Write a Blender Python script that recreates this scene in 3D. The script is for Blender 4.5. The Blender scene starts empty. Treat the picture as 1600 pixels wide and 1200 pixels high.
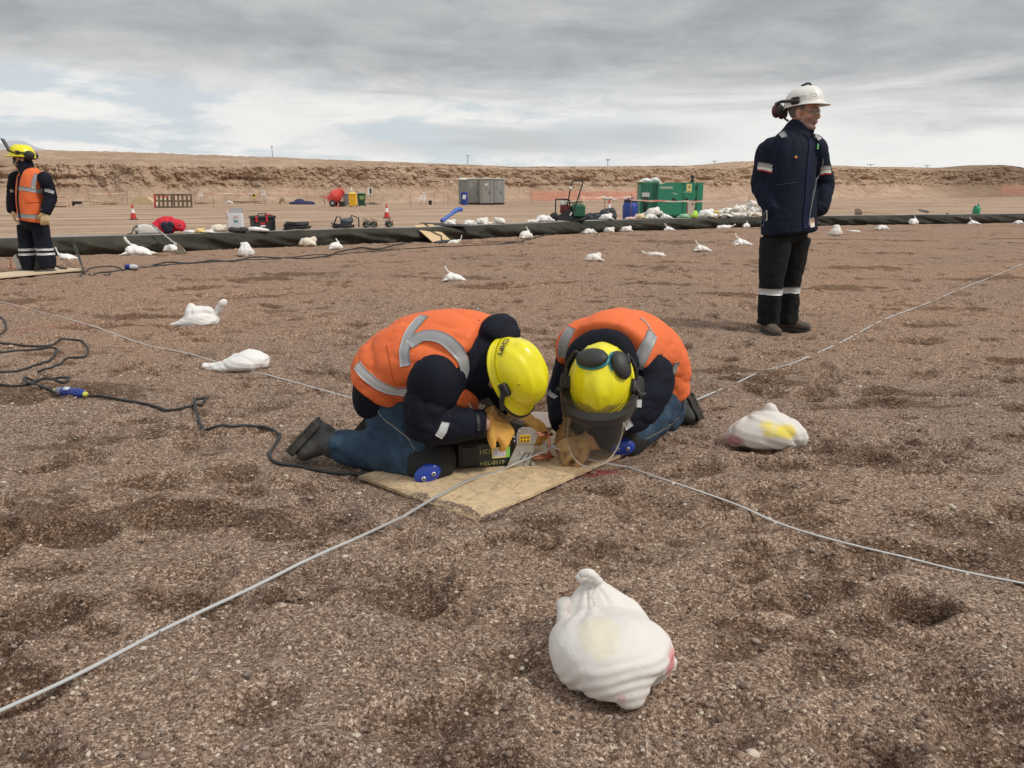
import bpy, math, random
import numpy as np
from mathutils import Vector, Matrix
from mathutils.bvhtree import BVHTree

SC = bpy.context.scene
COL = SC.collection
rnd = random.Random(7)
RN = np.random.RandomState(11)

# ------------------------------------------------------------------ camera
CAM_H = 1.05
PITCH = math.radians(14.04)
FPX = 1202.0
cam_data = bpy.data.cameras.new('camera')
cam_data.sensor_width = 36.0
cam_data.lens = FPX / 1600.0 * 36.0
cam_data.clip_start = 0.05
cam_data.clip_end = 6000.0
cam = bpy.data.objects.new('camera', cam_data)
COL.objects.link(cam)
cam.location = (0, 0, CAM_H)
cam.rotation_euler = (math.pi / 2 - PITCH, 0, 0)
SC.camera = cam

# ------------------------------------------------------------------ view, sky and sun
SC.view_settings.view_transform = 'Standard'
SC.view_settings.look = 'None'
SC.view_settings.gamma = 1.0
SC.view_settings.use_curve_mapping = False
SC.view_settings.exposure = 0.0
SC.cycles.max_bounces = 6
SC.cycles.transparent_max_bounces = 8

SUN_EL = math.radians(48)
SUN_AZ = math.radians(112)      # clockwise from +Y (away from the camera)


class NT:
    """small helper to write node trees"""
    def __init__(self, tree):
        self.t = tree
        self.n = tree.nodes
        self.l = tree.links

    def new(self, kind, **kw):
        nd = self.n.new(kind)
        for k, v in kw.items():
            setattr(nd, k, v)
        return nd

    def put(self, sock, v):
        if isinstance(v, bpy.types.NodeSocket):
            self.l.new(v, sock)
        elif v is not None:
            sock.default_value = v

    def math(self, op, a, b=None, c=None, clamp=False):
        nd = self.new('ShaderNodeMath', operation=op, use_clamp=clamp)
        self.put(nd.inputs[0], a)
        if b is not None:
            self.put(nd.inputs[1], b)
        if c is not None:
            self.put(nd.inputs[2], c)
        return nd.outputs[0]

    def vmath(self, op, a, b=None, s=None):
        nd = self.new('ShaderNodeVectorMath', operation=op)
        self.put(nd.inputs[0], a)
        if b is not None:
            self.put(nd.inputs[1], b)
        if s is not None:
            self.put(nd.inputs['Scale'], s)
        return nd.outputs[0]

    def noise(self, vec, scale, detail=4, rough=.55, dist=0.0, out='Fac'):
        nd = self.new('ShaderNodeTexNoise')
        self.put(nd.inputs['Vector'], vec)
        nd.inputs['Scale'].default_value = scale
        nd.inputs['Detail'].default_value = detail
        nd.inputs['Roughness'].default_value = rough
        nd.inputs['Distortion'].default_value = dist
        return nd.outputs[out]

    def voro(self, vec, scale, feature='F1', out='Distance', rnd_=1.0):
        nd = self.new('ShaderNodeTexVoronoi', feature=feature)
        self.put(nd.inputs['Vector'], vec)
        nd.inputs['Scale'].default_value = scale
        nd.inputs['Randomness'].default_value = rnd_
        return nd.outputs[out]

    def ramp(self, fac, stops, interp='LINEAR'):
        nd = self.new('ShaderNodeValToRGB')
        cr = nd.color_ramp
        cr.interpolation = interp
        while len(cr.elements) < len(stops):
            cr.elements.new(0.5)
        for e, (p, c) in zip(cr.elements, stops):
            e.position = p
            e.color = (c, c, c, 1) if isinstance(c, (int, float)) else (*c, 1)
        self.put(nd.inputs[0], fac)
        return nd.outputs[0]

    def mix(self, fac, a, b, blend='MIX'):
        nd = self.new('ShaderNodeMix', data_type='RGBA', blend_type=blend)
        self.put(nd.inputs[0], fac)
        self.put(nd.inputs[6], (*a, 1) if isinstance(a, tuple) and len(a) == 3 else a)
        self.put(nd.inputs[7], (*b, 1) if isinstance(b, tuple) and len(b) == 3 else b)
        return nd.outputs[2]

    def smooth(self, v, a, b):
        nd = self.new('ShaderNodeMapRange', interpolation_type='SMOOTHSTEP')
        self.put(nd.inputs[0], v)
        nd.inputs[1].default_value = a
        nd.inputs[2].default_value = b
        return nd.outputs[0]

    def sep(self, v):
        nd = self.new('ShaderNodeSeparateXYZ')
        self.put(nd.inputs[0], v)
        return nd.outputs

    def comb(self, x, y, z):
        nd = self.new('ShaderNodeCombineXYZ')
        self.put(nd.inputs[0], x)
        self.put(nd.inputs[1], y)
        self.put(nd.inputs[2], z)
        return nd.outputs[0]

    def bump(self, h, strength=.5, dist=.01, normal=None):
        nd = self.new('ShaderNodeBump')
        nd.inputs['Strength'].default_value = strength
        nd.inputs['Distance'].default_value = dist
        self.put(nd.inputs['Height'], h)
        if normal is not None:
            self.put(nd.inputs['Normal'], normal)
        return nd.outputs[0]


def build_world():
    w = bpy.data.worlds.new('World')
    SC.world = w
    w.use_nodes = True
    w.node_tree.nodes.clear()
    T = NT(w.node_tree)
    tc = T.new('ShaderNodeTexCoord').outputs['Generated']
    sky = T.new('ShaderNodeTexSky', sky_type='NISHITA')
    sky.sun_disc = False
    sky.sun_elevation = SUN_EL
    sky.sun_rotation = SUN_AZ
    sky.air_density = 1.0
    sky.dust_density = 1.5
    blue = T.vmath('SCALE', sky.outputs[0], s=0.085)
    x, y, z = T.sep(tc)
    el = T.math('ARCSINE', z)
    el = T.math('MULTIPLY', el, 57.2958)                 # elevation in degrees
    az = T.math('MULTIPLY', T.math('ARCTAN2', x, y), 57.2958)
    zz = T.math('ADD', T.math('MAXIMUM', z, 0.0), 0.055)
    px = T.math('DIVIDE', x, zz)
    py = T.math('DIVIDE', y, zz)
    plane = T.comb(T.math('MULTIPLY', px, 0.75), T.math('MULTIPLY', py, 0.9), 0.0)
    n1 = T.noise(plane, 0.62, 7, .56, .35)
    n2 = T.noise(T.vmath('ADD', plane, (31.7, 8.2, 2.0)), 0.28, 5, .5, .2)
    n3 = T.noise(T.comb(T.math('MULTIPLY', az, .035), T.math('MULTIPLY', el, .30), 4.2), 1.6, 7, .6, .6)
    n4 = T.noise(T.comb(T.math('MULTIPLY', az, .055), T.math('MULTIPLY', el, .16), 9.1), 2.6, 8, .62, .25)
    # deck of grey cloud: covers the upper sky, its ragged lower edge falls to the right
    edge = T.math('ADD', T.math('MULTIPLY', az, -0.035), 6.6)
    d = T.math('SUBTRACT', el, edge)
    d = T.math('ADD', d, T.math('MULTIPLY', T.math('SUBTRACT', n3, .5), 7.5))
    deck = T.smooth(d, -1.8, 2.4)
    # thin white cloud below the deck, with blue showing through it
    thin = T.smooth(T.math('ADD', n3, T.math('MULTIPLY', T.math('SUBTRACT', n4, .5), .9)), .34, .56)
    hz = T.smooth(el, 3.2, 0.2)
    thin = T.math('MAXIMUM', thin, T.math('MULTIPLY', hz, .85))
    rightness = T.smooth(az, -4.0, 14.0)
    thin = T.math('MAXIMUM', thin, T.math('MULTIPLY', rightness, .95))
    band = T.smooth(T.math('ABSOLUTE', T.math('ADD', T.math('SUBTRACT', el, 3.6), T.math('MULTIPLY', T.math('SUBTRACT', n3, .5), 2.5))), 1.5, .2)
    band = T.math('MULTIPLY', band, T.math('MULTIPLY', T.smooth(az, -18.0, -3.0), T.smooth(az, 17.0, 9.0)))
    white = T.mix(n4, (.72, .74, .75), (.99, .965, .92))
    white = T.mix(T.math('MULTIPLY', band, .75), white, (.50, .52, .545))
    blu = T.mix(.88, blue, (.655, .715, .755))
    low = T.mix(thin, blu, white)
    dk = T.math('ADD', T.math('MULTIPLY', n1, .55), T.math('MULTIPLY', n4, .45))
    grey = T.mix(T.smooth(dk, .30, .72), (.335, .35, .37), (.60, .61, .615))
    grey = T.mix(T.math('MULTIPLY', T.smooth(n2, .55, .72), .35), grey, (.66, .675, .675))
    col = T.mix(deck, low, grey)
    # high over the frame the deck goes on, a little brighter as overcast is
    up = T.smooth(el, 14.0, 60.0)
    col = T.mix(T.math('MULTIPLY', up, .8), col, (.86, .865, .87))
    below = T.smooth(el, -0.5, -4.0)
    col = T.mix(below, col, (.30, .27, .24))
    bg = T.new('ShaderNodeBackground')
    T.put(bg.inputs[0], col)
    bg.inputs[1].default_value = 1.0
    out = T.new('ShaderNodeOutputWorld')
    T.l.new(bg.outputs[0], out.inputs[0])


build_world()
sun_data = bpy.data.lights.new('sun', 'SUN')
sun_data.energy = 2.1
sun_data.angle = math.radians(11)
sun_data.color = (1.0, .955, .89)
sun = bpy.data.objects.new('sun', sun_data)
COL.objects.link(sun)
sdir = Vector((math.sin(SUN_AZ) * math.cos(SUN_EL), math.cos(SUN_AZ) * math.cos(SUN_EL), math.sin(SUN_EL)))
sun.rotation_euler = sdir.to_track_quat('Z', 'Y').to_euler()
sun.location = sdir * 50

# ------------------------------------------------------------------ photograph pixel -> place
_f = np.array([0, math.cos(PITCH), -math.sin(PITCH)])
_u = np.array([0, math.sin(PITCH), math.cos(PITCH)])


def ray(px, py):
    return np.array([(px - 800) / FPX, 0, 0]) + _f - _u * (py - 600) / FPX


def G(px, py, z=0.0):
    r = ray(px, py)
    return np.array([0, 0, CAM_H]) + r * ((z - CAM_H) / r[2])


def P(px, py, Y):
    r = ray(px, py)
    return np.array([0, 0, CAM_H]) + r * (Y / r[1])


# ------------------------------------------------------------------ noise in numpy
_perm = RN.permutation(512)
_perm = np.concatenate([_perm, _perm, _perm])
_grad = RN.normal(size=(512, 3))
_grad /= np.linalg.norm(_grad, axis=1)[:, None]


def pn(x, y, z=0.0):
    x, y, z = np.broadcast_arrays(np.asarray(x, float), np.asarray(y, float), np.asarray(z, float))
    xi = np.floor(x).astype(int); yi = np.floor(y).astype(int); zi = np.floor(z).astype(int)
    xf = x - xi; yf = y - yi; zf = z - zi
    xi &= 511; yi &= 511; zi &= 511
    fu = xf * xf * (3 - 2 * xf); fv = yf * yf * (3 - 2 * yf); fw = zf * zf * (3 - 2 * zf)
    r = 0
    for dx in (0, 1):
        wx = fu if dx else 1 - fu
        a = _perm[(xi + dx) & 511]
        for dy in (0, 1):
            wy = fv if dy else 1 - fv
            b = _perm[a + ((yi + dy) & 511)]
            for dz in (0, 1):
                wz = fw if dz else 1 - fw
                g = _grad[_perm[b + ((zi + dz) & 511)]]
                r = r + wx * wy * wz * (g[..., 0] * (xf - dx) + g[..., 1] * (yf - dy) + g[..., 2] * (zf - dz))
    return r


def fbm(x, y, z=0.0, octv=4, gain=.5):
    r = 0; a = 1; f = 1
    for _ in range(octv):
        r = r + a * pn(x * f, y * f, z * f + 17.3 * _)
        a *= gain; f *= 2.03
    return r


def ridge(x, y, z=0.0, octv=3):
    r = 0; a = 1; f = 1
    for _ in range(octv):
        r = r + a * (1 - 2.6 * np.abs(pn(x * f, y * f, z * f + 9.1 * _)))
        a *= .5; f *= 2.07
    return r


def sstep(v, a, b):
    t = np.clip((v - a) / (b - a), 0, 1)
    return t * t * (3 - 2 * t)


# ------------------------------------------------------------------ objects
def mk(name, verts, faces, material=None, parent=None, smooth=True, origin=None, mats=None, fmat=None):
    me = bpy.data.meshes.new(name)
    verts = np.asarray(verts, float)
    if origin is not None:
        verts = verts - np.asarray(origin, float)
    me.from_pydata(verts.tolist() if len(verts) < 5e5 else verts, [], faces if isinstance(faces, list) else faces.tolist())
    return finish(name, me, material, parent, smooth, mats, fmat, origin)


def finish(name, me, material, parent=None, smooth=True, mats=None, fmat=None, origin=None):
    if mats:
        for m in mats:
            me.materials.append(m)
        if fmat is not None:
            me.polygons.foreach_set('material_index', np.asarray(fmat, np.int32))
    elif material:
        me.materials.append(material)
    if smooth:
        me.polygons.foreach_set('use_smooth', np.ones(len(me.polygons), bool))
    me.update()
    o = bpy.data.objects.new(name, me)
    COL.objects.link(o)
    if parent is not None:
        o.parent = parent
    elif origin is not None:
        o.location = origin
    return o


def thing(name, label, cat, loc=(0, 0, 0), rz=0.0, group=None):
    o = bpy.data.objects.new(name, None)
    o.empty_display_size = .1
    COL.objects.link(o)
    o.location = tuple(float(v) for v in loc)
    o.rotation_euler = (0, 0, rz)
    return tag(o, label, cat, group)


def tag(o, label=None, cat=None, group=None, kind=None):
    if label: o['label'] = label
    if cat: o['category'] = cat
    if group: o['group'] = group
    if kind: o['kind'] = kind
    return o


def copy_tree(o, parent=None):
    c = o.copy()
    COL.objects.link(c)
    if parent is not None:
        c.parent = parent
    for ch in list(o.children):
        copy_tree(ch, c)
    return c


class MB:
    """collects simple solids; build() links them as one mesh"""
    def __init__(self):
        self.v = []; self.f = []; self.n = 0; self.m = []; self.cur = 0

    def add(self, v, f):
        v = np.asarray(v, float).reshape(-1, 3)
        self.v.append(v)
        self.f += [tuple(i + self.n for i in q) for q in f]
        self.m += [self.cur] * len(f)
        self.n += len(v)
        return self

    def box(self, c, s, R=None, bev=0.0, taper=1.0):
        sx, sy, sz = s[0] / 2, s[1] / 2, s[2] / 2
        if bev <= 0:
            v = np.array([[x * sx * (taper if z > 0 else 1), y * sy * (taper if z > 0 else 1), z * sz] for z in (-1, 1) for x, y in ((-1, -1), (1, -1), (1, 1), (-1, 1))])
            f = [(3, 2, 1, 0), (4, 5, 6, 7), (0, 1, 5, 4), (1, 2, 6, 5), (2, 3, 7, 6), (3, 0, 4, 7)]
        else:
            b = min(bev, sx * .9, sy * .9, sz * .9)
            rings = []
            for z, k in ((-sz, 0), (-sz + b, 1), (sz - b, 1), (sz, 0)):
                tp = 1 + (taper - 1) * (z + sz) / (2 * sz)
                ex = (sx - (0 if k else b)) * tp; ey = (sy - (0 if k else b)) * tp
                cb = b * .6
                rings.append([[ex - cb, ey, z], [ex, ey - cb, z], [ex, -ey + cb, z], [ex - cb, -ey, z], [-ex + cb, -ey, z], [-ex, -ey + cb, z], [-ex, ey - cb, z], [-ex + cb, ey, z]])
            v = np.array(rings).reshape(-1, 3)
            f = [tuple(range(8))[::1], tuple(24 + i for i in range(8))[::-1]]
            for r in range(3):
                for i in range(8):
                    j = (i + 1) % 8
                    f.append((r * 8 + i, r * 8 + 8 + i, r * 8 + 8 + j, r * 8 + j))
        if R is not None:
            v = v @ np.asarray(R).T
        return self.add(v + np.asarray(c, float), f)

    def tube(self, pts, r, n=8, closed=False, flat=1.0, up=None):
        v, f = tube_geo(pts, r, n, flat, up)
        return self.add(v, f)

    def lathe(self, prof, c=(0, 0, 0), n=20, R=None):
        """prof: (radius, z) from bottom to top"""
        prof = np.asarray(prof, float)
        a = np.linspace(0, 2 * np.pi, n, endpoint=False)
        v = np.concatenate([np.stack([r * np.cos(a), r * np.sin(a), np.full(n, z)], 1) for r, z in prof])
        f = []
        for k in range(len(prof) - 1):
            for i in range(n):
                j = (i + 1) % n
                f.append((k * n + i, k * n + j, (k + 1) * n + j, (k + 1) * n + i))
        f.append(tuple(range(n))[::-1]); f.append(tuple((len(prof) - 1) * n + i for i in range(n)))
        if R is not None:
            v = v @ np.asarray(R).T
        return self.add(v + np.asarray(c, float), f)

    def prism(self, poly, a, b, R=None, c=(0, 0, 0)):
        """poly in (x, z), extruded in y from a to b"""
        n = len(poly)
        v = [[x, a, z] for x, z in poly] + [[x, b, z] for x, z in poly]
        f = [tuple(range(n)), tuple(range(2 * n - 1, n - 1, -1))]
        for i in range(n):
            j = (i + 1) % n
            f.append((i, i + n, j + n, j))
        v = np.array(v)
        if R is not None:
            v = v @ np.asarray(R).T
        return self.add(v + np.asarray(c, float), f)

    def build(self, name, material, parent=None, smooth=False, mats=None, origin=None):
        v = np.concatenate(self.v)
        if origin is not None:
            v = v - np.asarray(origin, float)
        me = bpy.data.meshes.new(name)
        me.from_pydata(v.tolist(), [], self.f)
        me.validate()
        o = finish(name, me, material, parent, smooth, mats, self.m if mats else None, origin)
        if smooth == 'auto':
            me.polygons.foreach_set('use_smooth', np.ones(len(me.polygons), bool))
            shade_auto(me)
        return o


def shade_auto(me, ang=40):
    """mark sharp edges by angle"""
    import bmesh
    bm = bmesh.new(); bm.from_mesh(me)
    for e in bm.edges:
        if len(e.link_faces) == 2 and e.calc_face_angle(0) > math.radians(ang):
            e.smooth = False
    bm.to_mesh(me); bm.free()


def rotz(a):
    c, s = math.cos(a), math.sin(a)
    return np.array([[c, -s, 0], [s, c, 0], [0, 0, 1]])


def rotx(a):
    c, s = math.cos(a), math.sin(a)
    return np.array([[1, 0, 0], [0, c, -s], [0, s, c]])


def roty(a):
    c, s = math.cos(a), math.sin(a)
    return np.array([[c, 0, s], [0, 1, 0], [-s, 0, c]])


def unit(v):
    v = np.asarray(v, float)
    return v / (np.linalg.norm(v) + 1e-12)


def catmull(pts, k=6):
    pts = np.asarray(pts, float)
    if len(pts) < 3:
        return pts
    p = np.vstack([2 * pts[0] - pts[1], pts, 2 * pts[-1] - pts[-2]])
    out = []
    for i in range(1, len(p) - 2):
        for t in np.linspace(0, 1, k, endpoint=False):
            a, b, c, d = p[i - 1], p[i], p[i + 1], p[i + 2]
            out.append(.5 * (2 * b + (c - a) * t + (2 * a - 5 * b + 4 * c - d) * t * t + (3 * b - a - 3 * c + d) * t ** 3))
    out.append(pts[-1])
    return np.array(out)


def tube_geo(pts, r, n=8, flat=1.0, up=None):
    pts = np.asarray(pts, float)
    m = len(pts)
    r = np.broadcast_to(np.asarray(r, float), (m,))
    t = np.gradient(pts, axis=0)
    t /= np.linalg.norm(t, axis=1)[:, None] + 1e-12
    ref = np.array([0, 0, 1.]) if up is None else np.asarray(up, float)
    v = []
    prev = None
    for i in range(m):
        if prev is None:
            s = np.cross(t[i], ref)
            if np.linalg.norm(s) < .05:
                s = np.cross(t[i], [1, 0, 0.])
        else:
            s = prev - t[i] * (prev @ t[i])
        if up is not None:
            s2 = np.cross(t[i], ref)
            if np.linalg.norm(s2) > .05: s = s2
        s = unit(s); prev = s
        w = np.cross(s, t[i])
        a = np.linspace(0, 2 * np.pi, n, endpoint=False)
        v.append(pts[i] + r[i] * (np.cos(a)[:, None] * s + flat * np.sin(a)[:, None] * w))
    v = np.concatenate(v)
    f = []
    for k in range(m - 1):
        for i in range(n):
            j = (i + 1) % n
            f.append((k * n + i, (k + 1) * n + i, (k + 1) * n + j, k * n + j))
    f.append(tuple(range(n))); f.append(tuple((m - 1) * n + i for i in range(n))[::-1])
    return v, f


# ------------------------------------------------------------------ materials
def mat(name, col, rough=.7, metal=0.0, var=.12, scale=6.0, bump=.15, bscale=80.0, bdist=.002, col2=None, c2scale=3.0,
        c2lo=.5, c2hi=.62, spec=.5, coat=0.0, extra=None, sheen=0.0, trans=0.0):
    m = bpy.data.materials.new(name)
    m.use_nodes = True
    m.node_tree.nodes.clear()
    T = NT(m.node_tree)
    co = T.new('ShaderNodeTexCoord').outputs['Object']
    n = T.noise(co, scale, 5, .6)
    dark = tuple(c * (1 - var) for c in col)
    lite = tuple(min(1, c * (1 + var)) for c in col)
    c = T.mix(n, dark, lite)
    if col2 is not None:
        k = T.smooth(T.noise(co, c2scale, 6, .65, .3), c2lo, c2hi)
        c = T.mix(k, c, col2)
    b = T.new('ShaderNodeBsdfPrincipled')
    if extra:
        c = extra(T, co, c) or c
    T.put(b.inputs['Base Color'], c)
    b.inputs['Metallic'].default_value = metal
    T.put(b.inputs['Roughness'], T.math('ADD', T.math('MULTIPLY', n, .2), rough - .1, clamp=True))
    b.inputs['Specular IOR Level'].default_value = spec
    b.inputs['Coat Weight'].default_value = coat
    b.inputs['Sheen Weight'].default_value = sheen
    b.inputs['Transmission Weight'].default_value = trans
    if bump:
        T.put(b.inputs['Normal'], T.bump(T.noise(co, bscale, 4, .6), bump, bdist))
    out = T.new('ShaderNodeOutputMaterial')
    T.l.new(b.outputs[0], out.inputs[0])
    m['b'] = 1
    return m
# ================================================================== the gravel bed
def graded(lo, hi, dense_lo, dense_hi, d0, grow):
    """coordinates, step d0 inside the dense interval, growing outside"""
    mid = list(np.arange(dense_lo, dense_hi, d0))
    a = mid[-1]; d = d0
    while a < hi:
        d *= grow; a += d; mid.append(a)
    a = mid[0]; d = d0; left = []
    while a > lo:
        d *= grow; a -= d; left.append(a)
    return np.array(left[::-1] + mid)


GX = graded(-24, 27, -2.3, 3.0, .0125, 1.0105)
GY = graded(0.1, 31, .9, 4.2, .0125, 1.0078)
XX, YY = np.meshgrid(GX, GY)
print('gravel grid', XX.shape)


def seg_mask(x, y, c, ux, hx, hy):
    d = np.stack([x - c[0], y - c[1]], -1)
    uy = np.array([-ux[1], ux[0]])
    a = np.abs(d @ ux) - hx; b = np.abs(d @ uy) - hy
    return 1 - sstep(np.maximum(a, b), -.01, .12)


BOARD_C = (G(740, 820)[:2] + np.array([.663, .749]) * .5 + np.array([-.749, .663]) * .30)
BOARD_U = np.array([.663, .749])
BOARD_U /= np.linalg.norm(BOARD_U)

ZZ = .026 * fbm(XX * .55, YY * .55, 3.0, 3)
ZZ += .019 * fbm(XX * 1.9, YY * 2.4, 8.0, 3) + .010 * ridge(XX * 2.6 + 4, YY * 3.8, 2.0, 3)
ZZ += .010 * fbm(XX * 7, YY * 8, 1.0, 4, .6)
ZZ += .017 * ridge(XX * 4 + 1, YY * 7, 6.0, 3) * sstep(YY, 2.5, 7.0)
DIST = np.zeros_like(ZZ)


def dimple(cx, cy, L, W, ang, depth, rim=.35, soil_shade=1.0, seed=0):
    R = L * 2.0
    i0, i1 = np.searchsorted(GX, [cx - R, cx + R]); j0, j1 = np.searchsorted(GY, [cy - R, cy + R])
    if i1 - i0 < 2 or j1 - j0 < 2:
        return
    x = XX[j0:j1, i0:i1] - cx; y = YY[j0:j1, i0:i1] - cy
    c, s = math.cos(ang), math.sin(ang)
    wob = .22 * pn(x * 11 + seed, y * 11, seed * .7)
    u = (x * c + y * s) / L; v = (-x * s + y * c) / W
    r = np.sqrt(u * u + v * v) * (1 + wob)
    z = -depth * (1 - sstep(r, .45, 1.0)) * (1 + .25 * pn(x * 40, y * 40, seed)) + depth * rim * np.exp(-((r - 1.12) / .20) ** 2)
    ZZ[j0:j1, i0:i1] += z
    DIST[j0:j1, i0:i1] = np.maximum(DIST[j0:j1, i0:i1], soil_shade * (1 - sstep(r, .5, 1.35)))


# footprints in walked lines and single scuffs
cnt = 0
for k in range(110):
    x, y = rnd.uniform(-12, 15), rnd.uniform(.9, 24) ** 1.0
    a = rnd.uniform(0, math.tau)
    for s in range(rnd.randint(4, 12)):
        side = (-1) ** s * .10
        fx = x + math.cos(a) * .62 * s - math.sin(a) * side + rnd.uniform(-.05, .05)
        fy = y + math.sin(a) * .62 * s + math.cos(a) * side + rnd.uniform(-.05, .05)
        dimple(fx, fy, .15, .065, a + rnd.uniform(-.25, .25), rnd.uniform(.012, .034), rnd.uniform(.2, .5), rnd.uniform(.2, 1.0), k + s)
        cnt += 1
for k in range(5600):
    y = rnd.uniform(.8, 26); x = rnd.uniform(-.8, .95) * (y + 1.5)
    L = rnd.uniform(.05, .17) if y < 5 or k % 3 else rnd.uniform(.04, .09)
    dimple(x, y, L, L * rnd.uniform(.35, .8), rnd.uniform(-.6, .6), rnd.uniform(.012, .036), rnd.uniform(.1, .4), rnd.uniform(.2, 1.0), k)
# the clear prints right of and below the board
for px, py, L, W, an, dp in ((1178, 888, .12, .055, .3, .045), (840, 822, .13, .06, -.2, .04), (940, 775, .10, .05, .3, .03), (1125, 790, .1, .05, .9, .025),
                             (1030, 842, .08, .045, .2, .028), (1420, 955, .10, .06, .1, .03), (1330, 985, .11, .05, .1, .028), (70, 905, .12, .06, .1, .02), (650, 920, .12, .06, .4, .02),
                             (130, 840, .14, .06, .2, .018), (1175, 860, .07, .05, .2, .02), (1260, 820, .08, .05, .1, .015), (1500, 1105, .12, .07, -.2, .028), (800, 1050, .10, .05, .7, .02), (460, 845, .13, .05, .1, .018)):
    g = G(px, py)
    dimple(g[0], g[1], L, W, an, dp * .45, .3, 1.0, px)
flat = seg_mask(XX, YY, BOARD_C, BOARD_U, .52, .32)
for (cx, cy) in ((.9, 3.35), (-.75, 2.9), (-.6, 3.2), (2.04, 5.8), (.4, 3.3), (-6.1, 10.0)):
    flat = np.maximum(flat, np.exp(-((XX - cx) ** 2 + (YY - cy) ** 2) / .06))
ZZ = ZZ * (1 - .92 * flat) + flat * -.004
# gravel kicked over the near left edge of the board
gb = G(690, 805)
ZZ += .026 * np.exp(-(((XX - gb[0]) * .66 + (YY - gb[1]) * .75) / .06) ** 2 - (((XX - gb[0]) * -.75 + (YY - gb[1]) * .66) / .17) ** 2) * (1 + .5 * pn(XX * 25, YY * 25, 3))
BK_ = np.array([(-24, 3.5), (-15, 8.2), (-11, 11.0), (-8.36, 12.7), (-6.65, 13.5), (-3.55, 15.75), (-2.75, 16.1), (-1.78, 16.75), (-1.12, 17.35), (.35, 18.8), (3.1, 21.2), (7.0, 23.3), (10.6, 24.9), (17.3, 27.0), (30, 31.5)])
SOIL_SHADE = np.clip(DIST * .85 + .85 * sstep(fbm(XX * .9, YY * 2.0, 5.5, 5, .62), .14, .48), 0, 1)  # brown soil patches, plus hollows coloured darker to stand in for their shade


_by = np.interp(GX, BK_[:, 0], BK_[:, 1])[None, :]
ZZ = np.where(YY > _by + .45, -.30, np.where(YY > _by - .35, ZZ * .4 - .0, ZZ))


def _sample(A, x, y):
    i = np.clip(np.searchsorted(GX, x) - 1, 0, len(GX) - 2); j = np.clip(np.searchsorted(GY, y) - 1, 0, len(GY) - 2)
    tx = np.clip((x - GX[i]) / (GX[i + 1] - GX[i]), 0, 1); ty = np.clip((y - GY[j]) / (GY[j + 1] - GY[j]), 0, 1)
    return (A[j, i] * (1 - tx) + A[j, i + 1] * tx) * (1 - ty) + (A[j + 1, i] * (1 - tx) + A[j + 1, i + 1] * tx) * ty


def hz(x, y):
    return float(_sample(ZZ, np.asarray(x, float), np.asarray(y, float)))


STRIP_PIX = {
    'a': [(-420, 1290), (-220, 1202), (-60, 1131), (0, 1103), (120, 1049), (250, 987), (390, 926), (480, 882), (560, 846), (630, 812), (690, 783), (735, 758)],
    'b': [(1085, 628), (1150, 601), (1190, 583), (1240, 570), (1310, 541), (1360, 516), (1420, 490), (1480, 465), (1540, 440), (1600, 415), (1680, 386), (1760, 362)],
    'c': [(-500, 395), (-260, 434), (-60, 466), (0, 475), (60, 489), (150, 516), (230, 541), (300, 556), (360, 577), (420, 592), (490, 610), (565, 630)],
    'd': [(980, 736), (1040, 756), (1100, 775), (1160, 796), (1210, 818), (1270, 838), (1340, 857), (1420, 877), (1500, 898), (1600, 919), (1690, 936), (1850, 964), (2050, 998)]}
STRIP_Q = {}
for key, pix in STRIP_PIX.items():
    q = catmull(np.array([G(*p) for p in pix]), 12)
    h = _sample(ZZ, q[:, 0], q[:, 1])
    d_ = np.r_[0, np.cumsum(np.linalg.norm(np.diff(q[:, :2], axis=0), axis=1))]
    sg = .30 + .03 * q[:, 1]
    q[:, 2] = [(np.exp(-((d_ - d_[i]) / sg[i]) ** 2) * h).sum() / np.exp(-((d_ - d_[i]) / sg[i]) ** 2).sum() + .003 for i in range(len(h))]
    STRIP_Q[key] = q
    # the strip lies in a shallow groove it has pressed; where it is half buried the groove is left out
    marg = {'a': .001, 'd': .001, 'b': -.004, 'c': -.002}[key]
    fine = np.arange(0, d_[-1], .012)
    for x, y, z in zip(np.interp(fine, d_, q[:, 0]), np.interp(fine, d_, q[:, 1]), np.interp(fine, d_, q[:, 2])):
        R_ = .07 if y < 5 else .14
        i0, i1 = np.searchsorted(GX, [x - R_, x + R_]); j0, j1 = np.searchsorted(GY, [y - R_, y + R_])
        if i1 <= i0 or j1 <= j0: continue
        r2 = (XX[j0:j1, i0:i1] - x) ** 2 + (YY[j0:j1, i0:i1] - y) ** 2
        lim = z - marg + np.maximum(0, np.sqrt(r2) - .018) * .55
        ZZ[j0:j1, i0:i1] = np.minimum(ZZ[j0:j1, i0:i1], np.where(r2 < R_ * R_, lim, 9))


def grid_faces(nj, ni):
    idx = np.arange(nj * ni).reshape(nj, ni)
    return np.stack([idx[:-1, :-1], idx[:-1, 1:], idx[1:, 1:], idx[1:, :-1]], -1).reshape(-1, 4)


def fast_mesh(name, V, F):
    me = bpy.data.meshes.new(name)
    me.vertices.add(len(V)); me.vertices.foreach_set('co', V.astype(np.float32).ravel())
    k = F.shape[1]
    me.loops.add(F.size); me.loops.foreach_set('vertex_index', F.astype(np.int32).ravel())
    me.polygons.add(len(F)); me.polygons.foreach_set('loop_start', np.arange(0, F.size, k, dtype=np.int32))
    me.update(calc_edges=True)
    return me


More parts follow.
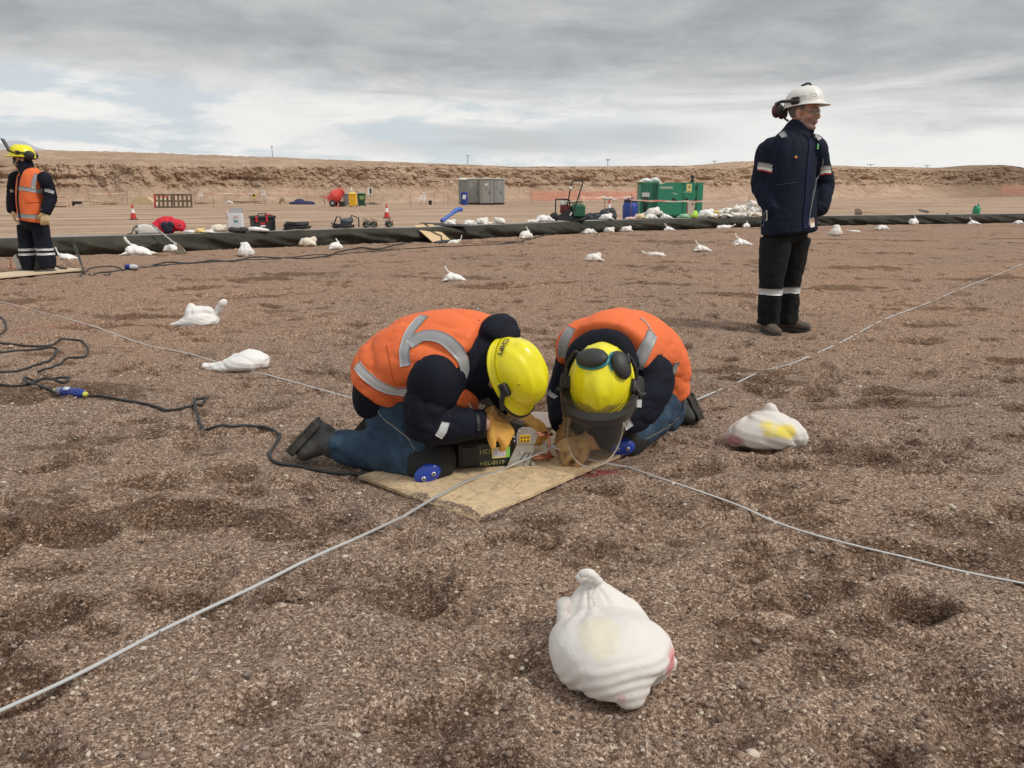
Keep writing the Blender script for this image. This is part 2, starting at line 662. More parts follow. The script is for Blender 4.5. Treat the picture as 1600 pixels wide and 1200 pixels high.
def gravel_material():
    m = bpy.data.materials.new('grey brown gravel')
    m.use_nodes = True
    m.node_tree.nodes.clear()
    T = NT(m.node_tree)
    co = T.new('ShaderNodeTexCoord').outputs['Object']
    soil_shade = T.new('ShaderNodeAttribute', attribute_name='soil').outputs['Fac']  # bared brown earth together with shade painted into the dimples
    # three sizes of grain, each cell its own tone
    c1 = T.voro(co, 190, out='Color'); c2 = T.voro(co, 400, out='Color'); c3 = T.voro(co, 80, out='Color')
    g1 = T.sep(c1)[0]; g2 = T.sep(c2)[1]; g3 = T.sep(c3)[2]
    tone = T.math('ADD', T.math('MULTIPLY', g1, .5), T.math('ADD', T.math('MULTIPLY', g2, .32), T.math('MULTIPLY', g3, .18)))
    base = T.ramp(tone, [(.14, (.066, .040, .028)), (.34, (.155, .102, .074)), (.52, (.238, .166, .124)), (.70, (.352, .263, .204)), (.86, (.64, .53, .43))])
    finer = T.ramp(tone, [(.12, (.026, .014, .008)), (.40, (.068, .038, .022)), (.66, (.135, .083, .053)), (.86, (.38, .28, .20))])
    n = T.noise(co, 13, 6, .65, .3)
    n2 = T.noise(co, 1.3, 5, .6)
    k = T.math('ADD', soil_shade, T.math('MULTIPLY', T.math('SUBTRACT', n, .5), 1.6))
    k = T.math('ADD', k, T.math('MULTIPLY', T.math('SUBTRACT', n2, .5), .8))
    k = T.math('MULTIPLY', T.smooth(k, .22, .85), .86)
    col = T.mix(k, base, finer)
    n5 = T.noise(co, .45, 4, .6)
    col = T.mix(T.smooth(n5, .3, .7), T.mix(1.0, col, (.95, .94, .94), 'MULTIPLY'), T.mix(1.0, col, (1.12, 1.05, .96), 'MULTIPLY'))
    # farther up the bed it is drier and browner
    yy = T.sep(co)[1]
    far = T.smooth(yy, 2.0, 9.0)
    col = T.mix(far, col, T.mix(1.0, col, (1.19, 1.12, 1.055), 'MULTIPLY'))
    b = T.new('ShaderNodeBsdfPrincipled')
    T.put(b.inputs['Base Color'], col)
    b.inputs['Roughness'].default_value = .93
    b.inputs['Specular IOR Level'].default_value = .25
    d1 = T.voro(co, 190); d2 = T.voro(co, 400); d3 = T.voro(co, 80)
    h = T.math('ADD', T.math('MULTIPLY', T.math('SUBTRACT', 1.0, d1), .5), T.math('ADD', T.math('MULTIPLY', T.math('SUBTRACT', 1.0, d2), .25), T.math('MULTIPLY', T.math('SUBTRACT', 1.0, d3), .45)))
    h = T.math('ADD', h, T.math('MULTIPLY', T.noise(co, 34, 5, .7), 1.6))
    T.put(b.inputs['Normal'], T.bump(h, .6, .008))
    out = T.new('ShaderNodeOutputMaterial')
    T.l.new(b.outputs[0], out.inputs[0])
    return m


M_GRAVEL = gravel_material()
V = np.stack([XX, YY, ZZ], -1).reshape(-1, 3)
me = fast_mesh('gravel_bed', V, grid_faces(*XX.shape))
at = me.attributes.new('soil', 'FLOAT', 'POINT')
at.data.foreach_set('value', SOIL_SHADE.ravel().astype(np.float32))
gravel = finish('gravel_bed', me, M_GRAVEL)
tag(gravel, 'trampled grey brown gravel bed full of footprints', None, None, 'structure')

# loose stones lying on it: nobody could count them
_phi = (1 + 5 ** .5) / 2
ICO_V = np.array([[-1, _phi, 0], [1, _phi, 0], [-1, -_phi, 0], [1, -_phi, 0], [0, -1, _phi], [0, 1, _phi], [0, -1, -_phi], [0, 1, -_phi], [_phi, 0, -1], [_phi, 0, 1], [-_phi, 0, -1], [-_phi, 0, 1]])
ICO_V /= np.linalg.norm(ICO_V[0])
ICO_F = np.array([[0, 11, 5], [0, 5, 1], [0, 1, 7], [0, 7, 10], [0, 10, 11], [1, 5, 9], [5, 11, 4], [11, 10, 2], [10, 7, 6], [7, 1, 8], [3, 9, 4], [3, 4, 2], [3, 2, 6], [3, 6, 8], [3, 8, 9], [4, 9, 5], [2, 4, 11], [6, 2, 10], [8, 6, 7], [9, 8, 1]])


def stones(name, n, smin, smax, xy, colr, power=2.6):
    u = RN.rand(n) ** power
    s = smin + (smax - smin) * u
    x, y = xy(n)
    z = _sample(ZZ, x, y)
    base = ICO_V[None] * (1 + .32 * RN.normal(size=(n, 12, 1)).clip(-1, 1)) * (s[:, None, None] * RN.uniform(.6, 1.25, (n, 1, 3)))
    base[:, :, 2] *= .55
    a = RN.rand(n) * math.tau
    c, sn = np.cos(a)[:, None], np.sin(a)[:, None]
    vx = base[:, :, 0] * c - base[:, :, 1] * sn + x[:, None]
    vy = base[:, :, 0] * sn + base[:, :, 1] * c + y[:, None]
    vz = base[:, :, 2] + z[:, None] + s[:, None] * .12
    V = np.stack([vx, vy, vz], -1).reshape(-1, 3)
    F = (ICO_F[None] + 12 * np.arange(n)[:, None, None]).reshape(-1, 3)
    me = fast_mesh(name, V, F)
    me.polygons.foreach_set('material_index', np.repeat(RN.choice(len(colr), n, p=[.46, .26, .17, .02, .09]), 20).astype(np.int32))
    for c_ in colr:
        me.materials.append(c_)
    o = bpy.data.objects.new(name, me); COL.objects.link(o)
    tag(o, None, None, None, 'stuff')
    return o


SM = [mat('stone ' + n, c, .9, 0, .25, 90, .3, 300, .001) for n, c in (('grey brown', (.21, .150, .115)), ('brown', (.135, .090, .064)), ('grey', (.31, .245, .20)), ('dark', (.07, .052, .042)), ('pale', (.58, .50, .40)))]


def xy_near(n):
    y = .95 + (RN.rand(n) ** 1.5) * 3.6
    x = (RN.rand(n) * 2 - 1) * (.72 * y + .6)
    return x, y


def xy_mid(n):
    y = 1.0 + (RN.rand(n)) * 9
    x = (RN.rand(n) * 2 - 1) * (.75 * y + .6)
    return x, y


tag(stones('loose_stones', 36000, .0016, .0075, xy_near, SM), 'loose small stones scattered over the near gravel')
tag(stones('loose_pebbles', 8000, .004, .013, xy_mid, SM, 3.5), 'sparse larger pebbles lying across the gravel')

# ================================================================== the yard beyond the bank and the quarry face
BK = np.array([(-24, 3.5), (-15, 8.2), (-11, 11.0), (-8.36, 12.7), (-6.65, 13.5), (-3.55, 15.75), (-2.75, 16.1), (-1.78, 16.75), (-1.12, 17.35), (.35, 18.8), (3.1, 21.2), (7.0, 23.3), (10.6, 24.9), (17.3, 27.0), (30, 31.5)])
BKC = catmull(np.c_[BK, np.zeros(len(BK))], 24)[:, :2]


def yard_z(x, y):
    return -.03 + .0 * x


def dirt_material():
    m = bpy.data.materials.new('pale compacted dirt')
    m.use_nodes = True
    m.node_tree.nodes.clear()
    T = NT(m.node_tree)
    co = T.new('ShaderNodeTexCoord').outputs['Object']
    x, y, z = T.sep(co)
    # wheel ruts and graded streaks run along the yard
    al = T.math('ADD', T.math('MULTIPLY', x, .93), T.math('MULTIPLY', y, .36))
    ac = T.math('SUBTRACT', T.math('MULTIPLY', y, .93), T.math('MULTIPLY', x, .36))
    s1 = T.noise(T.comb(T.math('MULTIPLY', al, .05), T.math('MULTIPLY', ac, .55), 0.0), 1.0, 6, .65, .4)
    s2 = T.noise(T.comb(T.math('MULTIPLY', al, .02), T.math('MULTIPLY', ac, 1.7), 3.0), 1.0, 3, .5, .2)
    n = T.noise(co, 2.2, 8, .7)
    k = T.math('ADD', T.math('MULTIPLY', s1, .55), T.math('ADD', T.math('MULTIPLY', s2, .22), T.math('MULTIPLY', n, .23)))
    c = T.ramp(k, [(.32, (.19, .115, .072)), (.43, (.30, .20, .133)), (.52, (.42, .298, .210)), (.62, (.54, .41, .305))])
    b = T.new('ShaderNodeBsdfPrincipled')
    T.put(b.inputs['Base Color'], c)
    b.inputs['Roughness'].default_value = .95
    b.inputs['Specular IOR Level'].default_value = .2
    T.put(b.inputs['Normal'], T.bump(T.math('ADD', T.noise(co, 5, 8, .7), T.math('MULTIPLY', s2, 1.2)), .6, .06))
    out = T.new('ShaderNodeOutputMaterial')
    T.l.new(b.outputs[0], out.inputs[0])
    return m


M_DIRT = dirt_material()


def yard():
    xs = np.r_[np.linspace(-700, -60, 20), np.linspace(-55, 80, 260), np.linspace(85, 1200, 30)]
    ys = np.r_[np.linspace(-300, 6, 12), np.linspace(7, 75, 300), np.linspace(76, 220, 140), np.linspace(230, 1400, 20)]
    X, Y = np.meshgrid(xs, ys)
    Z = -.045 + .05 * fbm(X * .35, Y * .5, 2.0, 3) * sstep(Y, 12, 25)
    # ruts
    ac = .93 * Y - .36 * X
    Z += .035 * pn(X * .03, ac * .9, 4) * sstep(Y, 14, 22)
    # keep it under the gravel bed
    bed = (X > GX[0] + .3) & (X < GX[-1] - .3) & (Y > GY[0] + .3)
    by = np.interp(X, BKC[:, 0], BKC[:, 1])
    Z = np.where(bed & (Y < by + .2), -.25, Z)
    o = finish('dirt_yard', fast_mesh('dirt_yard', np.stack([X, Y, Z], -1).reshape(-1, 3), grid_faces(*X.shape)), M_DIRT)
    tag(o, 'pale compacted dirt yard with wheel ruts beyond the bank', None, None, 'structure')


yard()


def cliff_material():
    m = bpy.data.materials.new('dug tan earth')
    m.use_nodes = True
    m.node_tree.nodes.clear()
    T = NT(m.node_tree)
    co = T.new('ShaderNodeTexCoord').outputs['Object']
    x, y, z = T.sep(co)
    n = T.noise(co, .55, 8, .72, .2)
    n2 = T.noise(T.comb(T.math('MULTIPLY', x, .12), T.math('MULTIPLY', y, .12), T.math('MULTIPLY', z, 1.6)), 1.0, 5, .6, .5)
    n3 = T.noise(co, 3.2, 6, .75)
    k = T.math('ADD', T.math('MULTIPLY', n, .45), T.math('ADD', T.math('MULTIPLY', n2, .3), T.math('MULTIPLY', n3, .25)))
    c = T.ramp(k, [(.30, (.26, .165, .108)), (.44, (.41, .28, .19)), (.54, (.53, .38, .27)), (.66, (.69, .53, .40))])
    # a darker patch at the right end and paler scree low down
    right = T.smooth(T.math('ADD', x, T.math('MULTIPLY', n, 30.0)), 88.0, 112.0)
    c = T.mix(T.math('MULTIPLY', right, .55), c, (.135, .088, .06))
    pale = T.math('MULTIPLY', T.smooth(n3, .62, .74), .5)
    c = T.mix(pale, c, (.58, .47, .36))
    b = T.new('ShaderNodeBsdfPrincipled')
    T.put(b.inputs['Base Color'], c)
    b.inputs['Roughness'].default_value = .95
    b.inputs['Specular IOR Level'].default_value = .2
    T.put(b.inputs['Normal'], T.bump(T.math('ADD', T.noise(co, 1.8, 9, .75), T.math('MULTIPLY', T.voro(co, 1.3), .5)), .9, .35))
    out = T.new('ShaderNodeOutputMaterial')
    T.l.new(b.outputs[0], out.inputs[0])
    return m


M_CLIFF = cliff_material()
# foot of the face (photograph x -> distance) and skyline height
_cp = np.array([-900, 0, 200, 400, 600, 800, 1000, 1200, 1400, 1600, 2300])
_cd = np.array([60, 67, 70, 74, 80, 90, 102, 118, 140, 170, 310])
_tp = np.array([-900, 0, 60, 200, 400, 430, 600, 780, 900, 1000, 1100, 1125, 1160, 1210, 1240, 1300, 1400, 1470, 1500, 1530, 1560, 1600, 2300])
_ty = np.array([238, 238, 237, 239, 246, 247, 254, 261, 261, 260, 260, 254, 252, 259, 258, 261, 262, 264, 259, 258, 263, 265, 268])


def cliff():
    pxs = np.r_[np.linspace(-900, 0, 120, endpoint=False), np.linspace(0, 1600, 1500), np.linspace(1604, 2300, 110)]
    D = np.interp(pxs, _cp, _cd) + 6 * fbm(pxs / 210., 0, 7, 3)
    foot0 = np.array([P(a, 300, d) for a, d in zip(pxs, np.interp(pxs, _cp, _cd))])[:, :2]
    ker = np.ones(161) / 161
    fs = np.stack([np.convolve(np.pad(foot0[:, k], 80, mode='edge'), ker, 'valid') for k in (0, 1)], 1)
    tan = np.gradient(fs, axis=0); tan[:85] = tan[85]; tan[-85:] = tan[-85]
    tan /= np.linalg.norm(tan, axis=1)[:, None]
    foot = np.array([P(a, 300, d) for a, d in zip(pxs, D)])[:, :2]
    nor = np.stack([-tan[:, 1], tan[:, 0]], 1)                       # points away, into the hill
    setb = np.interp(pxs, [-900, 0, 350, 620, 800, 2300], [26, 22, 15, 9, 6, 7])
    crest = foot + nor * (4.5 + setb)[:, None]
    cpx = 800 + FPX * crest[:, 0] / (crest[:, 1] * math.cos(PITCH) - 3 * math.sin(PITCH))
    zc = np.array([P(a, t, c[1])[2] for a, t, c in zip(cpx, np.interp(cpx, _tp, _ty), crest)])
    zc += .10 * fbm(pxs / 14., 1.5, 0, 4)
    lipf = np.interp(pxs, [-900, 0, 250, 420, 560, 760, 900, 2300], [.70, .68, .70, .74, .82, .94, .97, .97])
    zl = zc * lipf
    rows = []
    # (distance into the hill, height) profile: scree, face, lip, plateau slope, crest, far plateau
    us = np.r_[np.linspace(-.06, .42, 22), np.linspace(.44, 1.0, 74)]
    face = np.clip(lambda_face(us), 0, 1)
    arc = np.cumsum(np.r_[0, np.linalg.norm(np.diff(foot, axis=0), axis=1)])
    for u, fz in zip(us, face):
        inn = np.interp(u, [-.06, 0, .42, .55, .92, 1.0], [-1.2, 0, 2.6, 3.0, 3.7, 4.5])
        p = foot + nor * inn
        z = zl * fz
        right = np.interp(arc / arc[-1], [0, .42, .55, 1], [0, 0, 1, 1])
        rough = sstep(u, .05, .5) * (1 - .5 * sstep(u, .9, 1.0))
        gul = ridge(arc * .38 + z * .25, z * .12, 3.0, 4)                          # vertical gullies
        lay = ridge(arc * .10 + 5, z * 1.15, 8.0, 3)                     # ledges
        blk = fbm(arc * .7, z * 1.0, 5.0, 5, .66)
        right = np.interp(arc / arc[-1], [0, .42, .55, 1], [0, 0, 1, 1])
        disp = rough * (.92 + .08 * right) * ((.32 + .85 * right) * gul + (.20 - .19 * right) * lay + (.46 - .14 * right) * blk + .30 * fbm(arc * 2.6, z * 2.8, 1.0, 3, .7))
        disp += .16 * fbm(arc * 1.9, z * 2.6 + 4, 2.0, 4, .7)
        scar = np.exp(-((z / zl - (.62 + .10 * pn(arc * .12, 3))) / .055) ** 2) * sstep(pn(arc * .16, 9), -.05, .2) * (1 - .8 * right)
        disp += .6 * scar * rough                                        # undercut below the ledge
        p = p + nor * disp[:, None]
        rows.append(np.c_[p, z + rough * .22 * fbm(arc * 1.4, u * 9, 6, 3) - .05])
    for w in np.linspace(.04, 1, 26):
        p = foot + nor * (4.5 + setb * w)[:, None]
        z = zl + (zc - zl) * np.sin(w * math.pi / 2) ** .8
        z = z + .13 * fbm(arc * .8, w * 8, 2, 4, .6) * (1 - w * .4)
        rows.append(np.c_[p, z])
    for dd in (4, 10, 22, 50, 120, 300, 800):
        p = foot + nor * (4.5 + setb + dd)[:, None]
        rows.append(np.c_[p, zc * (1 - .02) - dd * .012 - .15 * min(1, dd / 8)])
    R = np.array(rows)
    nj, ni = R.shape[:2]
    o = finish('quarry_face', fast_mesh('quarry_face', R.reshape(-1, 3), grid_faces(nj, ni)), M_CLIFF)
    tag(o, 'rough tan quarry face with ledges closing off the yard', None, None, 'structure')
    return pxs, crest, zc


def lambda_face(u):
    return np.interp(u, [-.06, 0, .20, .42, .5, .92, 1.0], [0, .02, .17, .40, .52, .94, 1.0])


CL_PX, CL_CREST, CL_Z = cliff()

# small snow grey mountain far off at the left edge
def mountain():
    xs = np.linspace(-1, 1, 60); ys = np.linspace(-1, 1, 30)
    X, Y = np.meshgrid(xs, ys)
    h = np.maximum(0, 1 - np.sqrt(X ** 2 + Y ** 2)) ** .9
    c = P(20, 240, 2600)
    Z = h * 62 * (1 + .25 * fbm(X * 4, Y * 4, 1, 4)) + 95 * (h > 0) * 0 + c[2] - 22
    V = np.stack([X * 210 + c[0], Y * 200 + 2600, Z], -1).reshape(-1, 3)
    m = mat('far mountain', (.42, .43, .45), .95, 0, .15, .02, 0)
    o = finish('mountain', fast_mesh('mountain', V, grid_faces(30, 60)), m)
    tag(o, 'faint grey peak on the horizon at far left', None, None, 'structure')


mountain()

# ================================================================== the lined bank
M_LINER = mat('black woven geotextile', (.038, .036, .028), .8, 0, .3, 3, .5, 9, .02, (.068, .062, .046), 1.1, .42, .66, .22)
M_RIM = mat('dusty grey bank top', (.30, .285, .265), .9, 0, .2, 2.5, .5, 30, .02, (.20, .17, .145), 1.2, .52, .66)
BANK_H = .305


def bank():
    c = BKC
    seg = np.linalg.norm(np.diff(c, axis=0), axis=1); arc = np.r_[0, np.cumsum(seg)]
    s = np.arange(0, arc[-1], .035)
    p = np.c_[np.interp(s, arc, c[:, 0]), np.interp(s, arc, c[:, 1])]
    t = np.gradient(p, axis=0); t /= np.linalg.norm(t, axis=1)[:, None]
    n = np.stack([-t[:, 1], t[:, 0]], 1)
    root = thing('gravel_bank', 'long low bank wrapped in black sheeting between gravel and yard', 'bank', (0, 0, 0))
    hs = np.r_[np.linspace(-.04, BANK_H - .02, 13), BANK_H]
    rows = []
    for h in hs:
        u = h / BANK_H
        fold = .085 * ridge(s * .8 + h * 2.6, h * 1.5 + 3, 2.0, 4) + .05 * pn(s * .45, h * 2, 5)
        creases = .045 * (1 - np.minimum(1, np.abs(((s * .47 + 1.9 * pn(s * .31, 1.0)) % 1.0) - .5 - (h - .15) * 1.4) / .09))
        off = .02 + (u - .5) * .03 - (1.35 * fold + creases * .8) * math.sin(math.pi * min(1, max(0, u))) ** .6
        if h < 0: off = off - .05
        rows.append(np.c_[p + n * np.broadcast_to(off, s.shape)[:, None], h + .012 * pn(s * .8, 2, h) + 0 * s])
    k = len(rows)
    for w in (.03, .06):
        rows.append(np.c_[p + n * (w + .03), BANK_H + .004 + .012 * pn(s * .8, 2, BANK_H)])
    R = np.array(rows)
    me = fast_mesh('black_sheet', R.reshape(-1, 3), grid_faces(R.shape[0], R.shape[1]))
    finish('black_sheet', me, M_LINER, root)
    rows = []
    for w, dz in ((.065, -.012), (.10, .006), (.25, .012), (.42, .008), (.55, -.01), (.72, -.10), (1.15, -BANK_H - .06)):
        rows.append(np.c_[p + n * w, BANK_H + dz + .012 * pn(s * .8, 2, BANK_H) + .012 * fbm(s * 1.5, w * 5, 1, 3)])
    R = np.array(rows)
    me = fast_mesh('bank_top', R.reshape(-1, 3), grid_faces(R.shape[0], R.shape[1]))
    finish('bank_top', me, M_RIM, root)
    return root


bank()
_bt = np.gradient(BKC, axis=0); _bt /= np.linalg.norm(_bt, axis=1)[:, None]


def B(px, w=.28):
    """point on top of the bank seen at photograph column px, w metres behind its front edge"""
    q = BKC + np.stack([-_bt[:, 1], _bt[:, 0]], 1) * w
    z = BANK_H + .01
    k = q[:, 1] * math.cos(PITCH) + (CAM_H - z) * math.sin(PITCH)
    X = 800 + FPX * q[:, 0] / k
    ok = q[:, 1] > 3
    i = np.where(ok)[0]
    j = i[np.argsort(X[i])]
    return np.array([np.interp(px, X[j], q[j, 0]), np.interp(px, X[j], q[j, 1]), z]), math.atan2(*np.array([np.interp(px, X[j], _bt[j, 1]), np.interp(px, X[j], _bt[j, 0])]))
# ================================================================== soft shapes
def basis(t, side):
    t = unit(t)
    s = np.asarray(side, float); s = s - t * (s @ t)
    if np.linalg.norm(s) < 1e-3:
        s = np.cross(t, [0, 0, 1.0]); 
        if np.linalg.norm(s) < 1e-3: s = np.cross(t, [1.0, 0, 0])
    s = unit(s)
    return s, np.cross(t, s), t


def loft(pts, rad, side=(0, 0, 1), n=20, cap=1.0, k=5, power=2.0):
    """closed soft limb along pts; rad entries r or (r_side, r_other); rounded ends scaled by cap"""
    pts = np.asarray(pts, float)
    R = np.array([(r, r) if np.isscalar(r) else r for r in rad], float)
    if len(pts) > 2 and k > 1:
        both = catmull(np.c_[pts, R], k)
        pts, R = both[:, :3], np.maximum(both[:, 3:], .002)
    t = np.gradient(pts, axis=0)
    rings = []
    def ring(c, s, w, a, b):
        an = np.linspace(0, 2 * np.pi, n, endpoint=False)
        ca, sa = np.cos(an), np.sin(an)
        if power != 2.0:
            q = (np.abs(ca) ** power + np.abs(sa) ** power) ** (-1 / power)
            ca, sa = ca * q, sa * q
        return c + np.outer(ca * a, s) + np.outer(sa * b, w)
    s, w, tt = basis(t[0], side)
    for a in (80, 55, 30):
        q = math.radians(a)
        rings.append(ring(pts[0] - tt * cap * min(R[0]) * math.sin(q), s, w, R[0][0] * math.cos(q), R[0][1] * math.cos(q)))
    for i in range(len(pts)):
        s, w, tt = basis(t[i], side)
        rings.append(ring(pts[i], s, w, *R[i]))
    for a in (30, 55, 80):
        q = math.radians(a)
        rings.append(ring(pts[-1] + tt * cap * min(R[-1]) * math.sin(q), s, w, R[-1][0] * math.cos(q), R[-1][1] * math.cos(q)))
    V = np.concatenate(rings)
    m = len(rings)
    f = [(a * n + i, a * n + (i + 1) % n, (a + 1) * n + (i + 1) % n, (a + 1) * n + i) for a in range(m - 1) for i in range(n)]
    f.append(tuple(range(n))[::-1]); f.append(tuple((m - 1) * n + i for i in range(n)))
    return V, f


def ell(c, r, R=None, n=16):
    """ellipsoid"""
    r = np.broadcast_to(np.asarray(r, float), (3,))
    V = []; f = []
    m = n // 2 + 2
    for k in range(1, m):
        ph = math.pi * k / m
        a = np.linspace(0, 2 * np.pi, n, endpoint=False)
        V.append(np.stack([np.cos(a) * math.sin(ph), np.sin(a) * math.sin(ph), np.full(n, math.cos(ph))], 1))
    V = np.concatenate(V + [np.array([[0, 0, 1.], [0, 0, -1.]])]) * r
    for k in range(m - 2):
        for i in range(n):
            f.append((k * n + i, (k + 1) * n + i, (k + 1) * n + (i + 1) % n, k * n + (i + 1) % n))
    N = (m - 1) * n
    for i in range(n):
        f.append((N, i, (i + 1) % n)); f.append((N + 1, (m - 2) * n + (i + 1) % n, (m - 2) * n + i))
    if R is not None:
        V = V @ np.asarray(R).T
    return V + np.asarray(c, float), f


def soften(prims, voxel=.008, smooth=6, disp=None, iters2=0):
    """union of closed shapes -> one smooth skin (vertices, mesh)"""
    b = MB()
    for v, f in prims:
        b.add(v, f)
    me = bpy.data.meshes.new('tmp')
    me.from_pydata(np.concatenate(b.v).tolist(), [], b.f)
    o = bpy.data.objects.new('tmp', me); COL.objects.link(o)
    md = o.modifiers.new('r', 'REMESH'); md.mode = 'VOXEL'; md.voxel_size = voxel; md.adaptivity = 0
    if smooth:
        ms = o.modifiers.new('s', 'SMOOTH'); ms.factor = .5; ms.iterations = smooth
    dg = bpy.context.evaluated_depsgraph_get()
    out = bpy.data.meshes.new_from_object(o.evaluated_get(dg))
    bpy.data.objects.remove(o); bpy.data.meshes.remove(me)
    if disp is not None:
        N = len(out.vertices)
        co = np.zeros(N * 3); out.vertices.foreach_get('co', co); co = co.reshape(-1, 3)
        nn = np.zeros(N * 3); out.vertex_normals.foreach_get('vector', nn); nn = nn.reshape(-1, 3)
        d = disp(co, nn)
        co = co + (d[:, None] * nn if d.ndim == 1 else d)
        out.vertices.foreach_set('co', co.ravel())
        out.update()
    return out


def soft(name, prims, material, parent=None, voxel=.008, smooth=6, disp=None, origin=None, mats=None, fsel=None):
    me = soften(prims, voxel, smooth, disp)
    me.name = name
    if origin is not None:
        N = len(me.vertices)
        co = np.zeros(N * 3); me.vertices.foreach_get('co', co)
        me.vertices.foreach_set('co', (co.reshape(-1, 3) - np.asarray(origin, float)).ravel())
    fm = None
    if fsel is not None:
        c = np.zeros(len(me.polygons) * 3); me.polygons.foreach_get('center', c)
        fm = fsel(c.reshape(-1, 3) + (0 if origin is None else np.asarray(origin, float)))
    me.materials.clear()
    return finish(name, me, material, parent, True, mats, fm, None)


def bvh_of(*objs):
    V = []; F = []; n = 0
    for o in objs:
        me = o.data
        c = np.zeros(len(me.vertices) * 3); me.vertices.foreach_get('co', c)
        M = np.array(o.matrix_world if o.parent is None else Matrix.Translation(o.parent.location) @ o.matrix_basis)
        c = c.reshape(-1, 3) @ M[:3, :3].T + M[:3, 3]
        V.append(c); F += [tuple(i + n for i in p.vertices) for p in me.polygons]; n += len(c)
    return BVHTree.FromPolygons([Vector(v) for v in np.concatenate(V)], F)


def shoot(bvh, px, py):
    r = unit(ray(px, py))
    h = bvh.ray_cast(Vector((0, 0, CAM_H)), Vector(r))
    return None if h[0] is None else np.array(h[0])



# ---------------------------------------------------------------- sandbags
def sack_extra(stain=None):
    def ex(T, co, c):
        # woven strips
        x, y, z = T.sep(co)
        d = T.smooth(T.noise(co, 5, 6, .7, .3), .50, .74)
        c = T.mix(T.math('MULTIPLY', d, .35), c, (.52, .45, .36))
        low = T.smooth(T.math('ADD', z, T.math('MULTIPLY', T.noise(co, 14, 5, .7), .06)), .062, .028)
        c = T.mix(T.math('MULTIPLY', low, .55), c, (.38, .31, .25))          # browner and darker towards the foot of the bag
        if stain:
            for (cx, cy, cz, rx, ry, rz, colr, amt) in stain:
                v = T.vmath('SUBTRACT', co, (cx, cy, cz))
                v = T.vmath('MULTIPLY', v, (1 / rx, 1 / ry, 1 / rz))
                nd = T.new('ShaderNodeVectorMath', operation='LENGTH'); T.put(nd.inputs[0], v)
                dd = T.math('ADD', nd.outputs['Value'], T.math('MULTIPLY', T.math('SUBTRACT', T.noise(co, 16, 6, .7, .5), .5), 1.1))
                c = T.mix(T.math('MULTIPLY', T.smooth(dd, 1.1, .6), amt), c, colr)
        return c
    return ex


def sack_mat(name, col, stain=None):
    m = mat(name, col, .62, 0, .07, 9, 0, extra=sack_extra(stain), spec=.35)
    T = NT(m.node_tree)
    b = [n for n in m.node_tree.nodes if n.type == 'BSDF_PRINCIPLED'][0]
    co = T.new('ShaderNodeTexCoord').outputs['Object']
    w1 = T.new('ShaderNodeTexWave', wave_type='BANDS', bands_direction='DIAGONAL'); T.put(w1.inputs[0], co); w1.inputs['Scale'].default_value = 150; w1.inputs['Distortion'].default_value = 1.5
    w2 = T.new('ShaderNodeTexWave', wave_type='BANDS', bands_direction='X'); T.put(w2.inputs[0], co); w2.inputs['Scale'].default_value = 170; w2.inputs['Distortion'].default_value = 1.5
    h = T.math('ADD', T.math('MULTIPLY', T.math('ADD', w1.outputs['Fac'], w2.outputs['Fac']), .35), T.math('MULTIPLY', T.noise(co, 30, 5, .65, 1.2), 2.2))
    T.put(b.inputs['Normal'], T.bump(h, .4, .004))
    b.inputs['Subsurface Weight'].default_value = .0
    return m


M_SACK = sack_mat('white woven sack', (.82, .785, .72))
M_SACKW = sack_mat('clean white sack', (.87, .855, .82))
M_SACKC = sack_mat('cream sack', (.78, .70, .57))


